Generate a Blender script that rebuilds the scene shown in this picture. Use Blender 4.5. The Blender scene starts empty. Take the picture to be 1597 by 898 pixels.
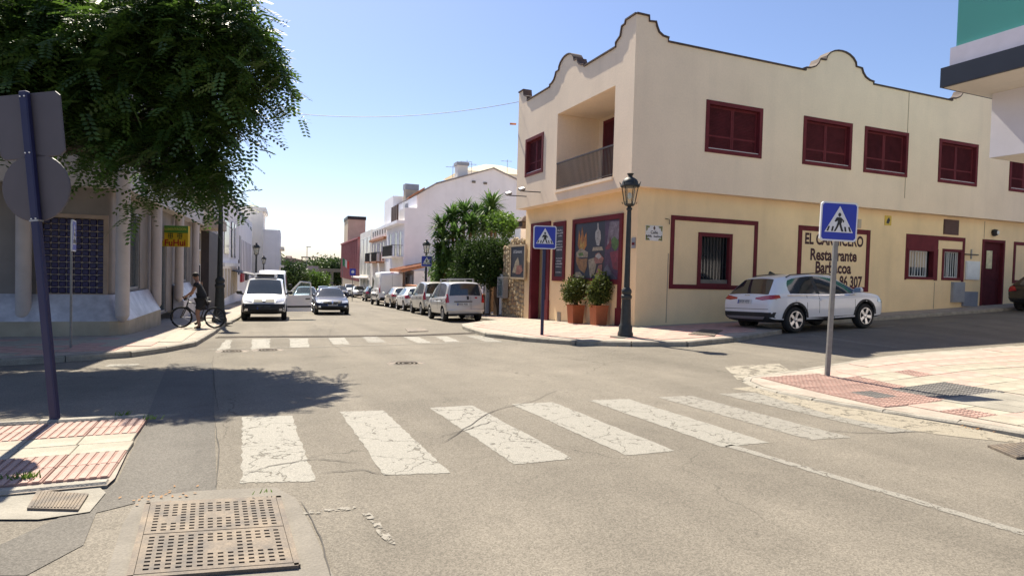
import bpy, bmesh, math, random
import numpy as np
from mathutils import Vector, Matrix, Euler
from mathutils.bvhtree import BVHTree
R = math.radians
random.seed(7)
SC = bpy.context.scene
COL = SC.collection
# ------------------------------------------------------------------ camera
YAW, PITCH, ROLL, FPX, CX, CY, W0 = R(22.75), R(-1.58), R(1.55), 950.19, 798.5, 449.0, 1597.0
EYE = Vector((0, 0, 1.55))
_f = Vector((math.sin(YAW)*math.cos(PITCH), math.cos(YAW)*math.cos(PITCH), math.sin(PITCH)))
_r = _f.cross(Vector((0, 0, 1))).normalized(); _u = _r.cross(_f)
_c, _s = math.cos(ROLL), math.sin(ROLL)
CR, CU = _c*_r + _s*_u, -_s*_r + _c*_u
cam = bpy.data.cameras.new('camera'); cam_o = bpy.data.objects.new('camera', cam); COL.objects.link(cam_o)
cam.sensor_width = 36.0; cam.lens = 36.0*FPX/W0; cam.clip_start = 0.1; cam.clip_end = 5000
m3 = Matrix((CR, CU, -_f)).transposed()
cam_o.matrix_world = Matrix.Translation(EYE) @ m3.to_4x4()
SC.camera = cam_o
# ------------------------------------------------------------------ sky, sun, exposure
SUN_EL, SUN_AZ = R(53), R(-7)            # azimuth measured from +Y towards +X
world = bpy.data.worlds.new('World'); SC.world = world; world.use_nodes = True
wn = world.node_tree.nodes; wl = world.node_tree.links; wn.clear()
sky = wn.new('ShaderNodeTexSky'); sky.sky_type = 'NISHITA'; sky.sun_disc = False
sky.sun_elevation = SUN_EL; sky.sun_rotation = SUN_AZ
sky.air_density = 1.0; sky.dust_density = .7; sky.ozone_density = 3.0; sky.altitude = 0
bg = wn.new('ShaderNodeBackground'); bg.inputs[1].default_value = 0.070
wo = wn.new('ShaderNodeOutputWorld'); tint = wn.new('ShaderNodeMixRGB'); tint.blend_type = 'MULTIPLY'; tint.inputs[0].default_value = 1; tint.inputs[2].default_value = (1.0, .97, 1.06, 1)
wl.new(sky.outputs[0], tint.inputs[1]); wl.new(tint.outputs[0], bg.inputs[0]); wl.new(bg.outputs[0], wo.inputs[0])
sd = bpy.data.lights.new('sun', 'SUN'); sd.energy = 4.8; sd.angle = R(0.5); sd.color = (1.0, .915, .76)
so = bpy.data.objects.new('sun', sd); COL.objects.link(so)
SUND = Vector((math.sin(SUN_AZ)*math.cos(SUN_EL), math.cos(SUN_AZ)*math.cos(SUN_EL), math.sin(SUN_EL)))
so.rotation_euler = SUND.to_track_quat('Z', 'Y').to_euler()
vs = SC.view_settings; vs.view_transform = 'Standard'; vs.look = 'None'; vs.gamma = 1.0; vs.use_curve_mapping = False
vs.exposure = 1.14
# ------------------------------------------------------------------ geometry of the place
GY = [-400, 7, 9.5, 12, 14, 20, 28, 60, 100, 140, 900]
GZ = [0, 0, -.11, -.25, -.33, -.55, -.82, -1.9, -3.05, -3.6, -3.6]
HY = [-400, 6, 9.5, 12, 15.5, 20, 28, 900]
HM = [0, 0, .02, .037, .037, .025, .01, .01]
def lerp1(v, xs, ys):
    if v <= xs[0]: return ys[0]
    for i in range(1, len(xs)):
        if v <= xs[i]:
            t = (v-xs[i-1])/(xs[i]-xs[i-1]); return ys[i-1]+t*(ys[i]-ys[i-1])
    return ys[-1]
def g(x, y):
    xx = min(max(x-4, 0), 40); q = min(max(x-16, 0), 28)
    m = lerp1(y, HY, HM)
    return lerp1(y, GY, GZ) + m*xx + .0006*q*q*(m/.037)
def pray(px, py):
    return (_f + CR*((px-CX)/FPX) - CU*((py-CY)/FPX))
def gp(px, py, dz=0.0):
    """the point of the ground that is seen at a place of the photograph"""
    d = pray(px, py); lo, hi = .5, 900.
    for _ in range(48):
        m = (lo+hi)/2; P = EYE+d*m
        if P.z > g(P.x, P.y)+dz: lo = m
        else: hi = m
    return EYE+d*lo
def onX(px, py, X): d = pray(px, py); return EYE+d*((X-EYE.x)/d.x)
def onY(px, py, Y): d = pray(px, py); return EYE+d*((Y-EYE.y)/d.y)
def atd(px, py, dep): return EYE+pray(px, py)*dep
# ------------------------------------------------------------------ materials
MATS = {}
def mat(name, col, rough=.7, var=.12, scale=3.0, bump=0.0, bscale=40.0, metal=0.0, spec=.5, fine=0.0, col2=None, coat=0.0, trans=0.0, dirt=0.0):
    if name in MATS: return MATS[name]
    m = bpy.data.materials.new(name); m.use_nodes = True; nt = m.node_tree; N = nt.nodes; L = nt.links
    b = N['Principled BSDF']; b.inputs['Roughness'].default_value = rough; b.inputs['Metallic'].default_value = metal
    b.inputs['Specular IOR Level'].default_value = spec; b.inputs['Coat Weight'].default_value = coat
    b.inputs['Coat Roughness'].default_value = .05
    tc = N.new('ShaderNodeTexCoord')
    out = None
    c = tuple(col)+(1,)
    if var > 0:
        n1 = N.new('ShaderNodeTexNoise'); n1.inputs['Scale'].default_value = scale; n1.inputs['Detail'].default_value = 6; n1.inputs['Roughness'].default_value = .62
        L.new(tc.outputs['Object'], n1.inputs['Vector'])
        r = N.new('ShaderNodeValToRGB'); e = r.color_ramp.elements
        a = tuple(v*(1-var) for v in col)+(1,); z = (tuple(col2)+(1,)) if col2 else tuple(min(1, v*(1+var)) for v in col)+(1,)
        e[0].position = .32; e[0].color = a; e[1].position = .68; e[1].color = z
        L.new(n1.outputs['Fac'], r.inputs['Fac']); out = r.outputs['Color']
        if fine > 0:
            n2 = N.new('ShaderNodeTexNoise'); n2.inputs['Scale'].default_value = bscale*1.3; n2.inputs['Detail'].default_value = 3
            L.new(tc.outputs['Object'], n2.inputs['Vector'])
            mr = N.new('ShaderNodeMapRange'); mr.inputs[1].default_value = .3; mr.inputs[2].default_value = .7; mr.inputs[3].default_value = 1-fine; mr.inputs[4].default_value = 1+fine
            L.new(n2.outputs['Fac'], mr.inputs[0])
            mx = N.new('ShaderNodeMixRGB'); mx.blend_type = 'MULTIPLY'; mx.inputs[0].default_value = 1
            L.new(out, mx.inputs[1]); L.new(mr.outputs[0], mx.inputs[2]); out = mx.outputs[0]
        if dirt > 0:   # weather streaks running down a wall
            mp = N.new('ShaderNodeMapping'); mp.inputs['Scale'].default_value = (1.0, 1.0, .11); L.new(tc.outputs['Object'], mp.inputs['Vector'])
            n3 = N.new('ShaderNodeTexNoise'); n3.inputs['Scale'].default_value = 1.6; n3.inputs['Detail'].default_value = 5; L.new(mp.outputs[0], n3.inputs['Vector'])
            mr = N.new('ShaderNodeMapRange'); mr.inputs[1].default_value = .52; mr.inputs[2].default_value = .85; mr.inputs[3].default_value = 1; mr.inputs[4].default_value = 1-dirt*1.6
            L.new(n3.outputs['Fac'], mr.inputs[0])
            mx = N.new('ShaderNodeMixRGB'); mx.blend_type = 'MULTIPLY'; mx.inputs[0].default_value = 1
            L.new(out, mx.inputs[1]); L.new(mr.outputs[0], mx.inputs[2]); out = mx.outputs[0]
        L.new(out, b.inputs['Base Color'])
    else:
        b.inputs['Base Color'].default_value = c
    if bump > 0:
        n4 = N.new('ShaderNodeTexNoise'); n4.inputs['Scale'].default_value = bscale; n4.inputs['Detail'].default_value = 5
        L.new(tc.outputs['Object'], n4.inputs['Vector'])
        bp = N.new('ShaderNodeBump'); bp.inputs['Strength'].default_value = bump; bp.inputs['Distance'].default_value = .02
        L.new(n4.outputs['Fac'], bp.inputs['Height']); L.new(bp.outputs[0], b.inputs['Normal'])
    if trans > 0:
        t = N.new('ShaderNodeBsdfTranslucent'); ms = N.new('ShaderNodeMixShader'); ms.inputs[0].default_value = trans
        if out: L.new(out, t.inputs['Color'])
        else: t.inputs['Color'].default_value = c
        L.new(b.outputs[0], ms.inputs[1]); L.new(t.outputs[0], ms.inputs[2]); L.new(ms.outputs[0], N['Material Output'].inputs['Surface'])
    MATS[name] = m
    return m
def glass(name, col, rough=.03, alpha=.45):
    if name in MATS: return MATS[name]
    m = bpy.data.materials.new(name); m.use_nodes = True; N = m.node_tree.nodes; L = m.node_tree.links
    b = N['Principled BSDF']; b.inputs['Base Color'].default_value = tuple(col)+(1,); b.inputs['Roughness'].default_value = rough
    b.inputs['Specular IOR Level'].default_value = .6
    t = N.new('ShaderNodeBsdfTransparent'); t.inputs[0].default_value = tuple(min(1, c*1.5+.25) for c in col)+(1,)
    ms = N.new('ShaderNodeMixShader'); ms.inputs[0].default_value = alpha
    L.new(t.outputs[0], ms.inputs[1]); L.new(b.outputs[0], ms.inputs[2]); L.new(ms.outputs[0], N['Material Output'].inputs['Surface'])
    MATS[name] = m; return m
# ------------------------------------------------------------------ objects
def wm(o):
    m = Matrix()
    while o is not None:
        m = o.matrix_basis @ m; o = o.parent
    return m
def tag(o, label=None, cat=None, group=None, kind=None):
    if label: o['label'] = label
    if cat: o['category'] = cat
    if group: o['group'] = group
    if kind: o['kind'] = kind
    return o
def thing(name, label, cat, loc=(0, 0, 0), rz=0.0, group=None, rot=None):
    o = bpy.data.objects.new(name, None); COL.objects.link(o); o.empty_display_size = .2
    o.location = loc; o.rotation_euler = rot if rot else (0, 0, rz)
    return tag(o, label, cat, group)
def link(name, me, parent=None):
    o = bpy.data.objects.new(name, me); COL.objects.link(o)
    if parent is not None: o.parent = parent
    return o
def setmat(me, m):
    for x in (m if isinstance(m, (list, tuple)) else [m]): me.materials.append(x)
class MB:
    """collects shapes in world space; build() turns them into one mesh object"""
    def __init__(s): s.v = []; s.f = []; s.mi = []; s.cur = 0
    def add(s, vs, fs):
        n = len(s.v); s.v += [tuple(v) for v in vs]; s.f += [tuple(i+n for i in f) for f in fs]; s.mi += [s.cur]*len(fs); return s
    def box(s, x0, x1, y0, y1, z0, z1, M=None):
        if x0 > x1: x0, x1 = x1, x0
        if y0 > y1: y0, y1 = y1, y0
        if z0 > z1: z0, z1 = z1, z0
        v = [(x, y, z) for z in (z0, z1) for y in (y0, y1) for x in (x0, x1)]
        if M is not None: v = [M @ Vector(p) for p in v]
        return s.add(v, [(0, 2, 3, 1), (4, 5, 7, 6), (0, 1, 5, 4), (2, 6, 7, 3), (0, 4, 6, 2), (1, 3, 7, 5)])
    def bbox(s, x0, x1, y0, y1, z0, z1, b=.01, M=None):
        """box with chamfered edges"""
        c = [(x0+x1)/2, (y0+y1)/2, (z0+z1)/2]; h = [abs(x1-x0)/2, abs(y1-y0)/2, abs(z1-z0)/2]
        b = min(b, min(h)*.9); vs = []; idx = {}
        for sx in (-1, 1):
            for sy in (-1, 1):
                for sz in (-1, 1):
                    for a in range(3):
                        p = [sx*(h[0]-(0 if a == 0 else b)), sy*(h[1]-(0 if a == 1 else b)), sz*(h[2]-(0 if a == 2 else b))]
                        idx[(sx, sy, sz, a)] = len(vs); q = Vector((p[0]+c[0], p[1]+c[1], p[2]+c[2])); vs.append(M @ q if M is not None else q)
        fs = []
        for a in range(3):
            o1, o2 = (a+1) % 3, (a+2) % 3
            for s_ in (-1, 1):
                q = []
                for (p1, p2) in ((-1, -1), (1, -1), (1, 1), (-1, 1)):
                    k = [0, 0, 0]; k[a] = s_; k[o1] = p1; k[o2] = p2; q.append(idx[(k[0], k[1], k[2], a)])
                fs.append(q if s_ > 0 else q[::-1])
        for a in range(3):
            o1, o2 = (a+1) % 3, (a+2) % 3
            for p1 in (-1, 1):
                for p2 in (-1, 1):
                    def K(sa, face):
                        k = [0, 0, 0]; k[a] = sa; k[o1] = p1; k[o2] = p2; return idx[(k[0], k[1], k[2], face)]
                    q = [K(-1, o1), K(1, o1), K(1, o2), K(-1, o2)]
                    fs.append(q if p1*p2 < 0 else q[::-1])
        for k in [(x, y, z) for x in (-1, 1) for y in (-1, 1) for z in (-1, 1)]:
            q = [idx[k+(0,)], idx[k+(1,)], idx[k+(2,)]]
            fs.append(q if k[0]*k[1]*k[2] > 0 else q[::-1])
        return s.add(vs, fs)
    def prism(s, pts, axis, a0, a1):
        """outline (2d) extruded along axis 'x','y','z' ; 2d = the two other axes in order"""
        n = len(pts)
        def P(p, a): return {'x': (a, p[0], p[1]), 'y': (p[0], a, p[1]), 'z': (p[0], p[1], a)}[axis]
        vs = [P(p, a0) for p in pts]+[P(p, a1) for p in pts]
        return s.add(vs, [tuple(range(n))[::-1], tuple(range(n, 2*n))]+[(i, (i+1) % n, n+(i+1) % n, n+i) for i in range(n)])
    def tube(s, pts, r, n=8, cap=True):
        pts = [Vector(p) for p in pts]; k = len(pts); rs = r if isinstance(r, (list, tuple)) else [r]*k; vs = []; fs = []
        for i, p in enumerate(pts):
            t = (pts[min(i+1, k-1)]-pts[max(i-1, 0)]).normalized()
            u = t.cross(Vector((0, 0, 1)) if abs(t.z) < .9 else Vector((1, 0, 0))).normalized(); w = t.cross(u)
            for j in range(n):
                a = 2*math.pi*j/n; vs.append(p+(u*math.cos(a)+w*math.sin(a))*rs[i])
        for i in range(k-1):
            for j in range(n):
                fs.append((i*n+j, (i+1)*n+j, (i+1)*n+(j+1) % n, i*n+(j+1) % n))
        if cap: fs += [tuple(range(n)), tuple(range((k-1)*n, k*n))[::-1]]
        return s.add(vs, fs)
    def lathe(s, prof, c=(0, 0, 0), n=12, M=None, ang=0.0, cap=True):
        """profile of (radius, height) turned about a vertical axis"""
        vs = []; fs = []; k = len(prof)
        for (r, z) in prof:
            for j in range(n):
                a = 2*math.pi*j/n+ang; p = Vector((c[0]+r*math.cos(a), c[1]+r*math.sin(a), c[2]+z)); vs.append(M @ p if M is not None else p)
        for i in range(k-1):
            for j in range(n): fs.append((i*n+j, i*n+(j+1) % n, (i+1)*n+(j+1) % n, (i+1)*n+j))
        if cap: fs += [tuple(range(n))[::-1], tuple(range((k-1)*n, k*n))]
        return s.add(vs, fs)
    def quad(s, a, b, c, d): return s.add([a, b, c, d], [(0, 1, 2, 3)])
    def mesh(s, name, m=None, M=None):
        me = bpy.data.meshes.new(name)
        v = [M @ Vector(p) for p in s.v] if M is not None else s.v
        me.from_pydata([tuple(p) for p in v], [], s.f)
        if m is not None: setmat(me, m)
        if any(s.mi): me.polygons.foreach_set('material_index', s.mi)
        return me
    def build(s, name, m, parent=None, smooth=None, local=False, fix=True):
        M = None if (local or parent is None) else wm(parent).inverted()
        me = s.mesh(name, m, M)
        if fix:
            bm = bmesh.new(); bm.from_mesh(me); bmesh.ops.recalc_face_normals(bm, faces=bm.faces); bm.to_mesh(me); bm.free()
        if smooth is not None:
            me.polygons.foreach_set('use_smooth', [True]*len(me.polygons))
            me.set_sharp_from_angle(angle=R(smooth))
        me.update()
        return link(name, me, parent)
def copy_tree(o, parent=None):
    c = o.copy(); COL.objects.link(c); c.parent = parent
    for ch in list(o.children): copy_tree(ch, c)
    return c
_TX = {}
def text_mesh(txt, size=1.0, off=0.0, align='CENTER', sx=1.0, ext=0.0):
    cu = bpy.data.curves.new('txt', 'FONT'); cu.body = txt; cu.size = size; cu.offset = off; cu.align_x = align; cu.align_y = 'CENTER'; cu.extrude = ext; cu.resolution_u = 3
    o = bpy.data.objects.new('txt', cu); COL.objects.link(o); o.scale.x = sx
    me = bpy.data.meshes.new_from_object(o.evaluated_get(bpy.context.evaluated_depsgraph_get()))
    for v in me.vertices: v.co.x *= sx
    bpy.data.objects.remove(o); bpy.data.curves.remove(cu)
    return me
def text_on(name, txt, size, m, origin, ux, uz, parent, off=0.0, sx=1.0):
    """lettering laid on a surface: ux = reading direction, uz = up"""
    me = text_mesh(txt, size, off, sx=sx); me.materials.clear(); me.materials.append(m)
    ux = Vector(ux).normalized(); uz = Vector(uz).normalized(); un = ux.cross(uz)
    M = Matrix((ux, uz, un)).transposed().to_4x4(); M.translation = Vector(origin)
    me.transform(wm(parent).inverted() @ M if parent is not None else M)
    return link(name, me, parent)
def drape(name, poly, dz, m, step=.6, parent=None, holes=()):
    """a sheet that follows the ground; dz a number or a function of (x, y)"""
    bm = bmesh.new(); f = bm.faces.new([bm.verts.new((p[0], p[1], 0)) for p in poly])
    bmesh.ops.triangulate(bm, faces=bm.faces[:])
    xs = [p[0] for p in poly]; ys = [p[1] for p in poly]
    def cut(co, no): bmesh.ops.bisect_plane(bm, geom=bm.verts[:]+bm.edges[:]+bm.faces[:], plane_co=co, plane_no=no, dist=1e-5)
    x = math.floor(min(xs)/step)*step
    while x < max(xs): cut((x, 0, 0), (1, 0, 0)); x += step
    y = math.floor(min(ys)/step)*step
    while y < max(ys): cut((0, y, 0), (0, 1, 0)); y += step
    for v in bm.verts: v.co.z = g(v.co.x, v.co.y)+(dz(v.co.x, v.co.y) if callable(dz) else dz)
    bmesh.ops.recalc_face_normals(bm, faces=bm.faces)
    for fc in bm.faces:
        if fc.normal.z < 0: fc.normal_flip()
    me = bpy.data.meshes.new(name); bm.to_mesh(me); bm.free(); setmat(me, m)
    return link(name, me, parent)
# ================================================================== GROUND
def asphalt(name, base, spk=.28, patch=.15):
    m = bpy.data.materials.new(name); m.use_nodes = True; N = m.node_tree.nodes; L = m.node_tree.links
    b = N['Principled BSDF']; b.inputs['Roughness'].default_value = .88; b.inputs['Specular IOR Level'].default_value = .25
    tc = N.new('ShaderNodeTexCoord'); O = tc.outputs['Object']
    def noise(sc, det=4, ro=.6):
        n = N.new('ShaderNodeTexNoise'); n.inputs['Scale'].default_value = sc; n.inputs['Detail'].default_value = det; n.inputs['Roughness'].default_value = ro; L.new(O, n.inputs['Vector']); return n.outputs['Fac']
    def rng(src, a, z, lo, hi):
        r = N.new('ShaderNodeMapRange'); r.inputs[1].default_value = a; r.inputs[2].default_value = z; r.inputs[3].default_value = lo; r.inputs[4].default_value = hi; L.new(src, r.inputs[0]); return r.outputs[0]
    def mul(a, c):
        x = N.new('ShaderNodeMath'); x.operation = 'MULTIPLY'; L.new(a, x.inputs[0]); L.new(c, x.inputs[1]); return x.outputs[0]
    big = rng(noise(.35, 6), .3, .7, 1-patch, 1+patch)
    mid = rng(noise(2.2, 5), .3, .7, .93, 1.07)
    vo = N.new('ShaderNodeTexVoronoi'); vo.inputs['Scale'].default_value = 115; L.new(O, vo.inputs['Vector'])
    sep = N.new('ShaderNodeSeparateColor'); L.new(vo.outputs['Color'], sep.inputs[0])
    st = rng(sep.outputs[0], 0, 1, 1-spk, 1+spk)
    fi = rng(noise(160, 2), .3, .7, .82, 1.18)
    # hairline cracks
    v2 = N.new('ShaderNodeTexVoronoi'); v2.feature = 'DISTANCE_TO_EDGE'; v2.inputs['Scale'].default_value = .42
    dn = N.new('ShaderNodeTexNoise'); dn.inputs['Scale'].default_value = 3.5; dn.inputs['Detail'].default_value = 8; L.new(O, dn.inputs['Vector'])
    mixv = N.new('ShaderNodeMixRGB'); mixv.inputs[0].default_value = .22; L.new(O, mixv.inputs[1]); L.new(dn.outputs['Color'], mixv.inputs[2]); L.new(mixv.outputs[0], v2.inputs['Vector'])
    cr = rng(v2.outputs['Distance'], 0, .004, .55, 1)
    gate = rng(noise(.25, 2), .48, .56, 0, 1)
    gm = N.new('ShaderNodeMixRGB'); gm.inputs[1].default_value = (1, 1, 1, 1); L.new(gate, gm.inputs[0]); L.new(cr, gm.inputs[2])
    mp = N.new('ShaderNodeMapping'); mp.inputs['Scale'].default_value = (1.1, .10, 1); L.new(O, mp.inputs['Vector'])
    ln = N.new('ShaderNodeTexNoise'); ln.inputs['Scale'].default_value = 1.0; ln.inputs['Detail'].default_value = 4; L.new(mp.outputs[0], ln.inputs['Vector'])
    lane = rng(ln.outputs['Fac'], .35, .65, .86, 1.08)
    spots = rng(noise(.9, 3, .5), .66, .74, 1, .78)
    drip = rng(noise(5.5, 2, .5), .70, .76, 1, .82)
    big = mul(mul(big, lane), mul(spots, drip))
    v = mul(mul(mul(big, mid), mul(st, fi)), gm.outputs[0])
    hs = N.new('ShaderNodeMixRGB'); hs.blend_type = 'MULTIPLY'; hs.inputs[0].default_value = 1; hs.inputs[1].default_value = tuple(base)+(1,); L.new(v, hs.inputs[2]); L.new(hs.outputs[0], b.inputs['Base Color'])
    bp = N.new('ShaderNodeBump'); bp.inputs['Strength'].default_value = .55; bp.inputs['Distance'].default_value = .008; L.new(sep.outputs[0], bp.inputs['Height']); L.new(bp.outputs[0], b.inputs['Normal'])
    MATS[name] = m; return m
def worn_paint(name, paint, under, wear=.45, scale=6.0):
    m = bpy.data.materials.new(name); m.use_nodes = True; N = m.node_tree.nodes; L = m.node_tree.links
    b = N['Principled BSDF']; b.inputs['Roughness'].default_value = .8
    tc = N.new('ShaderNodeTexCoord'); O = tc.outputs['Object']
    n = N.new('ShaderNodeTexNoise'); n.inputs['Scale'].default_value = scale; n.inputs['Detail'].default_value = 9; n.inputs['Roughness'].default_value = .72; L.new(O, n.inputs['Vector'])
    r = N.new('ShaderNodeMapRange'); r.inputs[1].default_value = wear-.12; r.inputs[2].default_value = wear+.05; L.new(n.outputs['Fac'], r.inputs[0])
    v2 = N.new('ShaderNodeTexVoronoi'); v2.feature = 'DISTANCE_TO_EDGE'; v2.inputs['Scale'].default_value = 2.6
    dn = N.new('ShaderNodeTexNoise'); dn.inputs['Scale'].default_value = 4; dn.inputs['Detail'].default_value = 8; L.new(O, dn.inputs['Vector'])
    mv = N.new('ShaderNodeMixRGB'); mv.inputs[0].default_value = .3; L.new(O, mv.inputs[1]); L.new(dn.outputs['Color'], mv.inputs[2]); L.new(mv.outputs[0], v2.inputs['Vector'])
    cr = N.new('ShaderNodeMapRange'); cr.inputs[1].default_value = 0; cr.inputs[2].default_value = .02; cr.inputs[3].default_value = .25; L.new(v2.outputs['Distance'], cr.inputs[0])
    mm = N.new('ShaderNodeMath'); mm.operation = 'MULTIPLY'; L.new(r.outputs[0], mm.inputs[0]); L.new(cr.outputs[0], mm.inputs[1])
    n5 = N.new('ShaderNodeTexNoise'); n5.inputs['Scale'].default_value = 90; L.new(O, n5.inputs['Vector'])
    r5 = N.new('ShaderNodeMapRange'); r5.inputs[1].default_value = .3; r5.inputs[2].default_value = .7; r5.inputs[3].default_value = .72; r5.inputs[4].default_value = 1.2; L.new(n5.outputs['Fac'], r5.inputs[0])
    mx = N.new('ShaderNodeMixRGB'); mx.inputs[1].default_value = tuple(under)+(1,); mx.inputs[2].default_value = tuple(paint)+(1,); L.new(mm.outputs[0], mx.inputs[0])
    m2 = N.new('ShaderNodeMixRGB'); m2.blend_type = 'MULTIPLY'; m2.inputs[0].default_value = 1; L.new(mx.outputs[0], m2.inputs[1]); L.new(r5.outputs[0], m2.inputs[2]); L.new(m2.outputs[0], b.inputs['Base Color'])
    # worn through: the asphalt below shows where the paint has gone
    tr_ = N.new('ShaderNodeBsdfTransparent'); ms = N.new('ShaderNodeMixShader'); mx.inputs[1].default_value = tuple(paint)+(1,)
    sh = N.new('ShaderNodeMapRange'); sh.inputs[1].default_value = .25; sh.inputs[2].default_value = .6; L.new(mm.outputs[0], sh.inputs[0])
    L.new(sh.outputs[0], ms.inputs[0]); L.new(tr_.outputs[0], ms.inputs[1]); L.new(b.outputs[0], ms.inputs[2]); L.new(ms.outputs[0], N['Material Output'].inputs['Surface'])
    MATS[name] = m; return m
ASPH = asphalt('asphalt', (.180, .160, .130))
ASPH_D = asphalt('asphalt_patch', (.135, .124, .108), spk=.22)
CONC = mat('concrete', (.185, .166, .138), .9, .16, 2.2, .3, 60, fine=.12)
CONC_W = mat('pale_concrete', (.27, .248, .205), .9, .2, 2.5, .3, 60, fine=.12)
PAINT = worn_paint('worn_road_paint', (.255, .24, .205), (.205, .183, .15), .43, 11)
PAINT2 = worn_paint('faded_road_paint', (.235, .219, .186), (.205, .183, .15), .46, 14)
KERB = mat('kerb_stone', (.29, .265, .22), .9, .25, 4, .35, 50, fine=.15)
IRON = mat('cast_iron', (.125, .11, .10), .75, .3, 6, .2, 70, metal=.2, fine=.2, col2=(.21, .165, .12))
DARK = mat('dark_void', (.012, .012, .012), .9, 0)
EARTH = mat('dry_earth', (.25, .2, .13), .95, .3, .05)
# far ground, then the road over it
def sheet(name, xs, ys, dz, m):
    v = [(x, y, g(x, y)+dz) for y in ys for x in xs]; n = len(xs)
    f = [(j*n+i, j*n+i+1, (j+1)*n+i+1, (j+1)*n+i) for j in range(len(ys)-1) for i in range(n-1)]
    me = bpy.data.meshes.new(name); me.from_pydata(v, [], f); setmat(me, m); return tag(link(name, me), kind='structure')
fr = lambda a, b, s: [a+(b-a)*i/s for i in range(s+1)]
sheet('ground', [-900, -300, -100, -40, -10, 4, 10, 16, 20, 28, 44, 100, 300, 900], [-200, -20, 6, 7, 9.5, 12, 14, 15.5, 20, 28, 60, 100, 140, 300, 900], -.12, EARTH)
road = sheet('road', [-60, -30]+fr(-15, 16, 31)+fr(17, 46, 29), fr(-12, 6, 18)+fr(6.5, 30, 47)+fr(32, 60, 14)+[70, 80, 90, 100, 110, 120, 130], 0.0, ASPH)
tag(road, 'sun bleached grey asphalt road junction with worn white markings')
# asphalt repairs
drape('asphalt_patch', [(gp(*p).x, gp(*p).y) for p in ((262, 568), (330, 566), (334, 640), (338, 765), (250, 775), (150, 800), (130, 850), (40, 898), (0, 898), (0, 850), (130, 790), (182, 752), (226, 660))], .004, ASPH_D, parent=road)
drape('concrete_apron', [(gp(*p).x, gp(*p).y) for p in ((215, 778), (300, 766), (430, 760), (462, 778), (485, 820), (520, 898), (540, 930), (150, 960), (165, 898), (190, 820))], .0042, CONC, parent=road)
drape('concrete_patch', [(gp(*p).x, gp(*p).y) for p in ((1130, 572), (1215, 567), (1235, 580), (1180, 590), (1150, 592))], .004, worn_paint('broken_concrete', (.30, .27, .215), (.2, .18, .15), .5, 5), parent=road)
drape('sand_deposit', [(gp(*p).x, gp(*p).y) for p in ((1172, 603), (1215, 614), (1300, 632), (1400, 648), (1500, 664), (1597, 684), (1597, 692), (1520, 684), (1450, 676), (1380, 664), (1300, 648), (1230, 628), (1180, 612), (1140, 606))], .0035, worn_paint('sandy_grit', (.285, .25, .19), (.205, .183, .15), .46, 7), parent=road)
# zebra crossing in front: seven bars, the one beyond the junction: eight
Z1 = [[(378, 650), (455, 648), (492, 750), (376, 753)], [(530, 642), (598, 640), (703, 737), (600, 741)], [(670, 636), (737, 632), (893, 715), (803, 724)], [(797, 630), (862, 627), (1053, 703), (977, 710)], [(918, 624), (980, 622), (1200, 690), (1125, 697)], [(1025, 619), (1078, 617), (1328, 682), (1265, 686)], [(1120, 614), (1175, 612), (1440, 672), (1390, 675)]]
def ragged(poly, amp=.012, n=7):
    out = []
    for i in range(len(poly)):
        a = Vector(poly[i]); b = Vector(poly[(i+1) % len(poly)])
        for k in range(n):
            t = k/n; p = a.lerp(b, t); out.append((p.x+random.uniform(-amp, amp), p.y+random.uniform(-amp, amp)))
    return out
for i, q in enumerate(Z1):
    drape('zebra_bar', ragged([(gp(*p).x, gp(*p).y) for p in q], .011, 30), .003, PAINT if i < 5 else PAINT2, parent=road)
Z2 = [[(337, 547), (358, 544), (362, 530), (352, 530)]]+[[(320+u/3.194, 500+v/3.194) for u, v in q] for q in ([(232, 92), (325, 90), (318, 146), (228, 146)], [(420, 90), (510, 88), (522, 132), (425, 133)], [(612, 88), (690, 84), (722, 118), (640, 118)], [(780, 80), (850, 78), (905, 108), (815, 110)], [(985, 80), (1060, 80), (1130, 110), (1060, 112)], [(1150, 80), (1205, 78), (1270, 105), (1200, 107)], [(1300, 75), (1380, 75), (1480, 105), (1400, 105)])]
for i, q in enumerate(Z2):
    drape('zebra_bar', ragged([(gp(*p).x, gp(*p).y) for p in q], .025, 12), .003, PAINT2 if i in (4, 7) else PAINT, parent=road)
def line(px, w, m, dz=.003, nm='painted_line', rag=.009, taper=False):
    P = [gp(*p) for p in px]; v = []
    if len(P) < 6:
        Q = []
        for a, b in zip(P[:-1], P[1:]):
            n_ = max(2, int((b-a).length/.06)); Q += [a.lerp(b, i/n_) for i in range(n_)]
        P = Q+[P[-1]]
    for i, p in enumerate(P):
        t = (P[min(i+1, len(P)-1)]-P[max(i-1, 0)]); t.z = 0; t.normalize(); k = (.25+.75*math.sin(math.pi*(i+.5)/len(P))) if taper else 1.0
        n = Vector((-t.y, t.x, 0))*w*k/2
        for s_ in (1, -1):
            q = p+n*s_; x, y = q.x+random.uniform(-rag, rag), q.y+random.uniform(-rag, rag); v.append((x, y, g(x, y)+dz))
    me = bpy.data.meshes.new(nm); me.from_pydata(v, [], [(2*i, 2*i+1, 2*i+3, 2*i+2) for i in range(len(P)-1)]); setmat(me, m)
    return link(nm, me, road)
line([(1135, 694), (1300, 743), (1597, 831), (1750, 880)], .10, PAINT2)
PAINT3 = worn_paint('ghost_road_paint', (.25, .228, .19), (.208, .186, .153), .55, 18)
line([(470, 801), (555, 792)], .05, PAINT3, .0055); line([(572, 800), (612, 850)], .05, PAINT3, .0055)
line([(215, 543+26), (166, 570)], .35, PAINT2)
line([(322, 545), (500, 541), (660, 536), (800, 533)], .09, PAINT2, .006)
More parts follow.
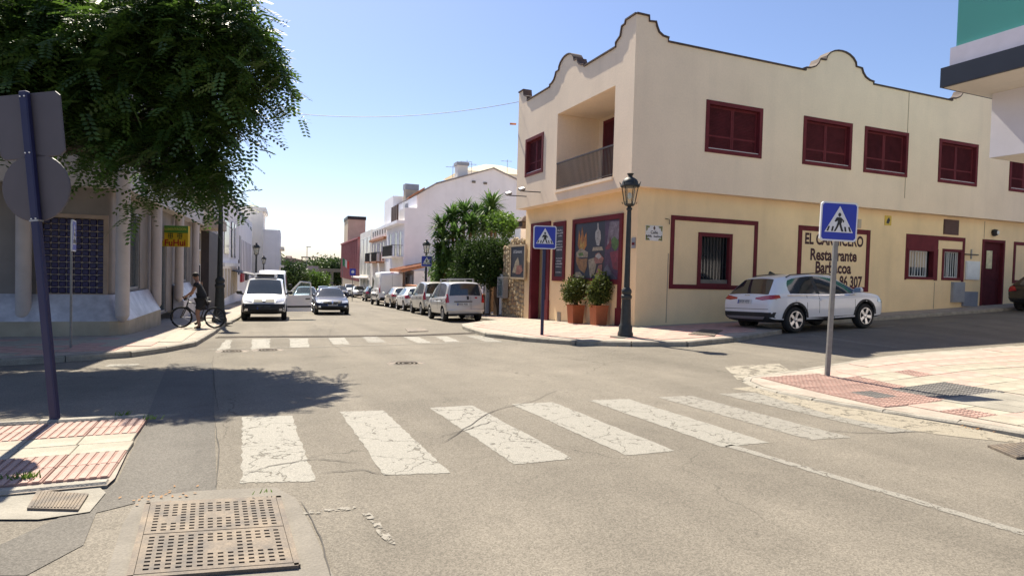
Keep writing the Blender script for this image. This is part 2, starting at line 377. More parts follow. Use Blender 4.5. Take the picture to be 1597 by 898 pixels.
for q in ([(1105, 528), (1190, 536), (1260, 541)], [(1255, 521), (1345, 535), (1400, 542)], [(1330, 513), (1395, 508)]): line(q, .10, PAINT2)
# cracks: real narrow gaps in the surface, laid as thin dark strips
CRK = mat('crack_tar', (.075, .068, .06), .95, .2)
for q in ([(690, 690), (700, 685), (770, 640), (828, 627), (880, 604)], [(672, 686), (735, 668), (760, 660), (778, 655)], [(340, 640), (334, 600), (331, 566), (334, 556)], [(337, 760), (341, 700), (333, 645)], [(378, 739), (420, 728), (490, 716), (560, 722)], [(335, 649), (378, 646)],
          [(525, 500), (515, 515), (512, 528), (520, 540), (545, 552)], [(470, 782), (500, 838), (515, 898)], [(610, 742), (565, 733), (500, 738)], [(1290, 672), (1340, 676), (1460, 672)]):
    P = []
    for a, b in zip(q[:-1], q[1:]):
        for k in range(6):
            t = k/6; P.append((a[0]+(b[0]-a[0])*t+random.uniform(-1.2, 1.2), a[1]+(b[1]-a[1])*t+random.uniform(-1.0, 1.0)))
    line(P+[q[-1]], .010, CRK, .0075, 'crack', .002, True)
# ------------------------------------------------------------------ pavements
PINK_SHADE = mat('pink_groove_shade', (.31, .19, .155), .9, .25, 2, .25, 60, fine=.15)  # darker tile base: shade of the grooves put into the colour
PINK = mat('pink_tile', (.39, .265, .22), .85, .16, 1.4, .25, 60, fine=.12)
PINK2 = mat('faded_pink_tile', (.41, .285, .235), .85, .26, 2.3, .25, 60, fine=.12)
CREAM = mat('cream_tile', (.335, .30, .235), .85, .22, 2.3, .25, 60, fine=.12)
GREYT = mat('grey_tile', (.15, .14, .13), .85, .18, 1.5, .25, 60, fine=.12)
MORT = mat('mortar_bed', (.34, .29, .24), .95, .2, 3, .3, 50, fine=.15)
def inside(p, poly):
    c = False; j = len(poly)-1
    for i in range(len(poly)):
        if (poly[i][1] > p[1]) != (poly[j][1] > p[1]) and p[0] < (poly[j][0]-poly[i][0])*(p[1]-poly[i][1])/(poly[j][1]-poly[i][1])+poly[i][0]: c = not c
        j = i
    return c
def tile_mesh(w, d, h, kind, m):
    b = MB(); b.bbox(-w/2, w/2, -d/2, d/2, -.03, h, .004)
    b.cur = 1
    if kind == 'rib':
        n = max(2, round(w/.065)); p = w/n
        for i in range(n):
            x = -w/2+p*(i+.5); b.box(x-.020, x+.020, -d/2, d/2, h-.002, h+.007)
    if kind == 'stud':
        n = max(3, round(w/.075)); p = w/n
        for i in range(n):
            for j in range(n):
                x, y = -w/2+p*(i+.5), -d/2+p*(j+.5); b.box(x-.02, x+.02, y-.02, y+.02, h-.002, h+.006)
    me = b.mesh('tile', [{'pink_tile': PINK_SHADE, 'faded_pink_tile': PINK_SHADE}.get(m.name, m) if kind else m, m]); bm = bmesh.new(); bm.from_mesh(me); bmesh.ops.recalc_face_normals(bm, faces=bm.faces); bm.to_mesh(me); bm.free(); return me
def put_tile(me, x, y, dz, parent, rz=0.0):
    f = dz if callable(dz) else (lambda a, b: dz)
    e = .2; gx = (g(x+e, y)+f(x+e, y)-g(x-e, y)-f(x-e, y))/(2*e); gy = (g(x, y+e)+f(x, y+e)-g(x, y-e)-f(x, y-e))/(2*e)
    o = link('paving_tile', me, parent); o.location = (x, y, g(x, y)+f(x, y)+random.uniform(-.002, .002)); o.rotation_euler = (gy+random.uniform(-.004, .004), -gx+random.uniform(-.004, .004), rz+random.uniform(-.006, .006))
def kerb(pts, parent, h, w=.14, L0=1.0, name='kerb_stone', hz=.14):
    """kerb stones along a line, each its own piece; h = height of top over the ground (number or function)"""
    P = [Vector((p[0], p[1], 0)) for p in pts]; acc = []
    for a, b in zip(P[:-1], P[1:]):
        n = max(1, round((b-a).length/L0))
        for i in range(n): acc.append((a.lerp(b, i/n), a.lerp(b, (i+1)/n)))
    hf = h if callable(h) else (lambda x, y: h)
    for a, b in acc:
        t = (b-a).normalized(); n = Vector((-t.y, t.x, 0)); a2 = a+t*.004; b2 = b-t*.004; vs = []
        for (q, s) in ((a2, -1), (b2, -1), (b2, 1), (a2, 1)):
            p = q+n*s*w/2; vs.append((p.x, p.y, g(p.x, p.y)+hf(q.x, q.y)+random.uniform(-.004, .004)))
        m = MB(); v8 = [(x, y, z-hz-.05) for x, y, z in vs]+vs
        ins = [((x-sum(v[0] for v in vs)/4), (y-sum(v[1] for v in vs)/4)) for x, y, z in vs]
        c = (sum(v[0] for v in vs)/4, sum(v[1] for v in vs)/4)
        v8 = v8[:4]+[(x, y, z-.02) for x, y, z in vs]+[(c[0]+(x-c[0])*.985-n.x*.0+(-n.x if (Vector((x-c[0], y-c[1], 0)).dot(n) > 0) else n.x)*.018, c[1]+(y-c[1])*.985+(-n.y if (Vector((x-c[0], y-c[1], 0)).dot(n) > 0) else n.y)*.018, z) for x, y, z in vs]
        m.add(v8, [(3, 2, 1, 0), (8, 9, 10, 11)]+[(i, (i+1) % 4, 4+(i+1) % 4, 4+i) for i in range(4)]+[(4+i, 4+(i+1) % 4, 8+(i+1) % 4, 8+i) for i in range(4)])
        m.build(name, KERB, parent)
g2 = lambda *p: (lambda q: (q.x, q.y))(gp(*p))
# --- pavement by the leaning blue post
poly = [(-.99, 6.80), (-.94, 5.71), (-.90, 4.98), (-.92, 4.84), (-9, 4.84), (-9, 6.95)]
pav = tag(drape('pavement', poly, .022, MORT), 'low pink and cream pavement corner under the leaning blue post', kind='structure')
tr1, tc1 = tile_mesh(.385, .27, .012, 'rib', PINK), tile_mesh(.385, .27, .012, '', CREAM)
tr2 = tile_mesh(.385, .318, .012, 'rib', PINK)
for c in range(7):
    x = -1.15-.392*c
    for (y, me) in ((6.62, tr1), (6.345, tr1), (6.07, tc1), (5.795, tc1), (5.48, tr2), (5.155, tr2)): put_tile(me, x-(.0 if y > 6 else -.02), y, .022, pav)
kerb([(-.92, 4.90), (-2.1, 4.90), (-4.5, 4.9)], pav, .035, .10, .8)
kerb([(-.96, 6.84), (-4.5, 6.95)], pav, .05, .10, .8)
drape('concrete_slab', [g2(*p) for p in ((-60, 790), (-30, 752), (60, 757), (150, 757), (165, 770), (140, 800), (60, 812), (-20, 812))], .011, CONC_W, parent=pav)
# --- pavement with the grey post: ramps down to the crossing
def dzR(x, y):
    d = math.hypot(x-6.9, (y-6.2)*.9); return .02+.11*min(1, max(0, (d-1.3)/2.6))
polyR = [(7.35, 7.18), (6.95, 7.06), (6.72, 6.85), (6.60, 6.5), (6.60, 6.15), (6.70, 5.7), (6.98, 4.95), (7.22, 4.25), (7.32, 3.6), (7.45, 2), (7.5, -4), (34, -4), (34, 8.6), (15.3, 7.95), (12, 7.75), (9.1, 7.42)]
pavR = tag(drape('pavement', polyR, dzR, MORT, .5), 'wide sunlit pink and cream pavement around the grey post', kind='structure')
kerb([(15.3, 8.0), (12, 7.8), (9.1, 7.47), (7.35, 7.23), (6.92, 7.10), (6.66, 6.88), (6.54, 6.5), (6.54, 6.15), (6.64, 5.68), (6.92, 4.93), (7.16, 4.23), (7.26, 3.6), (7.40, 2)], pavR, dzR, .13, .9)
T = .398
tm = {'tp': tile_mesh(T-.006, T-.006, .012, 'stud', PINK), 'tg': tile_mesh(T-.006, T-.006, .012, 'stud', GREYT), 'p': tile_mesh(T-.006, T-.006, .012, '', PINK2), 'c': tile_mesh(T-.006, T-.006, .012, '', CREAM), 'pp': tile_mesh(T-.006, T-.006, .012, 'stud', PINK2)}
cand = []
for i in range(0, 30):
    for j in range(0, 22):
        x, y = 6.85+T*i, 7.6-T*j
        if not all(inside((x+a*.24, y+b*.24), polyR) for a in (-1, 1) for b in (-1, 1)): continue
        d = Vector((x-EYE.x, y-EYE.y, 0)); px = CX+FPX*d.dot(CR)/d.dot(_f)
        if px > 1680: continue
        if 8.05 < x < 9.35 and 4.15 < y < 5.12: continue
        if y > 6.45 and x > 8.2: k = 'p'
        elif x < 8.7 and y > 5.0: k = 'tp'
        else: k = 'c'
        if 5.45 < y < 5.95 and (7.55 < x < 7.95): k = 'tg'
        if 5.2 < y < 6.0 and (8.3 < x < 9.3) and not (x < 8.5 and y > 5.8): k = 'tg'
        if k == 'c':
            h = ((i*7+j*13) % 5); k = 'p' if h in (0,) or (i+j) % 6 == 0 else ('pp' if (x < 10 and h == 3) else 'c')
        if k == 'p' and (i*3+j*5) % 7 == 0: k = 'c'
        cand.append((x*x+y*y, x, y, k))
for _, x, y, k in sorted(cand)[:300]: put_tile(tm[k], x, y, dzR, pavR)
# --- pavement round the restaurant
cp = [(725, 513), (735, 517), (760, 525), (820, 532), (900, 538), (985, 540), (1070, 540), (1140, 533), (1215, 520)]
kc = [g2(*p) for p in cp]
kx = kc[-1]
kc2 = [(kx[0]+.35, kx[1]+.9), (kx[0]+.9, 14.1), (20, 14.1), (45, 14.1)]
bx = [(kc[0][0]+.35, kc[0][1]+1.2), (8.3, kc[0][1]+2.6), (9.2, kc[0][1]+3.2), (9.4, 27), (10.4, 50), (12.0, 86), (13.6, 122)]
polyC = kc+kc2+[(45, 30), (30, 122)]+bx[::-1]
pavC = tag(drape('pavement', polyC, .12, MORT, .8), 'pink and cream pavement wrapping the restaurant corner', kind='structure')
kerb(bx[::-1][2:]+kc+kc2, pavC, .115, .15, .95)
T2 = .48
PINKC = mat('rosy_pink_tile', (.42, .255, .21), .85, .26, 2.3, .25, 60, fine=.12)
tp2, tc2 = tile_mesh(T2-.006, T2-.006, .012, '', PINKC), tile_mesh(T2-.006, T2-.006, .012, '', CREAM)
cand = []
for i in range(0, 24):
    for j in range(0, 34):
        x, y = 6.0+T2*i, 10.9+T2*j
        if x > 10.1 and y > 15.1: continue
        if not all(inside((x+a*.34, y+b*.34), polyC) for a in (-1, 1) for b in (-1, 1)): continue
        near = min((Vector((x, y))-Vector(k)).length for k in kc)
        k = 'p' if (near < 1.5 or x > 10.5) else ('p' if (i+j) % 2 == 0 else 'c')
        cand.append((x*x+y*y, x, y, k))
for _, x, y, k in sorted(cand)[:300]: put_tile(tp2 if k == 'p' else tc2, x, y, .12, pavC)
# --- pavement of the shop corner on the far left
lk = [g2(*p) for p in ((-200, 583), (0, 570), (100, 564), (200, 557), (255, 549), (300, 540), (330, 522), (345, 510))]
lk += [(lk[-1][0]+.35, 28), (-.55, 36), (0.1, 52), (1.6, 86), (3.2, 122)]
polyL = lk+[(-14, 122), (-30, 40), (-30, lk[0][1]+.5)]
pavL = tag(drape('pavement', polyL, .12, MORT, .8), 'pavement of the shop corner where the cyclist stands', kind='structure')
kerb(lk[:-2], pavL, .115, .15, .95)
cand = []
for i in range(0, 20):
    for j in range(0, 34):
        x, y = -9+T2*i, 11.2+T2*j
        if y > 17.3 and x < -2.2: continue
        if not all(inside((x+a*.34, y+b*.34), polyL) for a in (-1, 1) for b in (-1, 1)): continue
        cand.append((x*x+y*y, x, y, 'p' if (y < 15.2 and (i+j) % 3) or (i % 2 == 0 and j % 3 == 0) else 'c'))
for _, x, y, k in sorted(cand)[:300]: put_tile(tp2 if k == 'p' else tc2, x, y, .12, pavL)
# ================================================================== BUILDINGS
STU_U = mat('cream_stucco', (.86, .695, .52), .9, .06, .45, .22, 14, fine=.03, dirt=.065)
STU_L = mat('tan_stucco', (.88, .665, .39), .9, .08, .5, .18, 18, fine=.03, dirt=.08)
MAROON = mat('maroon_paint', (.135, .020, .026), .75, .2, 2, spec=.25)
MAROON_D = mat('maroon_shutter', (.085, .015, .02), .85, .2, 3, spec=.2)
COPING = mat('brown_coping', (.075, .05, .042), .8, .3, 5, .3, 30)
TERRA = mat('terracotta', (.42, .18, .09), .85, .2, 4, .2, 40)
WHITE = mat('white_render', (.84, .82, .84), .9, .05, .7, .15, 20, dirt=.07)
WHITE2 = mat('warm_white_render', (.78, .74, .68), .9, .06, .7, .15, 20, dirt=.07)
GLASS_D = mat('dark_window_glass', (.015, .02, .025), .08, .3, 1.5, spec=.7)
BLACKM = mat('black_metal', (.02, .02, .022), .5, .2, 8, spec=.4)
GREYM = mat('grey_metal', (.33, .33, .34), .45, .1, 8, metal=.6)
WHT_M = mat('white_enamel', (.72, .72, .70), .4, .06, 4)
BEIGE = mat('beige_panel', (.52, .43, .32), .85, .08, 1)
GREYBOX = mat('grey_box', (.30, .31, .34), .6, .1, 3)
WOOD = mat('brown_wood', (.09, .05, .035), .7, .3, 6)
def sgn(v): return 1 if v >= 0 else -1
def wall(mb, o, ux, n, u0, u1, v0, v1, holes=(), rev=.15):
    """flat wall with real openings; holes = (ua,ub,va,vb); n = inward normal"""
    o = Vector(o); ux = Vector(ux); n = Vector(n); uz = Vector((0, 0, 1))
    us = sorted({u0, u1, *[h[0] for h in holes], *[h[1] for h in holes]}); vs = sorted({v0, v1, *[h[2] for h in holes], *[h[3] for h in holes]})
    P = lambda u, v, d=0.: o+ux*u+uz*v+n*d
    for a, b in zip(us[:-1], us[1:]):
        for c, d in zip(vs[:-1], vs[1:]):
            mu, mv = (a+b)/2, (c+d)/2
            if any(h[0] < mu < h[1] and h[2] < mv < h[3] for h in holes): continue
            mb.quad(P(a, c), P(b, c), P(b, d), P(a, d))
    for h in holes:
        a, b, c, d = h
        mb.quad(P(a, c), P(a, d), P(a, d, rev), P(a, c, rev)); mb.quad(P(b, c), P(b, d), P(b, d, rev), P(b, c, rev))
        mb.quad(P(a, c), P(b, c), P(b, c, rev), P(a, c, rev)); mb.quad(P(a, d), P(b, d), P(b, d, rev), P(a, d, rev))
def frame(mb, o, ux, n, a, b, c, d, w, t0, t1, sides='lrtb'):
    """picture-frame of bars round the opening a..b x c..d, between depths t0 (outside, negative) and t1"""
    o = Vector(o); ux = Vector(ux); n = Vector(n)
    M = Matrix((ux, n, Vector((0, 0, 1)))).transposed().to_4x4(); M.translation = o
    if 'l' in sides: mb.box(a, a+w, t0, t1, c, d, M)
    if 'r' in sides: mb.box(b-w, b, t0, t1, c, d, M)
    if 't' in sides: mb.box(a+w, b-w, t0+.002, t1, d-w, d, M)
    if 'b' in sides: mb.box(a+w, b-w, t0+.002, t1, c, c+w, M)
def lbox(mb, o, ux, n, a, b, c, d, t0, t1):
    M = Matrix((Vector(ux), Vector(n), Vector((0, 0, 1)))).transposed().to_4x4(); M.translation = Vector(o); mb.box(a, b, t0, t1, c, d, M); return mb
def shutters(win, o, ux, n, a, b, c, d, dep, leaves=2, vert=False):
    w = (b-a)/leaves
    for k in range(leaves):
        m = MB(); u0, u1 = a+w*k+.004, a+w*(k+1)-.004
        frame(m, o, ux, n, u0, u1, c, d, .06, dep, dep+.04); lbox(m, o, ux, n, u0+.06, u1-.06, c+(d-c)*.28, c+(d-c)*.28+.05, dep+.003, dep+.038)
        s = m.build('shutter', MAROON, win)
        m = MB()
        if vert:
            x = u0+.07
            while x < u1-.09: lbox(m, o, ux, n, x, x+.03, c+.06, d-.06, dep+.012, dep+.03); x += .06
        else:
            z = c+.07
            while z < d-.08: lbox(m, o, ux, n, u0+.06, u1-.06, z, z+.028, dep+.012, dep+.03); z += .045
        lbox(m, o, ux, n, u0+.05, u1-.05, c+.05, d-.05, dep+.034, dep+.039)
        tag(m.build('slats', MAROON_D, s), kind='stuff')
def win_unit(root, o, ux, n, a, b, c, d, vert=False, fw=.12):
    m = MB(); frame(m, o, ux, n, a, b, c, d, fw, -.03, .13)
    w = m.build('window', MAROON, root)
    shutters(w, o, ux, n, a+fw+.01, b-fw-.01, c+fw+.03, d-fw-.005, .10, 2, vert)
    m = MB(); lbox(m, o, ux, n, a+fw, b-fw, c+fw, c+fw+.025, .0, .12); m.build('sill', WHT_M, w)
    return w
# ------------------------------------------------------------------ restaurant
YU, YL = 15.2, 15.5
XU = onY(985.5, 250, YU).x; XL = onY(990.5, 470, YL).x
ZJ = onY(1330, 321.6, YU).z; ZP = onY(1042, 66.5, YU).z
YE = onX(805, 320, XU).y            # far end of the street face
ZB = g(XL, YL)+.12
rest = thing('restaurant_building', 'cream two storey restaurant with maroon windows and curved parapet', 'building', (XU, YU, ZB))
oR, uR, nR = Vector((XU, YU, 0)), Vector((1, 0, 0)), Vector((0, 1, 0))
oL, uL, nL = Vector((XU, YU, 0)), Vector((0, 1, 0)), Vector((1, 0, 0))
def rp(px, py): p = onY(px, py, YU); return (p.x-XU, p.z)
def lp(px, py): p = onX(px, py, XU); return (p.y-YU, p.z)
def rect(f, *pts):
    q = [f(*p) for p in pts]; us = [p[0] for p in q]; vs_ = [p[1] for p in q]
    if len(q) == 4: return ((q[0][0]+q[3][0])/2, (q[1][0]+q[2][0])/2, (q[2][1]+q[3][1])/2, (q[0][1]+q[1][1])/2)
    return (min(us), max(us), min(vs_), max(vs_))
RW = [rect(rp, *q) for q in ([(1101.7, 155.8), (1189.7, 169.8), (1186.8, 247.6), (1098.9, 236.9)], [(1253.6, 181), (1329.6, 193.1), (1325.9, 265.4), (1250.8, 255.8)], [(1348.9, 196.9), (1416.9, 208), (1413.7, 276.7), (1346, 268.7)], [(1465.7, 216.3), (1525.9, 226.1), (1522, 291.5), (1461.6, 283.8)])]
wd = RW[3][1]-RW[3][0]; x5 = rp(1573, 290)[0]; RW.append((x5, x5+wd, RW[3][2], RW[3][3]))
LW = rect(lp, (820.5, 219.1), (848.3, 205.3), (846.8, 268.5), (818.9, 276.5))
LO = rect(lp, (869.7, 178.6), (959.9, 133.3), (955.5, 275.4), (866.8, 297))
LW = (min(LW[0], LW[1]), max(LW[0], LW[1]), LW[2], LW[3]); LO = (min(LO[0], LO[1]), max(LO[0], LO[1]), LO[2], LO[3])
LEN, DEP = 34.0, YE-YU
m = MB(); wall(m, oR, uR, nR, 0, LEN, ZJ, ZP, RW, .16)
wall(m, oL, uL, nL, 0, DEP, ZJ, ZP, [LW], .16) if False else None
wall(m, oL, uL, nL, 0, DEP, ZJ, ZP, [LW, LO], .16)
X1 = XU+LEN
m.quad((XU, YE, ZJ), (X1, YE, ZJ), (X1, YE, ZP), (XU, YE, ZP)); m.quad((X1, YU, ZJ), (X1, YE, ZJ), (X1, YE, ZP), (X1, YU, ZP))
# inside of the parapet and roof
zr = ZP-.55
m.quad((XU+.28, YU+.28, zr), (X1-.28, YU+.28, zr), (X1-.28, YE-.28, zr), (XU+.28, YE-.28, zr))
for a, b in (((XU+.28, YU+.28), (X1-.28, YU+.28)), ((X1-.28, YU+.28), (X1-.28, YE-.28)), ((X1-.28, YE-.28), (XU+.28, YE-.28)), ((XU+.28, YE-.28), (XU+.28, YU+.28))):
    m.quad((*a, zr), (*b, zr), (*b, ZP), (*a, ZP))
# loggia room
a, b, c, d = LO; LX = XU+1.75
for q in (((XU+.16, YU+a, c), (XU+.16, YU+b, c), (LX, YU+b, c), (LX, YU+a, c)), ((XU+.16, YU+a, d), (XU+.16, YU+b, d), (LX, YU+b, d), (LX, YU+a, d)), ((LX, YU+a, c), (LX, YU+b, c), (LX, YU+b, d), (LX, YU+a, d)), ((XU+.16, YU+a, c), (LX, YU+a, c), (LX, YU+a, d), (XU+.16, YU+a, d)), ((XU+.16, YU+b, c), (LX, YU+b, c), (LX, YU+b, d), (XU+.16, YU+b, d))): m.quad(*q)
# soffit of the overhang
m.quad((XU, YU, ZJ), (X1, YU, ZJ), (X1, YL+.02, ZJ), (XU, YL+.02, ZJ)); m.quad((XU, YL+.02, ZJ), (XL+.02, YL+.02, ZJ), (XL+.02, YE, ZJ), (XU, YE, ZJ))
m.build('upper_wall', STU_U, rest)
# loggia soffit and walls are tan: a thin lining board of the balcony edge
m = MB(); lbox(m, oL, uL, nL, a-.02, b+.02, c-.10, c-.005, -.05, .2); m.build('balcony_edge', STU_U, rest)
# balcony railing
rl = MB(); rz = c+.95; rl.box(XU-.005, XU+.04, YU+a+.02, YU+b-.02, rz, rz+.045); rl.box(XU+.004, XU+.03, YU+a+.02, YU+b-.02, c+.06, c+.085)
rail = rl.build('railing', mat('railing_brown', (.055, .04, .033), .5, .2), rest)
bar = MB(); bar.box(-.008, .008, -.008, .008, 0, .9); bm_ = bar.mesh('bar', MATS['railing_brown'])
n = 46
for i in range(n):
    o = link('baluster', bm_, rail); y = YU+a+.06+(b-a-.12)*i/(n-1); o.location = wm(rail).inverted() @ Vector((XU+.018, y, c+.06))
# loggia door on the back wall
dy0, dy1 = onX(958.5, 230, LX).y, onX(941.5, 230, LX).y; dz1 = onX(950, 187, LX).z
m = MB(); m.box(LX-.05, LX+.02, dy0-.1, dy1, c+.01, dz1); dr = m.build('door', MAROON, rest)
m = MB(); m.box(LX-.06, LX-.045, dy0, dy1-.12, c+.1, dz1-.12); m.build('door_leaf', MAROON_D, dr)
for i, w in enumerate(RW): win_unit(rest, oR, uR, nR, *w, vert=(i >= 2))
win_unit(rest, oL, uL, nL, *LW)
# parapet gables: outlines read on the wall planes
def arc(cx, cz, rx, rz, a0, a1, n): return [(cx+rx*math.cos(R(a0+(a1-a0)*i/n)), cz+rz*math.sin(R(a0+(a1-a0)*i/n))) for i in range(n+1)]
def gable_pts(u, s=1.0):
    """full curved gable centred on u, base at ZP"""
    P = [(-1.55, 0), (-1.55, .16), (-1.3, .18)]+[(-1.3+.35*(1-math.cos(R(t))), .18+.42*math.sin(R(t))) for t in (0, 30, 60, 90)]
    P = [(-1.62, 0), (-1.62, .14), (-1.42, .17), (-1.2, .30), (-1.06, .52), (-1.0, .74), (-.72, .76)]
    top = [(-.72+.72*(1-math.cos(R(t))), .76+.66*math.sin(R(t))) for t in (20, 40, 60, 75, 90)]
    half = P+top; full = half+[(-x, z) for x, z in half[::-1][1:]]
    return [(u+x*s, ZP+z*s*1.0) for x, z in full]
gR = rp(1312, 90)[0]; gh_ = rp(1312, 81)[1]-ZP
gL = lp(884, 95)[0]; ghL = lp(884, 87)[1]-ZP
cr = [rp(980+u/4.49, 20+v/4.49) for u, v in ((38, 5), (143, 12), (143, 65), (190, 70), (195, 100), (210, 140), (240, 168), (278, 180), (275, 205))]
ctop = cr[0][1]
cornR = [(0, ctop), (cr[1][0], ctop), (cr[2][0], cr[2][1]), (cr[3][0], cr[3][1]), (cr[4][0], cr[4][1]), (cr[5][0], cr[5][1]), (cr[6][0], cr[6][1]), (cr[7][0], cr[7][1]), (cr[7][0], ZP)]
cl = [lp(780+u*.3562, v*.3562) for u, v in ((553, 75), (550, 108), (537, 117), (530, 160), (510, 190), (507, 210))]
cornL = [(0, ctop), (cl[0][0], ctop), (cl[1][0], cl[1][1]), (cl[2][0], cl[2][1]), (cl[3][0], cl[3][1]), (cl[4][0], cl[4][1]), (cl[4][0]+.02, ZP)]
endL = [(DEP-.9, ZP), (DEP-.9, ZP+.16), (DEP-.55, ZP+.3), (DEP-.5, ZP+.55), (DEP, ZP+.55)]
def scale_g(P, h):
    k = h/(P[len(P)//2][1]-ZP); return [(x, ZP+(z-ZP)*k) for x, z in P]
gR1 = scale_g(gable_pts(gR), gh_); gL1 = scale_g(gable_pts(gL, .8), ghL); gR2 = scale_g(gable_pts(rp(1527, 150)[0]), gh_); gR3 = scale_g(gable_pts(rp(1527, 150)[0]+9), gh_)
def slab(pts, o, ux, n, t):
    m = MB(); k = len(pts); P = lambda u, v, d: Vector(o)+Vector(ux)*u+Vector(n)*d+Vector((0, 0, v))
    vs_ = [P(u, v, 0) for u, v in pts]+[P(u, v, t) for u, v in pts]
    m.add(vs_, [tuple(range(k)), tuple(range(k, 2*k))[::-1]]+[(i, (i+1) % k, k+(i+1) % k, k+i) for i in range(k)]); return m
for P, o, ux, n in ((gR1, oR, uR, nR), (gR2, oR, uR, nR), (gR3, oR, uR, nR), (gL1, oL, uL, nL)):
    slab(P, o, ux, n, .28).build('parapet_gable', STU_U, rest)
slab([(0, ZP)]+cornR, oR, uR, nR, .28).build('parapet_gable', STU_U, rest); slab([(.28, ZP), (.28, ctop)]+cornL[1:], oL, uL, nL, .28).build('parapet_gable', STU_U, rest)
slab(endL+[(DEP, ZP)], oL, uL, nL, .28).build('parapet_gable', STU_U, rest)
def ribbon(pts, o, ux, n, t=.045, d0=-.05, d1=.34):
    """coping that follows an outline"""
    m = MB(); k = len(pts); up = []
    for i in range(k):
        a = Vector(pts[max(i-1, 0)]); b = Vector(pts[min(i+1, k-1)]); q = (b-a).normalized(); up.append(Vector((-q.y, q.x))*t)
    P = lambda u, v, d: Vector(o)+Vector(ux)*u+Vector(n)*d+Vector((0, 0, v))
    vs_ = []
    for (u, v), w in zip(pts, up): vs_ += [P(u, v, d0), P(u, v, d1), P(u+w.x, v+w.y, d1), P(u+w.x, v+w.y, d0)]
    fs = [(0, 1, 2, 3), tuple(4*(k-1)+j for j in (3, 2, 1, 0))]
    for i in range(k-1):
        for j in range(4): fs.append((4*i+j, 4*i+(j+1) % 4, 4*i+4+(j+1) % 4, 4*i+4+j))
    return m.add(vs_, fs)
topR = cornR+gR1+gR2+gR3+[(LEN, ZP)]
ribbon(topR, oR, uR, nR).build('coping', COPING, rest)
topL = cornL+gL1[::1]+endL
ribbon([(u, v) for u, v in topL], oL, uL, nL, .045, -.05, .34).build('coping', COPING, rest)
# ------- ground floor
zg0 = min(g(XL, YL), g(XL, YE))-.3
oG, oH = Vector((XL, YL, 0)), Vector((XL, YL, 0))
def rg(px, py): p = onY(px, py, YL); return (p.x-XL, p.z)
def lg(px, py): p = onX(px, py, XL); return (p.y-YL, p.z)
W1 = rect(rg, (1088.5, 361.8), (1142, 365.5), (1138.6, 447), (1086.8, 448.7))
sc7 = lambda u, v: rg(1390+u/5.28, 330+v/5.28)
q = [sc7(130, 298), sc7(360, 305), sc7(362, 560), sc7(125, 556)]; W2 = (q[0][0], q[1][0], (q[2][1]+q[3][1])/2, (q[0][1]+q[1][1])/2)
q = [sc7(425, 305), sc7(582, 315), sc7(575, 570), sc7(410, 560)]; W3 = (q[3][0], q[1][0]-.0, (q[2][1]+q[3][1])/2, (q[0][1]+q[1][1])/2)
D1 = (rg(1530, 420)[0], rg(1565, 420)[0], g(27, YL)+.13, rg(1548, 374)[1])
dL0, dL1 = lg(857, 430)[0], lg(828, 430)[0]; dLt = lg(845, 354)[1]
DL = (dL0, min(dL1, DEP-.3), g(XL, YL+dL0)-.05, dLt)
m = MB(); wall(m, oG, uR, nR, 0, LEN-(XL-XU), zg0, ZJ, [W1, W2, W3, D1], .2); wall(m, oG, uL, nL, 0, YE-YL, zg0, ZJ, [DL], .5)
m.quad((XL, YE, zg0), (X1, YE, zg0), (X1, YE, ZJ), (XL, YE, ZJ))
m.build('lower_wall', STU_L, rest)
# maroon painted surrounds
def surround(q, w=.13):
    a, b, c, d = q; m = MB(); frame(m, oG, uR, nR, a, b, c, d, w, -.025, .01); return m.build('surround', MAROON, rest)
big = rect(rg, (1046.7, 335.4), (1182.1, 345.5), (1178, 452), (1042.7, 450.4)); surround(big, .14)
sg = rect(rg, (1245.6, 350.7), (1357.9, 359.7), (1352.2, 455.3), (1241, 453)); surround(sg, .17)
fr2 = rect(rg, (1581.3, 377), (1640, 381), (1636, 445), (1578, 440)); surround(fr2, .14)
m = MB(); frame(m, oG, uR, nR, *W1, .12, -.04, .12); w = m.build('window', MAROON, rest)
m = MB(); lbox(m, oG, uR, nR, W1[0], W1[1], W1[2], W1[3], .16, .18); m.build('pane', GLASS_D, w)
for k in range(9):
    m = MB(); u = W1[0]+.17+(W1[1]-W1[0]-.34)*k/8; lbox(m, oG, uR, nR, u-.009, u+.009, W1[2]+.1, W1[3]-.1, .05, .07); m.build('bar', BLACKM, w)
m = MB(); lbox(m, oG, uR, nR, W1[0]+.12, W1[1]-.12, W1[2]+.12, W1[2]+.24, .02, .12); m.build('sill', CONC, w)
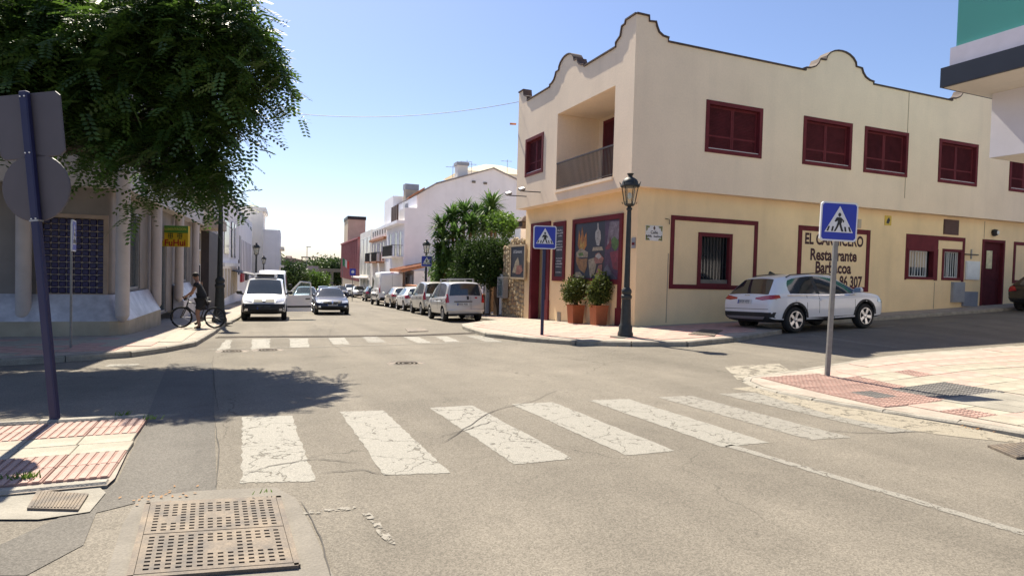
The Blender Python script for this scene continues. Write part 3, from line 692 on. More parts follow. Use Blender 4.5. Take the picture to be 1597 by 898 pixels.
# pair of windows by the door
a0, a1 = sc7(115, 370)[0], sc7(380, 370)[0]; b1 = sc7(600, 390)[0]; zt = sc7(360, 199)[1]; zb2 = (sc7(95, 560)[1]+sc7(362, 567)[1])/2
m = MB(); lbox(m, oG, uR, nR, a0, a1, W2[3], zt, -.02, .01); lbox(m, oG, uR, nR, a0, W2[0], zb2, W2[3]-.002, -.02, .01); lbox(m, oG, uR, nR, W2[1], a1+.02, zb2, W2[3]-.002, -.02, .01); lbox(m, oG, uR, nR, a1+.002, b1, zt-.16, zt-.001, -.018, .01); lbox(m, oG, uR, nR, b1-.14, b1, W3[2]-.05, zt-.162, -.018, .01)
m.build('surround', MAROON, rest)
for W_ in (W2, W3):
    m = MB(); frame(m, oG, uR, nR, *W_, .10, -.035, .15); w = m.build('window', MAROON, rest)
    m = MB(); lbox(m, oG, uR, nR, W_[0], W_[1], W_[2], W_[3], .17, .19); m.build('pane', GLASS_D, w)
    uw = W_[1]-.35 if W_ is W2 else W_[1]-.12
    for k in range(8):
        u = W_[0]+.13+(uw-W_[0]-.16)*k/7; m = MB(); lbox(m, oG, uR, nR, u-.01, u+.01, W_[2]+.1, W_[3]-.1, .06, .08); m.build('bar', WHT_M, w)
    m = MB(); frame(m, oG, uR, nR, W_[0]+.11, uw, W_[2]+.1, W_[3]-.1, .035, .09, .12); lbox(m, oG, uR, nR, (W_[0]+uw)/2-.02, (W_[0]+uw)/2+.02, W_[2]+.1, W_[3]-.1, .09, .12); m.build('window_frame', WHT_M, w)
    if W_ is W2: m = MB(); lbox(m, oG, uR, nR, W_[0]+.12, uw, W_[3]-.72, W_[3]-.1, .125, .15); m.build('blind', BEIGE, w)
# door
m = MB(); frame(m, oG, uR, nR, *D1, .1, -.03, .12, 'lrt'); dr = m.build('door', MAROON, rest)
m = MB(); lbox(m, oG, uR, nR, D1[0]+.1, D1[1]-.1, D1[2], D1[3]-.1, .1, .14)
for zz in (.25, 1.35): frame(m, oG, uR, nR, D1[0]+.25, D1[1]-.25, D1[2]+zz, D1[2]+zz+.9, .05, .085, .1)
m.build('door_leaf', MAROON_D, dr)
m = MB(); a_, b_ = sc7(803, 320), sc7(842, 470); lbox(m, oG, uR, nR, a_[0], b_[0], b_[1], a_[1], .07, .084); m.build('notice', mat('cream_notice', (.62, .55, .33), .6, .25, 6), dr)
# boxes, vent, lamp on the wall : things of their own
def wallbox(name, label, cat, p0, p1, t, m_, door=True, f=sc7):
    a_, b_ = f(*p0), f(*p1); x0, x1 = sorted((a_[0], b_[0])); z0, z1 = sorted((a_[1], b_[1]))
    r_ = thing(name, label, cat, (XL+(x0+x1)/2, YL, z0)); mb = MB(); lbox(mb, oG, uR, nR, x0, x1, z0, z1, -t, .02); bx_ = mb.build('casing', m_, r_)
    if door: mb = MB(); lbox(mb, oG, uR, nR, x0+.06, x1-.06, z0+.06, z1-.06, -t-.012, -t+.002); mb.build('cover', m_, r_)
    return r_
wallbox('meter_box', 'white framed meter box on tan wall beside the maroon door', 'meter box', (608, 405), (712, 562), .06, WHT_M)
wallbox('meter_box', 'tall pale grey meter cabinet fixed under the small barred window', 'meter box', (492, 578), (580, 745), .10, GREYBOX)
wallbox('utility_cabinet', 'blue grey cabinet low on the wall left of the door', 'cabinet', (582, 657), (692, 778), .08, mat('blue_grey_panel', (.22, .24, .30), .6, .1, 3), False)
v_ = wallbox('vent_grille', 'brown louvred vent above the pair of barred windows', 'vent', (432, 62), (548, 195), .03, mat('brown_vent', (.10, .05, .04), .7, .15, 5), False)
a_, b_ = sc7(432, 62), sc7(548, 195)
for k in range(7):
    mb = MB(); z = b_[1]+(a_[1]-b_[1])*(k+.5)/7; lbox(mb, oG, uR, nR, a_[0]+.04, b_[0]-.04, z-.03, z+.02, -.045, -.028); mb.build('slat', MATS['brown_vent'], v_)
r_ = thing('wall_lamp', 'small oval lamp on the wall over the maroon door', 'lamp', (XL+sc7(835, 172)[0], YL, sc7(835, 172)[1])); mb = MB(); c_ = sc7(835, 172)
mb.lathe([(.02, -.16), (.1, -.12), (.13, 0), (.1, .1), (.02, .13)], (XL+c_[0], YL-.08, c_[1]), 10); mb.build('housing', BLACKM, r_, 40); mb = MB(); mb.bbox(XL+c_[0]-.07, XL+c_[0]+.07, YL-.22, YL-.19, c_[1]-.08, c_[1]+.05, .02); mb.build('lens', WHT_M, r_)
r_ = thing('wall_bracket', 'thin dark bracket arm on the wall left of the door', 'bracket', (XL+sc7(655, 350)[0], YL, sc7(655, 350)[1])); a_, b_ = sc7(605, 350), sc7(708, 354); mb = MB(); lbox(mb, oG, uR, nR, a_[0], b_[0], a_[1]-.025, a_[1]+.015, -.06, .01); mb.build('arm', BLACKM, r_); a_, b_ = sc7(655, 312), sc7(655, 390); mb = MB(); lbox(mb, oG, uR, nR, a_[0]-.02, a_[0]+.01, b_[1], a_[1], -.055, .01); mb.build('stem', GREYM, r_)
YEL = mat('yellow_enamel', (.62, .42, .03), .4, .1, 4)
c_ = rg(1384.5, 344); r_ = thing('alarm_sign', 'small yellow alarm sign on the wall above the parked white car', 'sign', (XL+c_[0], YL, c_[1]-.18)); mb = MB(); lbox(mb, oG, uR, nR, c_[0]-.17, c_[0]+.17, c_[1]-.18, c_[1]+.18, -.02, .01); mb.build('plate', YEL, r_)
mb = MB(); mb.prism([(XL+c_[0]-.1, c_[1]-.1), (XL+c_[0]+.02, c_[1]-.12), (XL+c_[0]+.1, c_[1]+.02), (XL+c_[0]+.03, c_[1]+.12), (XL+c_[0]-.06, c_[1]+.03)], 'y', YL-.026, YL-.021); mb.build('emblem', BLACKM, r_)
c_ = rg(1339, 349); r_ = thing('junction_box', 'small beige junction box above the painted wall sign', 'junction box', (XL+c_[0], YL, c_[1]-.15)); mb = MB(); lbox(mb, oG, uR, nR, c_[0]-.08, c_[0]+.08, c_[1]-.16, c_[1]+.16, -.05, .01); mb.build('casing', BEIGE, r_); mb = MB(); lbox(mb, oG, uR, nR, c_[0]-.06, c_[0]+.06, c_[1]-.13, c_[1]+.13, -.056, -.048); mb.build('cover', BEIGE, r_)
# painted lettering of the wall sign
INK = mat('maroon_lettering', (.06, .016, .018), .7, .1)
fs = lambda u, v: rg(1230+u/4.99, 320+v/4.99)
for txt, c0, c1, zc, sz in (('EL CARNICERO', fs(120, 262), fs(585, 290), None, .52), ('Restaurante', fs(162, 386), fs(532, 402), None, .55), ('Barbacoa', fs(202, 488), fs(487, 494), None, .55)):
    me = text_mesh(txt, sz, .011); wdt = max(v.co.x for v in me.vertices)-min(v.co.x for v in me.vertices); bpy.data.meshes.remove(me)
    k = (c1[0]-c0[0])/wdt
    text_on('lettering', txt, sz, INK, (XL+(c0[0]+c1[0])/2, YL-.004, (c0[1]+c1[1])/2), (1, 0, 0), (0, 0, 1), rest, .019, k*.97)
c0, c1 = fs(390, 600), fs(570, 602)
me = text_mesh('86 307', .55, .011); wdt = max(v.co.x for v in me.vertices)-min(v.co.x for v in me.vertices); bpy.data.meshes.remove(me)
text_on('lettering', '86 307', .55, INK, (XL+(c0[0]+c1[0])/2, YL-.004, (c0[1]+c1[1])/2), (1, 0, 0), (0, 0, 1), rest, .019, (c1[0]-c0[0])/wdt*.97)
# tiled street name plaque
pl = rect(rg, (1006.5, 351), (1033, 352.5), (1032.5, 376.5), (1006, 375)); cxp, czp = (pl[0]+pl[1])/2, (pl[2]+pl[3])/2
PLQ = mat('white_glazed_tile', (.72, .70, .68), .25, .04, 3); OLV = mat('olive_glaze', (.16, .17, .03), .4, .4, 8)
r_ = thing('street_name_plaque', 'white glazed street name plaque with olive corner leaves', 'plaque', (XL+cxp, YL, pl[2]))
for i in range(3):
    for j in range(2):
        mb = MB(); w3, h2 = (pl[1]-pl[0])/3, (pl[3]-pl[2])/2; lbox(mb, oG, uR, nR, pl[0]+w3*i+.003, pl[0]+w3*(i+1)-.003, pl[2]+h2*j+.003, pl[2]+h2*(j+1)-.003, -.02, .01); mb.build('tile', PLQ, r_)
for sx in (-1, 1):
    for sz in (-1, 1):
        mb = MB(); ex, ez = XL+cxp+sx*(pl[1]-pl[0])*.48, czp+sz*(pl[3]-pl[2])*.47
        mb.prism([(ex, ez), (ex-sx*.15, ez-sz*.01), (ex-sx*.1, ez-sz*.07), (ex-sx*.05, ez-sz*.05), (ex-sx*.06, ez-sz*.12), (ex-sx*.01, ez-sz*.17)], 'y', YL-.026, YL-.021); mb.build('leaf_motif', OLV, r_)
mb = MB(); mb.prism([(XL+cxp-.04, czp+.15), (XL+cxp, czp+.09), (XL+cxp+.04, czp+.15), (XL+cxp, czp+.23)], 'y', YL-.026, YL-.021); mb.build('crest', WOOD, r_)
text_on('lettering', 'Calle', .13, BLACKM, (XL+cxp, YL-.024, czp+.02), (1, 0, 0), (0, 0, 1), r_, .002)
for k, (u0, u1) in enumerate(((-.30, -.06), (-.01, .30))):
    mb = MB(); x = u0
    while x < u1-.02: h = random.choice((.035, .04, .065)); mb.box(XL+cxp+x, XL+cxp+x+.016, YL-.026, YL-.021, czp-.12, czp-.12+h); x += .028
    tag(mb.build('small_lettering', BLACKM, r_), kind='stuff')
# ------- street face: poster, menu board, entrance
def lrect(*pts): q = rect(lg, *pts); return (min(q[0], q[1]), max(q[0], q[1]), q[2], q[3])
pq = lrect((894.9, 341.8), (973.7, 333.7), (969, 448.7), (892.5, 435.4))
PN = mat('poster_night', (.028, .03, .042), .5, .25, 1.5)
pr = thing('poster_board', 'large framed food poster with flames on the restaurant street face', 'poster', (XL, YL+(pq[0]+pq[1])/2, pq[2]))
mb = MB(); frame(mb, oG, uL, nL, *pq, .16, -.06, .01); lbox(mb, oG, uL, nL, pq[0], pq[0]+.18, zg0+.3, pq[2]-.002, -.055, .01); lbox(mb, oG, uL, nL, pq[0]-.04, pq[0]+.24, zg0+.3, g(XL, YL)+.62, -.075, .008); mb.build('frame', MAROON, pr)
mb = MB(); lbox(mb, oG, uL, nL, pq[0]+.16, pq[1]-.16, pq[2]+.16, pq[3]-.16, -.02, .01); mb.build('poster', PN, pr)
s5 = lambda u, v: onX(820+u/6.41, 320+v/6.41, XL)
pcol = {'fl': (.75, .28, .03), 'ye': (.8, .5, .08), 'bu': (.55, .28, .10), 'cr': (.62, .52, .36), 'wh': (.75, .72, .66), 'pk': (.55, .24, .18), 'pu': (.14, .06, .13), 'li': (.38, .30, .34), 'gr': (.16, .30, .06), 'rd': (.36, .05, .08), 'gy': (.22, .2, .26), 'br': (.16, .07, .05)}
PM = {k: mat('poster_'+k, tuple(c_*.45 for c_ in v), .45, .4, 5, fine=.2, bscale=12) for k, v in pcol.items()}
art = [('pu', [(800, 150), (950, 146), (935, 770), (790, 740)]), ('li', [(845, 165), (945, 160), (943, 330), (815, 420)]), ('rd', [(800, 430), (835, 380), (850, 310), (862, 380), (850, 430), (815, 450)]), ('gr', [(860, 350), (890, 310), (930, 350), (942, 390), (900, 460), (868, 420)]), ('rd', [(845, 470), (940, 450), (935, 650), (880, 640)]),
       ('gy', [(785, 640), (820, 590), (870, 680), (925, 740), (930, 768), (790, 745)]), ('fl', [(525, 400), (540, 250), (552, 340), (570, 215), (588, 330), (612, 270), (615, 400), (590, 450), (545, 450)]), ('ye', [(545, 420), (556, 340), (572, 390), (590, 350), (590, 430), (560, 440)]),
       ('cr', [(512, 470), (560, 430), (628, 470), (625, 520), (515, 520)]), ('gr', [(530, 480), (575, 470), (585, 505), (540, 510)]), ('bu', [(508, 515), (560, 540), (622, 530), (615, 620), (590, 680), (540, 640), (512, 570)]), ('cr', [(505, 670), (545, 665), (590, 730), (500, 715)]),
       ('wh', [(722, 180), (734, 178), (738, 240), (755, 265), (758, 330), (740, 405), (715, 400), (700, 320), (705, 265), (722, 240)]), ('cr', [(680, 420), (770, 415), (780, 450), (672, 458)]), ('cr', [(630, 545), (690, 525), (710, 600), (690, 690), (650, 730), (640, 640)]), ('pk', [(690, 545), (705, 490), (740, 470), (785, 530), (770, 580), (700, 585)]), ('wh', [(700, 510), (740, 475), (765, 515), (735, 540)]), ('pk', [(700, 700), (735, 600), (770, 590), (768, 715)])]
for i, (k, P) in enumerate(art):
    mb = MB(); mb.prism([(lambda p: (p.y, p.z))(s5(*q)) for q in P], 'x', XL-.0215-.0006*i, XL-.0205); mb.build('print', PM[k], pr)
mq = lrect((864.5, 346.8), (884, 344.6), (880.8, 438.6), (862, 437.8))
mr_ = thing('menu_board', 'narrow framed menu board between the entrance and the big poster', 'menu board', (XL, YL+(mq[0]+mq[1])/2, mq[2]))
mb = MB(); frame(mb, oG, uL, nL, *mq, .17, -.05, .01); mb.build('frame', MAROON, mr_)
mb = MB(); lbox(mb, oG, uL, nL, mq[0]+.17, mq[1]-.17, mq[2]+.17, mq[3]-.17, -.02, .01); mb.build('panel', PN, mr_)
CHALK = mat('chalk_lettering', (.45, .45, .47), .8, .1); cy_ = YL+(mq[0]+mq[1])/2
for k in range(22):
    z = mq[3]-.35-k*.105; w = random.uniform(.25, .48)*(mq[1]-mq[0]-.34)
    if k in (3, 8, 9, 14, 19) or z < mq[2]+.3: continue
    mb = MB(); t = -w
    while t < w-.05: s_ = random.uniform(.04, .1); mb.box(XL-.026, XL-.0205, cy_+t, cy_+t+s_, z, z+random.choice((.025, .035, .05))); t += s_+.03
    tag(mb.build('menu_line', CHALK, mr_), kind='stuff')
# entrance
mb = MB(); frame(mb, oG, uL, nL, DL[0]-.02, DL[1]+.02, DL[2], DL[3]+.18, .2, -.06, .3, 'lrt'); lbox(mb, oG, uL, nL, DL[0]-.06, DL[0]+.24, DL[2]-.2, DL[2]+.95, -.09, .2); en = mb.build('entrance_surround', MAROON, rest)
mb = MB(); lbox(mb, oG, uL, nL, DL[0]+.18, DL[1]-.18, DL[2], DL[3], .42, .47); mb.build('door_leaf', MAROON_D, en)
for k in range(3):
    mb = MB(); frame(mb, oG, uL, nL, DL[0]+.25, DL[1]-.25, DL[2]+.15+k*.85, DL[2]+.9+k*.85, .06, .395, .42); mb.build('door_panel', MAROON, en)
mb = MB(); a_ = lg(872, 494); lbox(mb, oG, uL, nL, a_[0]-.16, a_[0]+.16, a_[1]-.18, a_[1]+.18, -.012, .01); vv = mb.build('vent', mat('plaster_vent', (.42, .33, .22), .8, .1, 5), rest)
for k in range(6):
    mb = MB(); lbox(mb, oG, uL, nL, a_[0]-.13, a_[0]+.13, a_[1]-.15+k*.055, a_[1]-.125+k*.055, -.02, -.01); mb.build('slat', GREYM, vv)
c_ = lg(990.5, 379); r_ = thing('intercom', 'small grey and red intercom on the restaurant corner', 'intercom', (XL, YL+c_[0], c_[1]-.15)); mb = MB(); lbox(mb, oG, uL, nL, .06, .26, c_[1]-.16, c_[1]+.16, -.03, .01); mb.build('casing', GREYM, r_); mb = MB(); lbox(mb, oG, uL, nL, .09, .23, c_[1]-.06, c_[1]+.02, -.036, -.028); mb.build('button_plate', MAROON, r_)
# floodlights under the end window
for (px, py, pe, tilt) in ((825, 292, 838, 0), (803, 305, 818, 0)):
    pass
for k, (pa, pb) in enumerate((((843, 300), (826, 300)), ((821, 306.5), (803, 304)))):
    A = onX(*pa, XU); r_ = thing('floodlight', ('grey floodlight on a bracket arm below the end window', 'grey floodlight on a bracket arm at the far wall edge')[k], 'floodlight', A)
    B = A+Vector((-.75, .1, 0)); mb = MB(); mb.tube([A, B], .02, 6); mb.build('arm', BLACKM, r_); Mx = Matrix.Translation(B+Vector((0, 0, .08))) @ Euler((R(25), R(-20), 0)).to_matrix().to_4x4(); mb = MB(); mb.bbox(-.12, .12, -.1, .1, -.05, .05, .02, Mx); mb.build('lamp_head', GREYM, r_); mb = MB(); mb.box(-.1, .1, -.08, .08, -.058, -.049, Mx); mb.build('lens', GLASS_D, r_)
c_ = onX(803, 193.5, XU); mb = MB(); mb.tube([c_+Vector((.05, 0, 0)), c_+Vector((-.22, 0, -.02))], .045, 8); mb.build('water_spout', TERRA, rest)
JN = mat('joint_tan', (.42, .33, .24), .9, .1)  # tan strips standing for the wall's vertical expansion joints
for (pa, pb, f_, o_) in (((1417, 145), (1410.5, 309), rp, oR), ((1039, 395), (1038.5, 503), rg, oG), ((1457.5, 440), (1455.5, 481), rg, oG), ((1536, 345), (1534.5, 372), rg, oG)):
    a_, b_ = f_(*pa), f_(*pb); mb = MB(); lbox(mb, o_, uR, nR, b_[0]-.012, b_[0]+.012, b_[1], a_[1], -.012, .0); mb.build('joint_strip', JN, rest)
a_, b_ = rg(1037, 341), rg(1043, 350); mb = MB(); mb.tube([(XL+a_[0], YL-.03, a_[1]), (XL+(a_[0]+b_[0])/2+.05, YL-.05, (a_[1]+b_[1])/2+.06), (XL+b_[0], YL-.03, b_[1])], .012, 5); mb.build('loose_cable', BLACKM, rest)
# ------------------------------------------------------------------ stone wall, gate and garden wall beside it
STONE = mat('tan_rubble_stone', (.40, .30, .18), .9, .35, 5, .6, 12, fine=.2, col2=(.55, .43, .26))
XS = XL-.05; ys0, ys1 = YE+.02, onX(783, 440, XS).y; zs = g(XS, ys0)
sw = thing('stone_wall', 'tan rubble stone wall carrying a framed poster beside the entrance', 'wall', (XS, (ys0+ys1)/2, zs))
zt1, zt0 = onX(822, 371, XS).z, onX(786, 385, XS).z
core = MB(); core.prism([(ys0, zs-.3), (ys1, zs-.45), (ys1, zt0-.05), (ys0+1.2, zt1-.05), (ys0, zt1-.05)], 'x', XS+.05, XS+.4); core.build('wall_core', mat('stone_mortar', (.30, .24, .16), .95, .2, 8, .4, 30), sw)
st_me = []
for k in range(8):
    mb = MB(); b_ = bmesh.new(); bmesh.ops.create_icosphere(b_, subdivisions=1, radius=1.0)
    for v in b_.verts: v.co = Vector((v.co.x*.07, v.co.y*.17*random.uniform(.8, 1.15), v.co.z*.13*random.uniform(.8, 1.15)))
    me = bpy.data.meshes.new('stone'); b_.to_mesh(me); b_.free(); setmat(me, STONE if k % 3 else mat('brown_rubble_stone', (.28, .19, .11), .9, .35, 6, .6, 14, fine=.2)); st_me.append(me)
y = ys0+.12; cnt = 0
while y < ys1-.05 and cnt < 290:
    z = zs-.1
    while z < lerp1(y, [ys0, ys0+1.2, ys1], [zt1, zt1, zt0])-.02:
        o = link('stone', random.choice(st_me), sw); o.location = wm(sw).inverted() @ Vector((XS+.06, y+random.uniform(-.06, .06), z)); o.rotation_euler = (random.uniform(-.6, .6), random.uniform(-.15, .15), 0); cnt += 1; z += .205*random.uniform(.85, 1.1)
    y += .27
wp = rect(lambda px, py: (onX(px, py, XS-.03).y, onX(px, py, XS-.03).z), (799, 385), (820, 384), (819, 433), (798, 432)); y0_, y1_ = min(wp[:2]), max(wp[:2])
r_ = thing('wall_poster', 'framed dark steak poster hung on the rubble stone wall', 'poster', (XS-.03, (y0_+y1_)/2, wp[2]))
oS = Vector((XS-.08, 0, 0)); mb = MB(); frame(mb, oS, uL, nL, y0_-.08, y1_+.08, wp[2]-.08, wp[3]+.08, .08, -.02, .06); mb.build('frame', mat('sand_frame', (.45, .35, .22), .8, .15), r_); mb = MB(); lbox(mb, oS, uL, nL, y0_, y1_, wp[2], wp[3], .0, .05); mb.build('poster', PN, r_)
yc, zc, hh, ww = (y0_+y1_)/2, (wp[2]+wp[3])/2, wp[3]-wp[2], y1_-y0_
mb = MB(); mb.prism([(yc+.38*ww, zc-.35*hh), (yc+.15*ww, zc+.02*hh), (yc-.02*ww, zc+.16*hh), (yc-.12*ww, zc), (yc-.2*ww, zc-.38*hh)], 'x', XS-.0835, XS-.0805); mb.build('print', PM['cr'], r_)
mb = MB(); mb.prism([(yc+.1*ww, zc-.4*hh), (yc+.05*ww, zc-.12*hh), (yc-.3*ww, zc-.1*hh), (yc-.4*ww, zc-.28*hh), (yc-.2*ww, zc-.4*hh)], 'x', XS-.0845, XS-.0805); mb.build('print', PM['pk'], r_)
text_on('lettering', 'El Carnicero', .2, CHALK, (XS-.084, yc, zc+.33*hh), (0, -1, 0), (0, 0, 1), r_, .003, .9)
# gate with pale pilaster strips, then the low garden wall under the hedge
yg1 = onX(757, 450, XS).y; BRN = mat('brown_gate', (.13, .075, .05), .7, .2, 4)
gt = thing('garden_gate', 'brown gate recess with two pale upright strips', 'gate', (XS+.3, (ys1+yg1)/2, g(XS, ys1)))
for k, yy in enumerate((ys1+.12, yg1-.15)): mb = MB(); mb.box(XS-.02, XS+.12, yy-.11, yy+.11, g(XS, yy)+.2, g(XS, yy)+.12+1.95); mb.build('upright_strip', WHT_M, gt)
mb = MB(); mb.box(XS+.45, XS+.5, ys1+.01, yg1, g(XS, ys1)-.1, g(XS, ys1)+2.1); mb.build('gate_leaf', BRN, gt)
mb = MB(); mb.box(XS+.05, XS+.55, ys1+.3, yg1-.3, g(XS, ys1)+2.1, g(XS, ys1)+2.35); mb.build('lintel', mat('brown_lintel', (.2, .12, .08), .8, .2), gt)
gw = thing('garden_wall', 'low tan garden wall under the ivy hedge', 'wall', (XS+.1, 33, g(XS, 33))); mb = MB(); mb.box(XS, XS+.3, yg1+.02, 46, g(XS, 46)-.2, g(XS, yg1)+1.0); mb.build('wall_body', mat('tan_garden_wall', (.33, .24, .15), .9, .2, 4, .3, 30), gw); mb = MB(); mb.box(XS-.05, XS+.35, yg1+.02, 46, g(XS, yg1)+1.003, g(XS, yg1)+1.1); mb.build('cap', TERRA, gw)
r_ = thing('display_case', 'grey metal display case with glass front on the stone wall', 'display case', (XS-.1, ys1-.45, g(XS, ys1)+1.05)); mb = MB(); frame(mb, (XS-.28, ys1-.85, 0), uL, nL, 0, .75, g(XS, ys1)+1.0, g(XS, ys1)+1.95, .09, 0, .24); mb.build('frame', GREYM, r_); mb = MB(); mb.box(XS-.12, XS-.08, ys1-.8, ys1-.15, g(XS, ys1)+1.08, g(XS, ys1)+1.88); mb.build('back_panel', WHT_M, r_); mb = MB(); mb.box(XS-.26, XS-.25, ys1-.77, ys1-.18, g(XS, ys1)+1.08, g(XS, ys1)+1.88); mb.build('pane', glass('case_glass', (.3, .35, .35), .05, .4), r_)
# dark screen wall top behind the stone wall and little chimney
r_ = thing('chimney', 'small white chimney with brown cowl behind the stone wall', 'chimney', (12.2, 27.5, 1.5)); c_ = atd(818, 356, 29.5)
r_.location = (c_.x, c_.y, c_.z-3.2); mb = MB(); mb.box(c_.x-.35, c_.x+.35, c_.y-.35, c_.y+.35, c_.z-3.2, c_.z-.05); mb.build('stack', WHITE, r_); mb = MB(); mb.lathe([(.42, -.05), (.42, .05), (.3, .07), (.3, .3), (.42, .32), (.2, .5), (.03, .6)], c_, 4, ang=R(45)); mb.build('cowl', mat('brown_cowl', (.09, .06, .045), .8, .2), r_)
mb = MB(); A = atd(800, 371, 27.2); mb.box(XS+.5, XS+3.0, YE+.1, YE+.25, zs-.3, A.z+.45); sc_ = mb.build('screen_wall', mat('dark_screen', (.07, .045, .035), .85, .2), None); tag(sc_, 'dark brown screen wall between the restaurant and the hedge', 'screen wall')
# ================================================================== THE OTHER BUILDINGS
SA = R(-2.5)                                     # the street beyond bends a little to the right
def win(root, x, y0, y1, z0, z1, m=GLASS_D, fm=WHT_M, ax='x', dep=.12, nm='window', fw=.06):
    """window set in front of a facade that faces -x (ax x) or -y (ax y), local coordinates"""
    mb = MB()
    if ax == 'x':
        frame(mb, (x, 0, 0), (0, 1, 0), (1, 0, 0), y0, y1, z0, z1, fw, -.03, .04); w = mb.build(nm, fm, root, local=True)
        mb = MB(); mb.box(x-.008, x+.03, y0+fw, y1-fw, z0+fw, z1-fw); mb.build('pane', m, w, local=True)
    else:
        frame(mb, (0, x, 0), (1, 0, 0), (0, 1, 0), y0, y1, z0, z1, fw, -.03, .04); w = mb.build(nm, fm, root, local=True)
        mb = MB(); mb.box(y0+fw, y1-fw, x-.008, x+.03, z0+fw, z1-fw); mb.build('pane', m, w, local=True)
    return w
def balcony(root, x, y0, y1, z, dep=.9, rail=BLACKM, slab_m=WHITE2, n=None):
    mb = MB(); mb.box(x-dep, x, y0, y1, z-.16, z); b = mb.build('balcony', slab_m, root, local=True)
    mb = MB(); mb.box(x-dep+.02, x-dep+.06, y0+.02, y1-.02, z+.93, z+.98); mb.box(x-dep+.06, x, y0+.02, y0+.06, z+.93, z+.98); mb.box(x-dep+.06, x, y1-.06, y1-.02, z+.93, z+.98)
    n = n or int((y1-y0)/.13)
    for i in range(n+1): y = y0+.04+(y1-y0-.08)*i/n; mb.box(x-dep+.03, x-dep+.05, y-.01, y+.01, z, z+.93)
    for i in range(6): xx = x-dep+.1+dep*.9*i/6; mb.box(xx-.01, xx+.01, y0+.03, y0+.05, z, z+.93)
    mb.build('railing', rail, b, local=True); return b
def roofz(px, py, dep): return atd(px, py, dep).z
# --- white gable house behind the garden
H = Vector((11.85, 53.0, g(11.85, 53))); gh1 = thing('gable_house', 'tall white gable house with balcony and long blank side wall', 'house', H, SA)
z0 = -.4; hz = lambda z: z-H.z
prof = [(0, z0), (0, hz(6.84)), (1.1, hz(6.9)), (1.1, hz(8.05)), (2.8, hz(9.1)), (8.1, hz(10.9)), (10.5, hz(10.0)), (15, hz(8.2)), (15, z0)]
mb = MB(); mb.prism(prof, 'y', 0, 10); mb.build('wall', WHITE, gh1, local=True)
mb = MB()
for (a, b) in zip(prof[3:7], prof[4:8]):
    mb.add([(a[0]-.1, -.2, a[1]+.01), (b[0]+.0, -.2, b[1]+.01), (b[0], 10.1, b[1]+.01), (a[0]-.1, 10.1, a[1]+.01), (a[0]-.1, -.2, a[1]+.1), (b[0], -.2, b[1]+.1), (b[0], 10.1, b[1]+.1), (a[0]-.1, 10.1, a[1]+.1)], [(0, 1, 2, 3), (4, 5, 6, 7), (0, 1, 5, 4), (1, 2, 6, 5), (2, 3, 7, 6), (3, 0, 4, 7)])
rf = mb.build('roof', mat('grey_roof_edge', (.3, .27, .27), .85, .2, 3), gh1, local=True)
mb = MB(); mb.box(5.2, 6.2, 2, 3, hz(9.7), hz(11.3)); mb.build('chimney', WHITE2, rf, local=True); mb = MB(); mb.box(5.1, 6.3, 1.9, 3.1, hz(11.3), hz(11.6)); mb.build('chimney_cap', GREYBOX, rf, local=True)
mb = MB(); mb.add([(.2, -.6, hz(7.55)), (1.6, -.6, hz(8.5)), (1.6, .3, hz(8.5)), (.2, .3, hz(7.55)), (.2, -.6, hz(7.72)), (1.6, -.6, hz(8.67)), (1.6, .3, hz(8.67)), (.2, .3, hz(7.72))], [(0, 1, 2, 3), (4, 5, 6, 7), (0, 1, 5, 4), (1, 2, 6, 5), (2, 3, 7, 6), (3, 0, 4, 7)]); mb.build('awning', TERRA, gh1, local=True)
for k in range(4):
    mb = MB(); y = .2+k*.9; mb.box(-.62, -.5, y, y+.62, hz(5.75), hz(7.1)); mb.build('wood_screen', WOOD, gh1, local=True)
mb = MB(); mb.box(-.7, 0, -.1, 10, hz(5.45), hz(5.72)); mb.build('terrace_edge', WHITE, gh1, local=True)
balcony(gh1, 0, .4, 6.2, hz(2.6), 1.0)
for k, y in enumerate((1.2, 3.6, 6.8)): win(gh1, 0, y, y+1.2, hz(2.6), hz(4.9), GLASS_D, WHT_M)
for k, y in enumerate((1.6, 4.6)): win(gh1, 0, y, y+1.1, 1.0, 2.4)
win(gh1, 0, 7.4, 8.4, .1, 2.5, WOOD, WOOD, nm='door')
for k in range(2):
    mb = MB(); c_ = (6.2+1.1*k, -.05, hz(9.55-.05*k)); mb.bbox(c_[0]-.17, c_[0]+.17, -.12, 0, c_[2]-.1, c_[2]+.1, .03); mb.build('wall_vent', CONC, gh1, local=True)
mb = MB(); mb.tube([(10.2, 6, hz(9.8)), (10.2, 6, hz(12.4))], .03, 6)
for (nm, px, py, dep) in (('a', 706, 281, 58), ('b', 728, 272, 60), ('c', 735, 276, 60), ('d', 791, 270, 64)):
    A = atd(px, py, dep); an = thing('roof_antenna', {'a': 'thin television antenna on the low end of the gable roof', 'b': 'television antenna near the middle of the gable roof', 'c': 'short antenna just left of the roof chimney', 'd': 'television antenna right of the yellow roof behind the gable'}[nm], 'antenna', A, SA, 'roof antennas')
    mb = MB(); mb.tube([(0, 0, -.2), (0, 0, 1.4)], .025, 5); mb.build('mast', GREYM, an, local=True); mb = MB(); mb.tube([(-.7, 0, 1.2), (.5, 0, 1.25)], .02, 5)
    for k in range(5): mb.tube([(-.6+.25*k, -.25, 1.21), (-.6+.25*k, .25, 1.21)], .012, 4)
    mb.build('elements', GREYM, an, local=True)
A = atd(735, 270, 72); yr = thing('roof_house', 'pale yellow pitched roof rising behind the white gable', 'house', (A.x-1, A.y, g(A.x, A.y)), SA); hh = A.z-yr.location.z
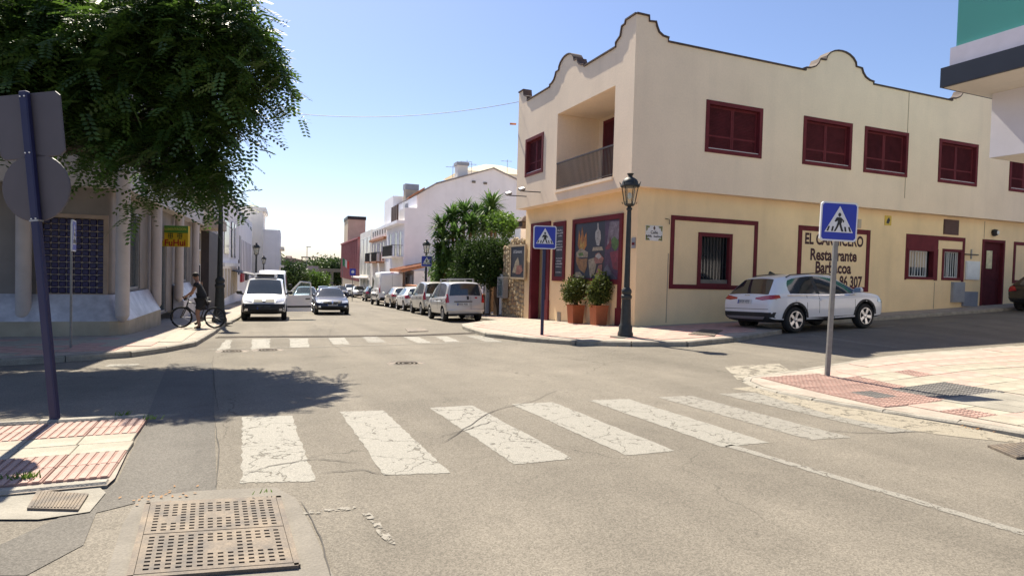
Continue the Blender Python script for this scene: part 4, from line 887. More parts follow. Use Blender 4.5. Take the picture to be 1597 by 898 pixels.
mb = MB(); mb.box(0, 10, 0, 8, 0, hh+.2); mb.build('wall', WHITE2, yr, local=True); mb = MB(); mb.add([(-.4, -.4, hh+.2), (10.4, -.4, hh+.2), (10.4, 8.4, hh+.2), (-.4, 8.4, hh+.2), (4, 4, hh+1.9), (6, 4, hh+1.9)], [(0, 1, 5, 4), (1, 2, 5), (2, 3, 4, 5), (3, 0, 4), (0, 1, 2, 3)]); mb.build('roof', mat('yellow_roof', (.62, .55, .38), .9, .1, 4), yr, local=True)
# --- low annex with terracotta roof
c_ = atd(612, 440, 47); A = atd(690, 408, 49)
ax = thing('roof_annex', 'low white annex with terracotta tiled canopy and brown door', 'annex', (11.25, 46.5, g(11.2, 46.5)), SA)
mb = MB(); mb.box(0, 5.5, 0, 5.5, -.3, 2.75); mb.build('wall', WHITE, ax, local=True)
mb = MB(); mb.add([(-1.0, -.1, 2.6), (-1.0, 5.6, 2.6), (2.2, 5.6, 3.35), (2.2, -.1, 3.35), (-1.0, -.1, 2.76), (-1.0, 5.6, 2.76), (2.2, 5.6, 3.5), (2.2, -.1, 3.5)], [(0, 1, 2, 3), (4, 5, 6, 7), (0, 1, 5, 4), (1, 2, 6, 5), (2, 3, 7, 6), (3, 0, 4, 7)]); mb.build('roof', TERRA, ax, local=True)
for k in range(20):
    mb = MB(); y = .0+k*.28; mb.tube([(-1.06, y, 2.78), (2.2, y, 3.52)], .07, 6); mb.build('roof_tile', TERRA, ax, local=True)
win(ax, 0, 2.5, 3.5, .1, 2.2, WOOD, WOOD, nm='door'); mb = MB(); mb.box(-.2, -.05, .4, 1.9, 1.7, 2.4); mb.build('sign_board', GREYBOX, ax, local=True)
for y in (.1, 1.9): mb = MB(); mb.box(-.85, -.7, y, y+.15, -.2, 2.6); mb.build('post', WOOD, ax, local=True)
# --- second white house of the row
H2 = Vector((12.3, 63.2, g(12.3, 63.2))); r2 = thing('row_house', 'white row house with terracotta ledge and iron balcony', 'house', H2, SA); hz2 = lambda z: z-H2.z
mb = MB(); mb.box(0, 12, 0, 12, -.4, hz2(6.0)); mb.build('wall', WHITE2, r2, local=True)
mb = MB(); mb.box(.6, 12, 0, 6, hz2(6.0), hz2(9.0)); mb.build('stair_tower', WHITE, r2, local=True)
mb = MB(); mb.box(1.6, 6, 6.003, 11.9, hz2(6.0), hz2(7.0)); mb.build('attic', WHITE2, r2, local=True)
mb = MB(); mb.box(-.3, 0, 0, 12, hz2(4.55), hz2(4.8)); mb.build('ledge', TERRA, r2, local=True)
for k in range(6): win(r2, 0, .5+k*1.9, 1.4+k*1.9, hz2(5.1), hz2(5.8), WOOD, WHT_M)
balcony(r2, 0, 1, 5.2, hz2(2.2), .9, slab_m=TERRA); balcony(r2, 0, 6.6, 11, hz2(2.2), .9, slab_m=TERRA)
for y in (1.4, 3.6, 7, 9.4): win(r2, 0, y, y+1.1, hz2(2.2), hz2(4.3))
for y in (1, 5, 9): win(r2, 0, y, y+1.4, .3, 2.4)
A = atd(642, 291, 62); ch = thing('chimney_stack', 'beige chimney stack with grey top on the row of white houses', 'chimney', (A.x+.3, A.y, A.z-4)); mb = MB(); mb.box(A.x-.6, A.x+.7, A.y, A.y+1, A.z-4, A.z-.35); mb.build('stack', BEIGE, ch); mb = MB(); mb.box(A.x-.65, A.x+.75, A.y-.05, A.y+1.05, A.z-.35, A.z+.25); mb.build('stack_top', GREYBOX, ch)
for k, px in enumerate((635, 645)):
    A = atd(px, 318, 58); r_ = thing('air_conditioner', ('white air conditioner on the roof terrace next to the stair tower', 'white air conditioner on the roof terrace under the chimney stack')[k], 'air conditioner', A, SA); mb = MB(); mb.bbox(-.4, .4, -.15, .15, -.6, .1, .03); mb.build('casing', WHT_M, r_, local=True); mb = MB(); mb.lathe([(.26, 0), (.26, .02)], (0, 0, 0), 14, Matrix.Translation((0, -.15, -.25)) @ Matrix.Rotation(R(90), 4, 'X')); mb.build('fan_grille', GREYBOX, r_, local=True)
# --- pale modern house, red slatted block, beige tower
H3 = Vector((12.9, 76, g(12.9, 76))); r3 = thing('modern_house', 'pale modern house with glazed front and awning canopy', 'house', H3, SA); hz3 = lambda z: z-H3.z
mb = MB(); mb.box(0, 12, 0, 12, -.4, hz3(6.2)); mb.build('wall', WHITE2, r3, local=True); mb = MB(); mb.box(-1.2, 0, 2, 11, hz3(.1), hz3(.25)); mb.build('canopy', WHITE2, r3, local=True)
for k in range(3): win(r3, 0, .6+3.8*k, 3.6+3.8*k, hz3(.5), hz3(5.4), mat('pale_glass', (.5, .5, .5), .2, .1, 1), WHT_M); win(r3, 0, .6+3.8*k, 3.6+3.8*k, .1, hz3(0), mat('pale_glass', (.5, .5, .5), .2, .1, 1), WHT_M)
H4 = Vector((13.5, 89, g(13.5, 89))); r4 = thing('red_block', 'dark red building with tall upright metal fins', 'building', H4, SA); hz4 = lambda z: z-H4.z
REDB = mat('deep_red_panel', (.09, .014, .018), .6, .2, 2); mb = MB(); mb.box(.3, 14, 0, 30, -.5, hz4(5.6)); mb.build('wall', REDB, r4, local=True)
mb = MB(); mb.box(-.3, 14.3, -.2, 30.2, hz4(5.6), hz4(5.85)); mb.build('roof_band', mat('red_band', (.28, .04, .05), .6, .2), r4, local=True)
mb = MB(); mb.box(.05, 14, -.1, 30, -.5, hz4(-.6)); mb.build('plinth', BEIGE, r4, local=True)
for k in range(12): mb = MB(); y = .2+k*2.6; mb.box(-.25, .3, y, y+.16, hz4(-.5), hz4(5.6)); mb.build('fin', mat('pink_fin', (.42, .18, .19), .6, .1), r4, local=True)
for k in range(8): mb = MB(); mb.box(.5+k*1.7, .66+k*1.7, -.25, 0, hz4(-.5), hz4(5.6)); mb.build('fin', mat('pink_fin', (.42, .18, .19)), r4, local=True)
for k in range(11): mb = MB(); y = .6+k*2.6; mb.box(.26, .31, y, y+1.8, hz4(1.0), hz4(3.2)); mb.build('window_band', mat('dark_red_glass', (.03, .008, .01), .25, .2), r4, local=True)
A = atd(543, 338, 112); B = atd(572, 338, 112); tw = thing('beige_tower', 'plain beige block with dark roof rim above the red building', 'building', (A.x, A.y, g(A.x, A.y)), SA); hh = A.z-g(A.x, A.y)
mb = MB(); mb.box(0, B.x-A.x, 0, 8, -.3, hh-.45); mb.build('wall', BEIGE, tw, local=True); mb = MB(); mb.box(-.1, B.x-A.x+.1, -.1, 8.1, hh-.45, hh+.15); mb.build('roof_rim', BLACKM, tw, local=True)
# --- street end: bridge wall, brick ridge, shelter frames
A, B = atd(424, 404, 190), atd(472, 404, 190)
BRK = mat('brown_brick_far', (.30, .20, .16), .9, .25, .6, fine=.1)
rw = thing('brick_ridge_wall', 'long brown brick wall on the ridge at the street end', 'wall', (A.x, A.y, 0)); mb = MB(); mb.prism([(A.x-8, -4), (A.x-8, A.z+1.0), (A.x+6, A.z+.6), (B.x+4, B.z-1.0), (B.x+6, -4)], 'y', A.y, A.y+2); mb.build('wall_body', BRK, rw)
A, B = atd(468, 418, 150), atd(494, 418, 150); bw = thing('bridge_parapet', 'pinkish concrete bridge parapet across the street end', 'bridge', (A.x, A.y, -3))
mb = MB(); mb.box(A.x, B.x+.5, A.y, A.y+1, -3.4, A.z+.6); mb.build('parapet', mat('pink_concrete', (.34, .28, .30), .9, .15, 1), bw)
A2 = atd(530, 419, 150); mb = MB(); mb.box(B.x+.5, A2.x+6, B.y, B.y+1.2, B.z-.9, B.z-.1); mb.build('deck_edge', CONC, bw)
for t in (.35, .7): xx = B.x+(A2.x-B.x)*t; mb = MB(); mb.box(xx-.35, xx+.35, B.y+.2, B.y+.9, -3.6, B.z-.9); mb.build('pier', CONC, bw)
for k, (px, wpx, py) in enumerate(((446, 9, 399), (470, 14, 400), (486, 10, 400))):
    A = atd(px, py, 200); w_ = wpx/950*200; r_ = thing('pergola_frame', ('pink flat topped frame standing on the brick ridge', 'grey flat topped frame beside the street light on the ridge', 'low grey frame right of the street light on the ridge')[k], 'frame', (A.x, A.y, A.z-2), 0, 'frames on the ridge')
    mb = MB(); mb.box(0, w_, 0, 1, 1.6, 2.0); mb.build('beam', mat('pink_beam', (.5, .32, .33), .8) if k == 0 else CONC, r_, local=True)
    for u in (.1, w_-.4): mb = MB(); mb.box(u, u+.3, .1, .4, -2, 1.6); mb.build('post', CONC, r_, local=True)
A = atd(479, 385, 170); r_ = thing('street_light', 'tall slim street light on the ridge beyond the street end', 'street light', (A.x, A.y, A.z-9)); mb = MB(); mb.tube([(0, 0, 0), (0, 0, 9)], [.16, .1], 6); mb.build('pole', GREYM, r_, local=True); mb = MB(); mb.box(-.2, 1.0, -.15, .15, 8.9, 9.1); mb.build('lamp_head', GREYM, r_, local=True)
hm = MB(); A = atd(470, 405, 215)
hill_v = []; xs_ = [A.x+t for t in (-160, -90, -50, -25, -8, 6, 18, 34, 60, 120, 220)]; hs = [2, 3, 3.5, 3.2, 2.6, 2.2, 1.5, 1.5, 2, 3, 3]
for x, h in zip(xs_, hs): hill_v += [(x, 178, -4.2), (x, 196, h-.7), (x, 240, h+.2), (x, 340, -4.2)]
hm.add(hill_v, [(4*i+j, 4*i+4+j, 4*i+5+j, 4*i+1+j) for i in range(len(xs_)-1) for j in range(3)]); tag(hm.build('hill', mat('dry_hillside', (.22, .20, .12), .95, .35, .1, col2=(.34, .29, .19)), None, 60), kind='structure')
# ------------------------------------------------------------------ left row
MARB = mat('grey_veined_marble', (.44, .425, .46), .38, .2, 1.6, .08, 8, fine=.06, col2=(.66, .64, .68))
MARB_W = mat('warm_grey_render', (.25, .22, .20), .8, .12, 1.2, .2, 25, dirt=.12)
COLM = mat('pale_column', (.50, .44, .41), .7, .08, 2)
BASEM = mat('sand_stone_base', (.42, .36, .27), .85, .15, 2, .2, 30)
O_ = Vector((-3.05, 18.25, g(-3, 18.2)+.12)); cb = thing('corner_shop_building', 'grey marble corner shop building with round columns and sloping skirt', 'building', O_, SA)
def zz(v): return v-O_.z                       # world height -> local
Hh = 9.2
# footprint of the wall (local): rounded corner
def rounded(off, r):
    P = [(-16, .35-off)]; cxr, cyr = -.45+off-r, .35-off+r
    P += [(cxr+r*math.cos(R(a)), cyr+r*math.sin(R(a))) for a in (-90, -70, -50, -30, -12, 0)]; P += [(-.45+off, 15.2)]; return P
wl_, sk0, sk1 = rounded(0, .10), rounded(.06, .15), rounded(.42, .55)
zs1, zs0 = 1.02, .36
GBW = (-1.95, -.62, zs1+.02, zz(onY(115, 340, 18.6).z))
mb = MB()
# south wall with the glass block opening, then the rounded corner, then the street wall with shop windows
wall(mb, (0, .35, 0), (1, 0, 0), (0, 1, 0), -16, wl_[1][0], .0, Hh, [GBW], .18)
for a, b in zip(wl_[1:-2], wl_[2:-1]): mb.quad((a[0], a[1], 0), (b[0], b[1], 0), (b[0], b[1], Hh), (a[0], a[1], Hh))
SW = [(1.35, 3.6, zs1+.05, 3.35), (5.6, 8.0, .05, 2.75), (9.9, 13.0, zs1+.05, 3.2)]
UWN = [(1.4, 3.4, 4.9, 6.6), (5.8, 7.8, 4.9, 6.6), (10, 12.6, 4.9, 6.6)]
wall(mb, (-.45, 0, 0), (0, 1, 0), (-1, 0, 0), wl_[-2][1], 15.2, 0, Hh, SW+UWN, .18)
mb.quad((-.45, 15.2, 0), (-16, 15.2, 0), (-16, 15.2, Hh), (-.45, 15.2, Hh)); mb.quad((-16, .35, Hh), (-.45, .35, Hh), (-.45, 15.2, Hh), (-16, 15.2, Hh))
mb.build('wall', MARB_W, cb, local=True)
def skirt(P0, P1, a, b):
    mb = MB()
    for i in range(a, b): mb.quad((*P0[i], zs1), (*P0[i+1], zs1), (*P1[i+1], zs0), (*P1[i], zs0))
    return mb
sk0b = [(p[0], p[1]) for p in sk0]; sk1b = [(p[0], p[1]) for p in sk1]
sk0b[-1] = (sk0b[-1][0], 4.55); sk1b[-1] = (sk1b[-1][0], 4.55)
skirt(sk0b, sk1b, 0, len(sk0b)-1).build('marble_skirt', MARB, cb, 50, local=True)
mb = MB()
for i in range(len(sk1b)-1): mb.quad((*sk1b[i], zs0), (*sk1b[i+1], zs0), (*sk1b[i+1], -.4), (*sk1b[i], -.4))
e = [(sk0b[-1][0], 4.55), (sk1b[-1][0], 4.55)]; mb.add([(e[0][0], 4.55, -.4), (e[1][0], 4.55, -.4), (e[1][0], 4.55, zs0), (e[0][0], 4.55, zs1)], [(0, 1, 2, 3)]); mb.build('skirt_base', BASEM, cb, local=True)
for (y0, y1) in ((9.2, 13.4),):
    mb = MB(); x0, x1 = sk0b[-1][0], sk1b[-1][0]; mb.add([(x0, y0, zs1), (x1, y0, zs0), (x1, y1, zs0), (x0, y1, zs1), (x0, y0, -.4), (x1, y0, -.4), (x1, y1, -.4), (x0, y1, -.4)], [(0, 1, 2, 3), (0, 1, 5, 4), (1, 2, 6, 5), (2, 3, 7, 6)]); mb.build('marble_skirt', MARB, cb, local=True)
# ledge band over the shop front
mb = MB(); 
for a, b in zip(sk1[:-1], sk1[1:]):
    mb.quad((*a, 3.75), (*b, 3.75), (*b, 4.5), (*a, 4.5))
for a, b, c, d in zip(wl_[:-1], wl_[1:], sk1[:-1], sk1[1:]): mb.quad((*a, 3.75), (*b, 3.75), (*d, 3.75), (*c, 3.75)); mb.quad((*a, 4.5), (*b, 4.5), (*d, 4.5), (*c, 4.5))
mb.build('shopfront_band', mat('pale_marble_band', (.5, .45, .43), .6, .12, 1.2, col2=(.58, .53, .5)), cb, local=True)
# columns with bottoms cut by the skirt
for (x, y) in ((-2.25, .12), (-.12, .0), (.12-.33, 4.75), (-.2, 9.2), (-.2, 13.7), (-5.2, .12)):
    mb = MB(); mb.lathe([(.16, .05), (.16, 3.76)], (x, y, .45), 20); mb.lathe([(.02, -.12), (.1, -.06), (.16, .05)], (x, y, .45), 20); mb.build('column', COLM, cb, 40, local=True)
# glass block window: every block a piece
GBM = mat('blue_glass_block', (.014, .010, .070), .35, .3, 6, spec=.4)
gx0, gx1, gz0, gz1 = GBW
mb = MB(); frame(mb, (0, .35, 0), (1, 0, 0), (0, 1, 0), gx0-.1, gx1+.1, gz0-.1, gz1+.1, .1, -.05, .1); gbf = mb.build('glass_block_window', mat('tan_window_frame', (.38, .28, .21), .8, .12), cb, local=True)
nx = 8; sz_ = (gx1-gx0)/nx; nz = int(round((gz1-gz0)/sz_)); szz = (gz1-gz0)/nz
b_ = MB(); b_.bbox(-sz_/2+.009, sz_/2-.009, -.03, .03, -szz/2+.009, szz/2-.009, .018); gbm = b_.mesh('glass_block', GBM)
mb = MB(); mb.box(gx0, gx1, .44, .47, gz0, gz1); mb.build('grout', mat('pale_grout', (.42, .36, .30), .9, .1), gbf, local=True)
for i in range(nx):
    for j in range(nz):
        o = link('glass_block', gbm, gbf); o.location = (gx0+sz_*(i+.5), .43, gz0+szz*(j+.5)); o.rotation_euler = (random.uniform(-.01, .01), 0, random.uniform(-.01, .01))
# shop windows
SHG = glass('shop_glass', (.10, .12, .13), .03, .6)
for k, (a, b, c, d) in enumerate(SW+UWN):
    mb = MB(); frame(mb, (-.45, 0, 0), (0, 1, 0), (-1, 0, 0), a, b, c, d, .07, .03, .12); 
    if b-a > 2: lbox(mb, (-.45, 0, 0), (0, 1, 0), (-1, 0, 0), (a+b)/2-.03, (a+b)/2+.03, c, d, .05, .1)
    w = mb.build('door' if k == 1 else 'window', GREYM, cb, local=True); mb = MB(); mb.box(-.56, -.55, a+.06, b-.06, c+.06, d-.06); mb.build('pane', SHG if k < 3 else GLASS_D, w, local=True)
    mb = MB(); mb.box(-1.6, -1.55, a-.3, b+.3, c-.1, d+.2); mb.build('interior_wall', mat('shop_interior', (.18, .19, .18), .9, .5, 1.2), w, local=True)
mb = MB(); mb.box(-.6, -.575, 1.5, 2.4, 2.3, 3.2); mb.build('window_poster', mat('green_poster', (.06, .32, .16), .6, .3, 3), cb, local=True)
mb = MB(); mb.box(-.6, -.575, 1.5, 2.4, 1.3, 2.28); mb.build('window_poster', mat('pale_poster', (.4, .45, .42), .6, .4, 4), cb, local=True)
# shop sign that sticks out
dS = 22.5; A, B = atd(253, 355, dS), atd(293.5, 355, dS); zt_, zb_ = atd(272, 352, dS).z, atd(272, 384.5, dS).z
wS = (B-A).length; sg_ = thing('shop_sign', 'yellow and green shop sign with red script sticking out over the pavement', 'sign', (A.x, A.y, zb_), math.atan2(B.y-A.y, B.x-A.x)); hS = zt_-zb_
GRN = mat('sign_green', (.10, .26, .04), .5, .1); REDI = mat('sign_red', (.42, .02, .02), .5, .1)
mb = MB(); mb.box(0, wS, -.0, .14, 0, hS); mb.build('panel', mat('sign_yellow', (.70, .46, .02), .45, .08), sg_, local=True)
mb = MB(); mb.box(0, wS, -.008, 0, hS*.66, hS); mb.build('top_band', GRN, sg_, local=True)
text_on('lettering', 'ALIMENTACION', .12, mat('sign_lime', (.55, .55, .08), .6), sg_.matrix_basis @ Vector((wS/2, -.011, hS*.83)), (B-A), (0, 0, 1), sg_, .004, .95)
text_on('lettering', 'FuHui', .33, REDI, sg_.matrix_basis @ Vector((wS/2, -.006, hS*.17)), (B-A), (0, 0, 1), sg_, .008, 1.0)
for k in range(2):
    mb = MB(); x0 = wS*(.22+.36*k); z0_ = hS*.38
    for (u, v, a_, b_2) in ((0, .17, .2, .02), (0, .09, .2, .02), (.02, 0, .16, .02), (.09, 0, .02, .2), (.02, .04, .02, .12), (.16, .04, .02, .12)): mb.box(x0+u, x0+u+a_, -.012, -.001, z0_+v, z0_+v+b_2)
    mb.build('character', mat('sign_dark', (.05, .08, .02), .6), sg_, local=True)
mb = MB(); mb.box(-.35, 0, .04, .1, hS*.2, hS*.26); mb.box(-.35, 0, .04, .1, hS*.75, hS*.81); mb.build('bracket', GREYM, sg_, local=True)
# --- recessed beige and charcoal front
HB = Vector((-2.6, 33.8, g(-2.6, 33.8)+.1)); rb = thing('panelled_shop', 'beige and charcoal panelled shop front with glass door', 'building', HB, SA)
mb = MB(); mb.box(-10, -.35, 0, 8.5, -.3, 6.8); mb.build('wall', BEIGE, rb, local=True)
CHAR = mat('charcoal_panel', (.04, .032, .036), .6, .2, 3)
mb = MB(); mb.box(-.36, .05, 3.2, 8.4, -.3, 4.2); mb.build('charcoal_panel', CHAR, rb, local=True)
mb = MB(); mb.box(-1.2, .9, -.2, 3.2, 4.2, 4.7); mb.build('canopy', mat('tan_canopy', (.45, .37, .30), .8, .1), rb, local=True)
for (a, b, c, d) in ((.3, 2.8, .0, 2.4), (.3, 2.8, 3.1, 4.1)): win(rb, -.35, a, b, c, d)
# --- white slatted building and its neighbours
HC = Vector((-2.15, 42.6, g(-2, 42.6))); rc = thing('slatted_white_building', 'white modern building with upright ribs and tall dark windows', 'building', HC, SA); hzc = lambda z: z-HC.z
mb = MB(); mb.box(-10, 0, 0, 15, -.3, hzc(6.5)); mb.build('wall', WHITE, rc, local=True)
for k in range(20): mb = MB(); y = .3+k*.74; mb.box(-.02, .10, y, y+.12, 3.2, hzc(6.45)); mb.build('rib', WHITE, rc, local=True)
for (a, b, c, d) in ((1.2, 4.6, hzc(2.2), hzc(4.4)), (6.8, 7.9, hzc(2.0), hzc(4.6)), (9.2, 10.4, hzc(2.0), hzc(4.6))):
    mb = MB(); mb.box(-.05, .14, a, b, c, d); w = mb.build('window', GLASS_D, rc, local=True)
mb = MB(); mb.box(-.02, .22, .6, 14, 2.65, 2.9); mb.build('ledge', WHITE2, rc, local=True)
for k in range(6): mb = MB(); y = .8+k*2.3; mb.box(-.02, .04, y, y+1.5, .5, 2.5); mb.build('shutter_bay', BEIGE, rc, local=True)
mb = MB(); mb.add([(.02, 8, 2.3), (.02, 14, 2.3), (1.7, 14, 1.95), (1.7, 8, 1.95), (.02, 8, 2.36), (.02, 14, 2.36), (1.7, 14, 2.01), (1.7, 8, 2.01)], [(0, 1, 2, 3), (4, 5, 6, 7), (0, 1, 5, 4), (1, 2, 6, 5), (2, 3, 7, 6), (3, 0, 4, 7)]); mb.build('awning', CHAR, rc, local=True)
HD = Vector((-1.55, 57.8, g(-1.5, 57.8))); rd = thing('plain_white_block', 'plain white block with narrow upright windows past the slatted building', 'building', HD, SA); hzd = lambda z: z-HD.z
mb = MB(); mb.box(-10, 0, 0, 22, -.3, hzd(6.4)); mb.build('wall', WHITE, rd, local=True)
mb = MB(); mb.box(-.05, .12, .3, 2.2, hzd(.6), hzd(4.0)); mb.build('window', GLASS_D, rd, local=True)
for k in range(7): mb = MB(); y = 4.5+k*2.3; mb.box(-.05, .03, y, y+.8, hzd(.4), hzd(3.8)); mb.build('window', mat('lilac_glass', (.35, .32, .36), .4, .1), rd, local=True)
for k in range(2): mb = MB(); y = 3+k*7; mb.box(.02, .2, y, y+3, 1.7, 2.5); mb.build('shop_board', (mat('red_board', (.35, .03, .04), .6), CHAR)[k], rd, local=True)
HE = Vector((.6, 82, g(.6, 82))); re = thing('far_white_house', 'tall white stepped house near the street end', 'house', HE, SA); hze = lambda z: z-HE.z
mb = MB(); mb.box(-8, 0, 0, 9, -.3, hze(8.1)); mb.build('wall', WHITE2, re, local=True); mb = MB(); mb.box(-4.2, .35, -.1, 9.1, hze(8.1), hze(8.6)); mb.build('roof_slab', WHITE2, re, local=True)
mb = MB(); mb.box(-9, -3.8, -1.2, -.003, -.3, hze(6.2)); mb.build('front_wing', WHITE2, re, local=True)
mb = MB(); mb.box(.003, 2.0, 2, 16, -.3, hze(6.0)); mb.build('rear_wing', WHITE, re, local=True)
for z in (1.2, 3.6): mb = MB(); mb.box(1.98, 2.5, 3, 15, hze(z), hze(z)+.3); mb.build('balcony', WHITE2, re, local=True)
for k in range(3): win(re, 2.0+.04, 4+k*4, 5.6+k*4, hze(1.6), hze(3.4))
# ------------------------------------------------------------------ white building with the green glass balcony, on the right
XB = 14.5
c0 = onX(1467, 107, XB); c1 = onX(1467, 137, XB); yB = c0.y; wc = atd(1548, 145, 1); 
XW = XB+1.45; wc = onX(1548, 140, XW); yW = wc.y
bb = thing('balcony_building', 'white building with a green glass balcony over the street corner', 'building', (XB, yB, g(XB, yB)+.1))
zt_, zb_ = c0.z, c1.z; zwb = onX(1546, 246, XW).z
NAVY = mat('black_fascia', (.012, .012, .018), .35, .15, 3)
mb = MB(); mb.box(XB, XB+14, yB-22, yB, zb_, zt_); mb.build('balcony_fascia', NAVY, bb)
mb = MB(); mb.box(XB+.06, XB+13.9, yB-21.9, yB-.06, zb_-.012, zb_-.002); mb.build('soffit', mat('warm_soffit', (.70, .66, .58), .85, .05), bb)
zl = onX(1478, 80, XB+.12).z
mb = MB(); mb.box(XB+.12, XB+13.8, yB-21.8, yB-.12, zt_+.001, zl+.05); mb.build('upstand', mat('lilac_render', (.52, .50, .58), .8, .05), bb)
GRG = glass('green_balcony_glass', (.10, .34, .29), .06, .68)
for k in range(7):
    mb = MB(); mb.box(XB+.2, XB+.225, yB-.2-3*(k+1)+.03, yB-.2-3*k, zl+.05, zl+2.4); mb.build('glass_panel', GRG, bb)
for k in range(4): mb = MB(); mb.box(XB+.25+3*k, XB+.25+3*k+2.95, yB-.225, yB-.2, zl+.05, zl+2.4); mb.build('glass_panel', GRG, bb)
mb = MB(); mb.box(XB+2.4, XB+13.5, yB-21, yB-2.2, zl+.05, zl+5.5); mb.build('upper_wall', mat('pale_upper_wall', (.55, .56, .56), .85, .05), bb)
mb = MB(); mb.box(XW, XB+13.5, yB-21, yW, zwb, zb_-.014); mb.build('first_floor_wall', mat('lilac_white_wall', (.66, .64, .68), .85, .06, 1), bb)
mb = MB(); mb.box(XW+.03, XB+13.4, yB-20.9, yW-.03, zwb-.012, zwb-.002); mb.build('overhang_soffit', mat('warm_soffit', (.7, .66, .58)), bb)
mb = MB(); mb.box(17.6, XB+13, yB-20, 7.4, 0, zwb-.014); mb.build('ground_floor_wall', MATS['lilac_white_wall'], bb)
for k in range(3): mb = MB(); mb.box(17.56, 17.6, 5.6-4.2*k-1.8, 5.6-4.2*k, .6, 2.7); mb.build('window', GLASS_D, bb)
# overhead cable
A = onX(809, 159, XU); B = atd(455, 177, 26); cbz = MB(); P = []
for i in range(17): t = i/16; p = A.lerp(B, t); p.z -= .35*4*t*(1-t); P.append(p)
cbz.tube(P, .012, 4); tag(cbz.build('overhead_cable', BLACKM, None), 'thin overhead cable running from the restaurant roof to the tree', 'cable')
# ================================================================== VEHICLES
def paint(name, col, metal=0.0, rough=.35): return mat(name, col, rough, .03, 2, metal=metal, coat=.8, spec=.5)
CGL = mat('car_glass', (.022, .030, .034), .04, .2, 1.0, spec=.95)
RUB = mat('tyre_rubber', (.018, .018, .018), .85, .2, 10, .2, 60)
PLAS = mat('black_plastic', (.022, .022, .023), .65, .15, 8, .1, 60)
RIM = mat('alloy_rim', (.55, .55, .56), .3, .05, 5, metal=.9)
RIMD = mat('steel_wheel_cover', (.28, .28, .29), .45, .1, 5, metal=.5)
CHROME = mat('chrome', (.75, .75, .76), .12, 0, metal=1.0)
LAMP_R = mat('red_lamp', (.38, .012, .015), .15, .2, 12, spec=.8, coat=.6)
LAMP_W = mat('clear_lamp', (.55, .57, .60), .08, .3, 14, spec=.9, coat=.8, metal=.35)
PLATE = mat('number_plate', (.62, .62, .60), .5, .04)
PLATE_K = mat('plate_ink', (.03, .03, .035), .6, 0)
EUB = mat('plate_blue', (.02, .05, .30), .5, 0)
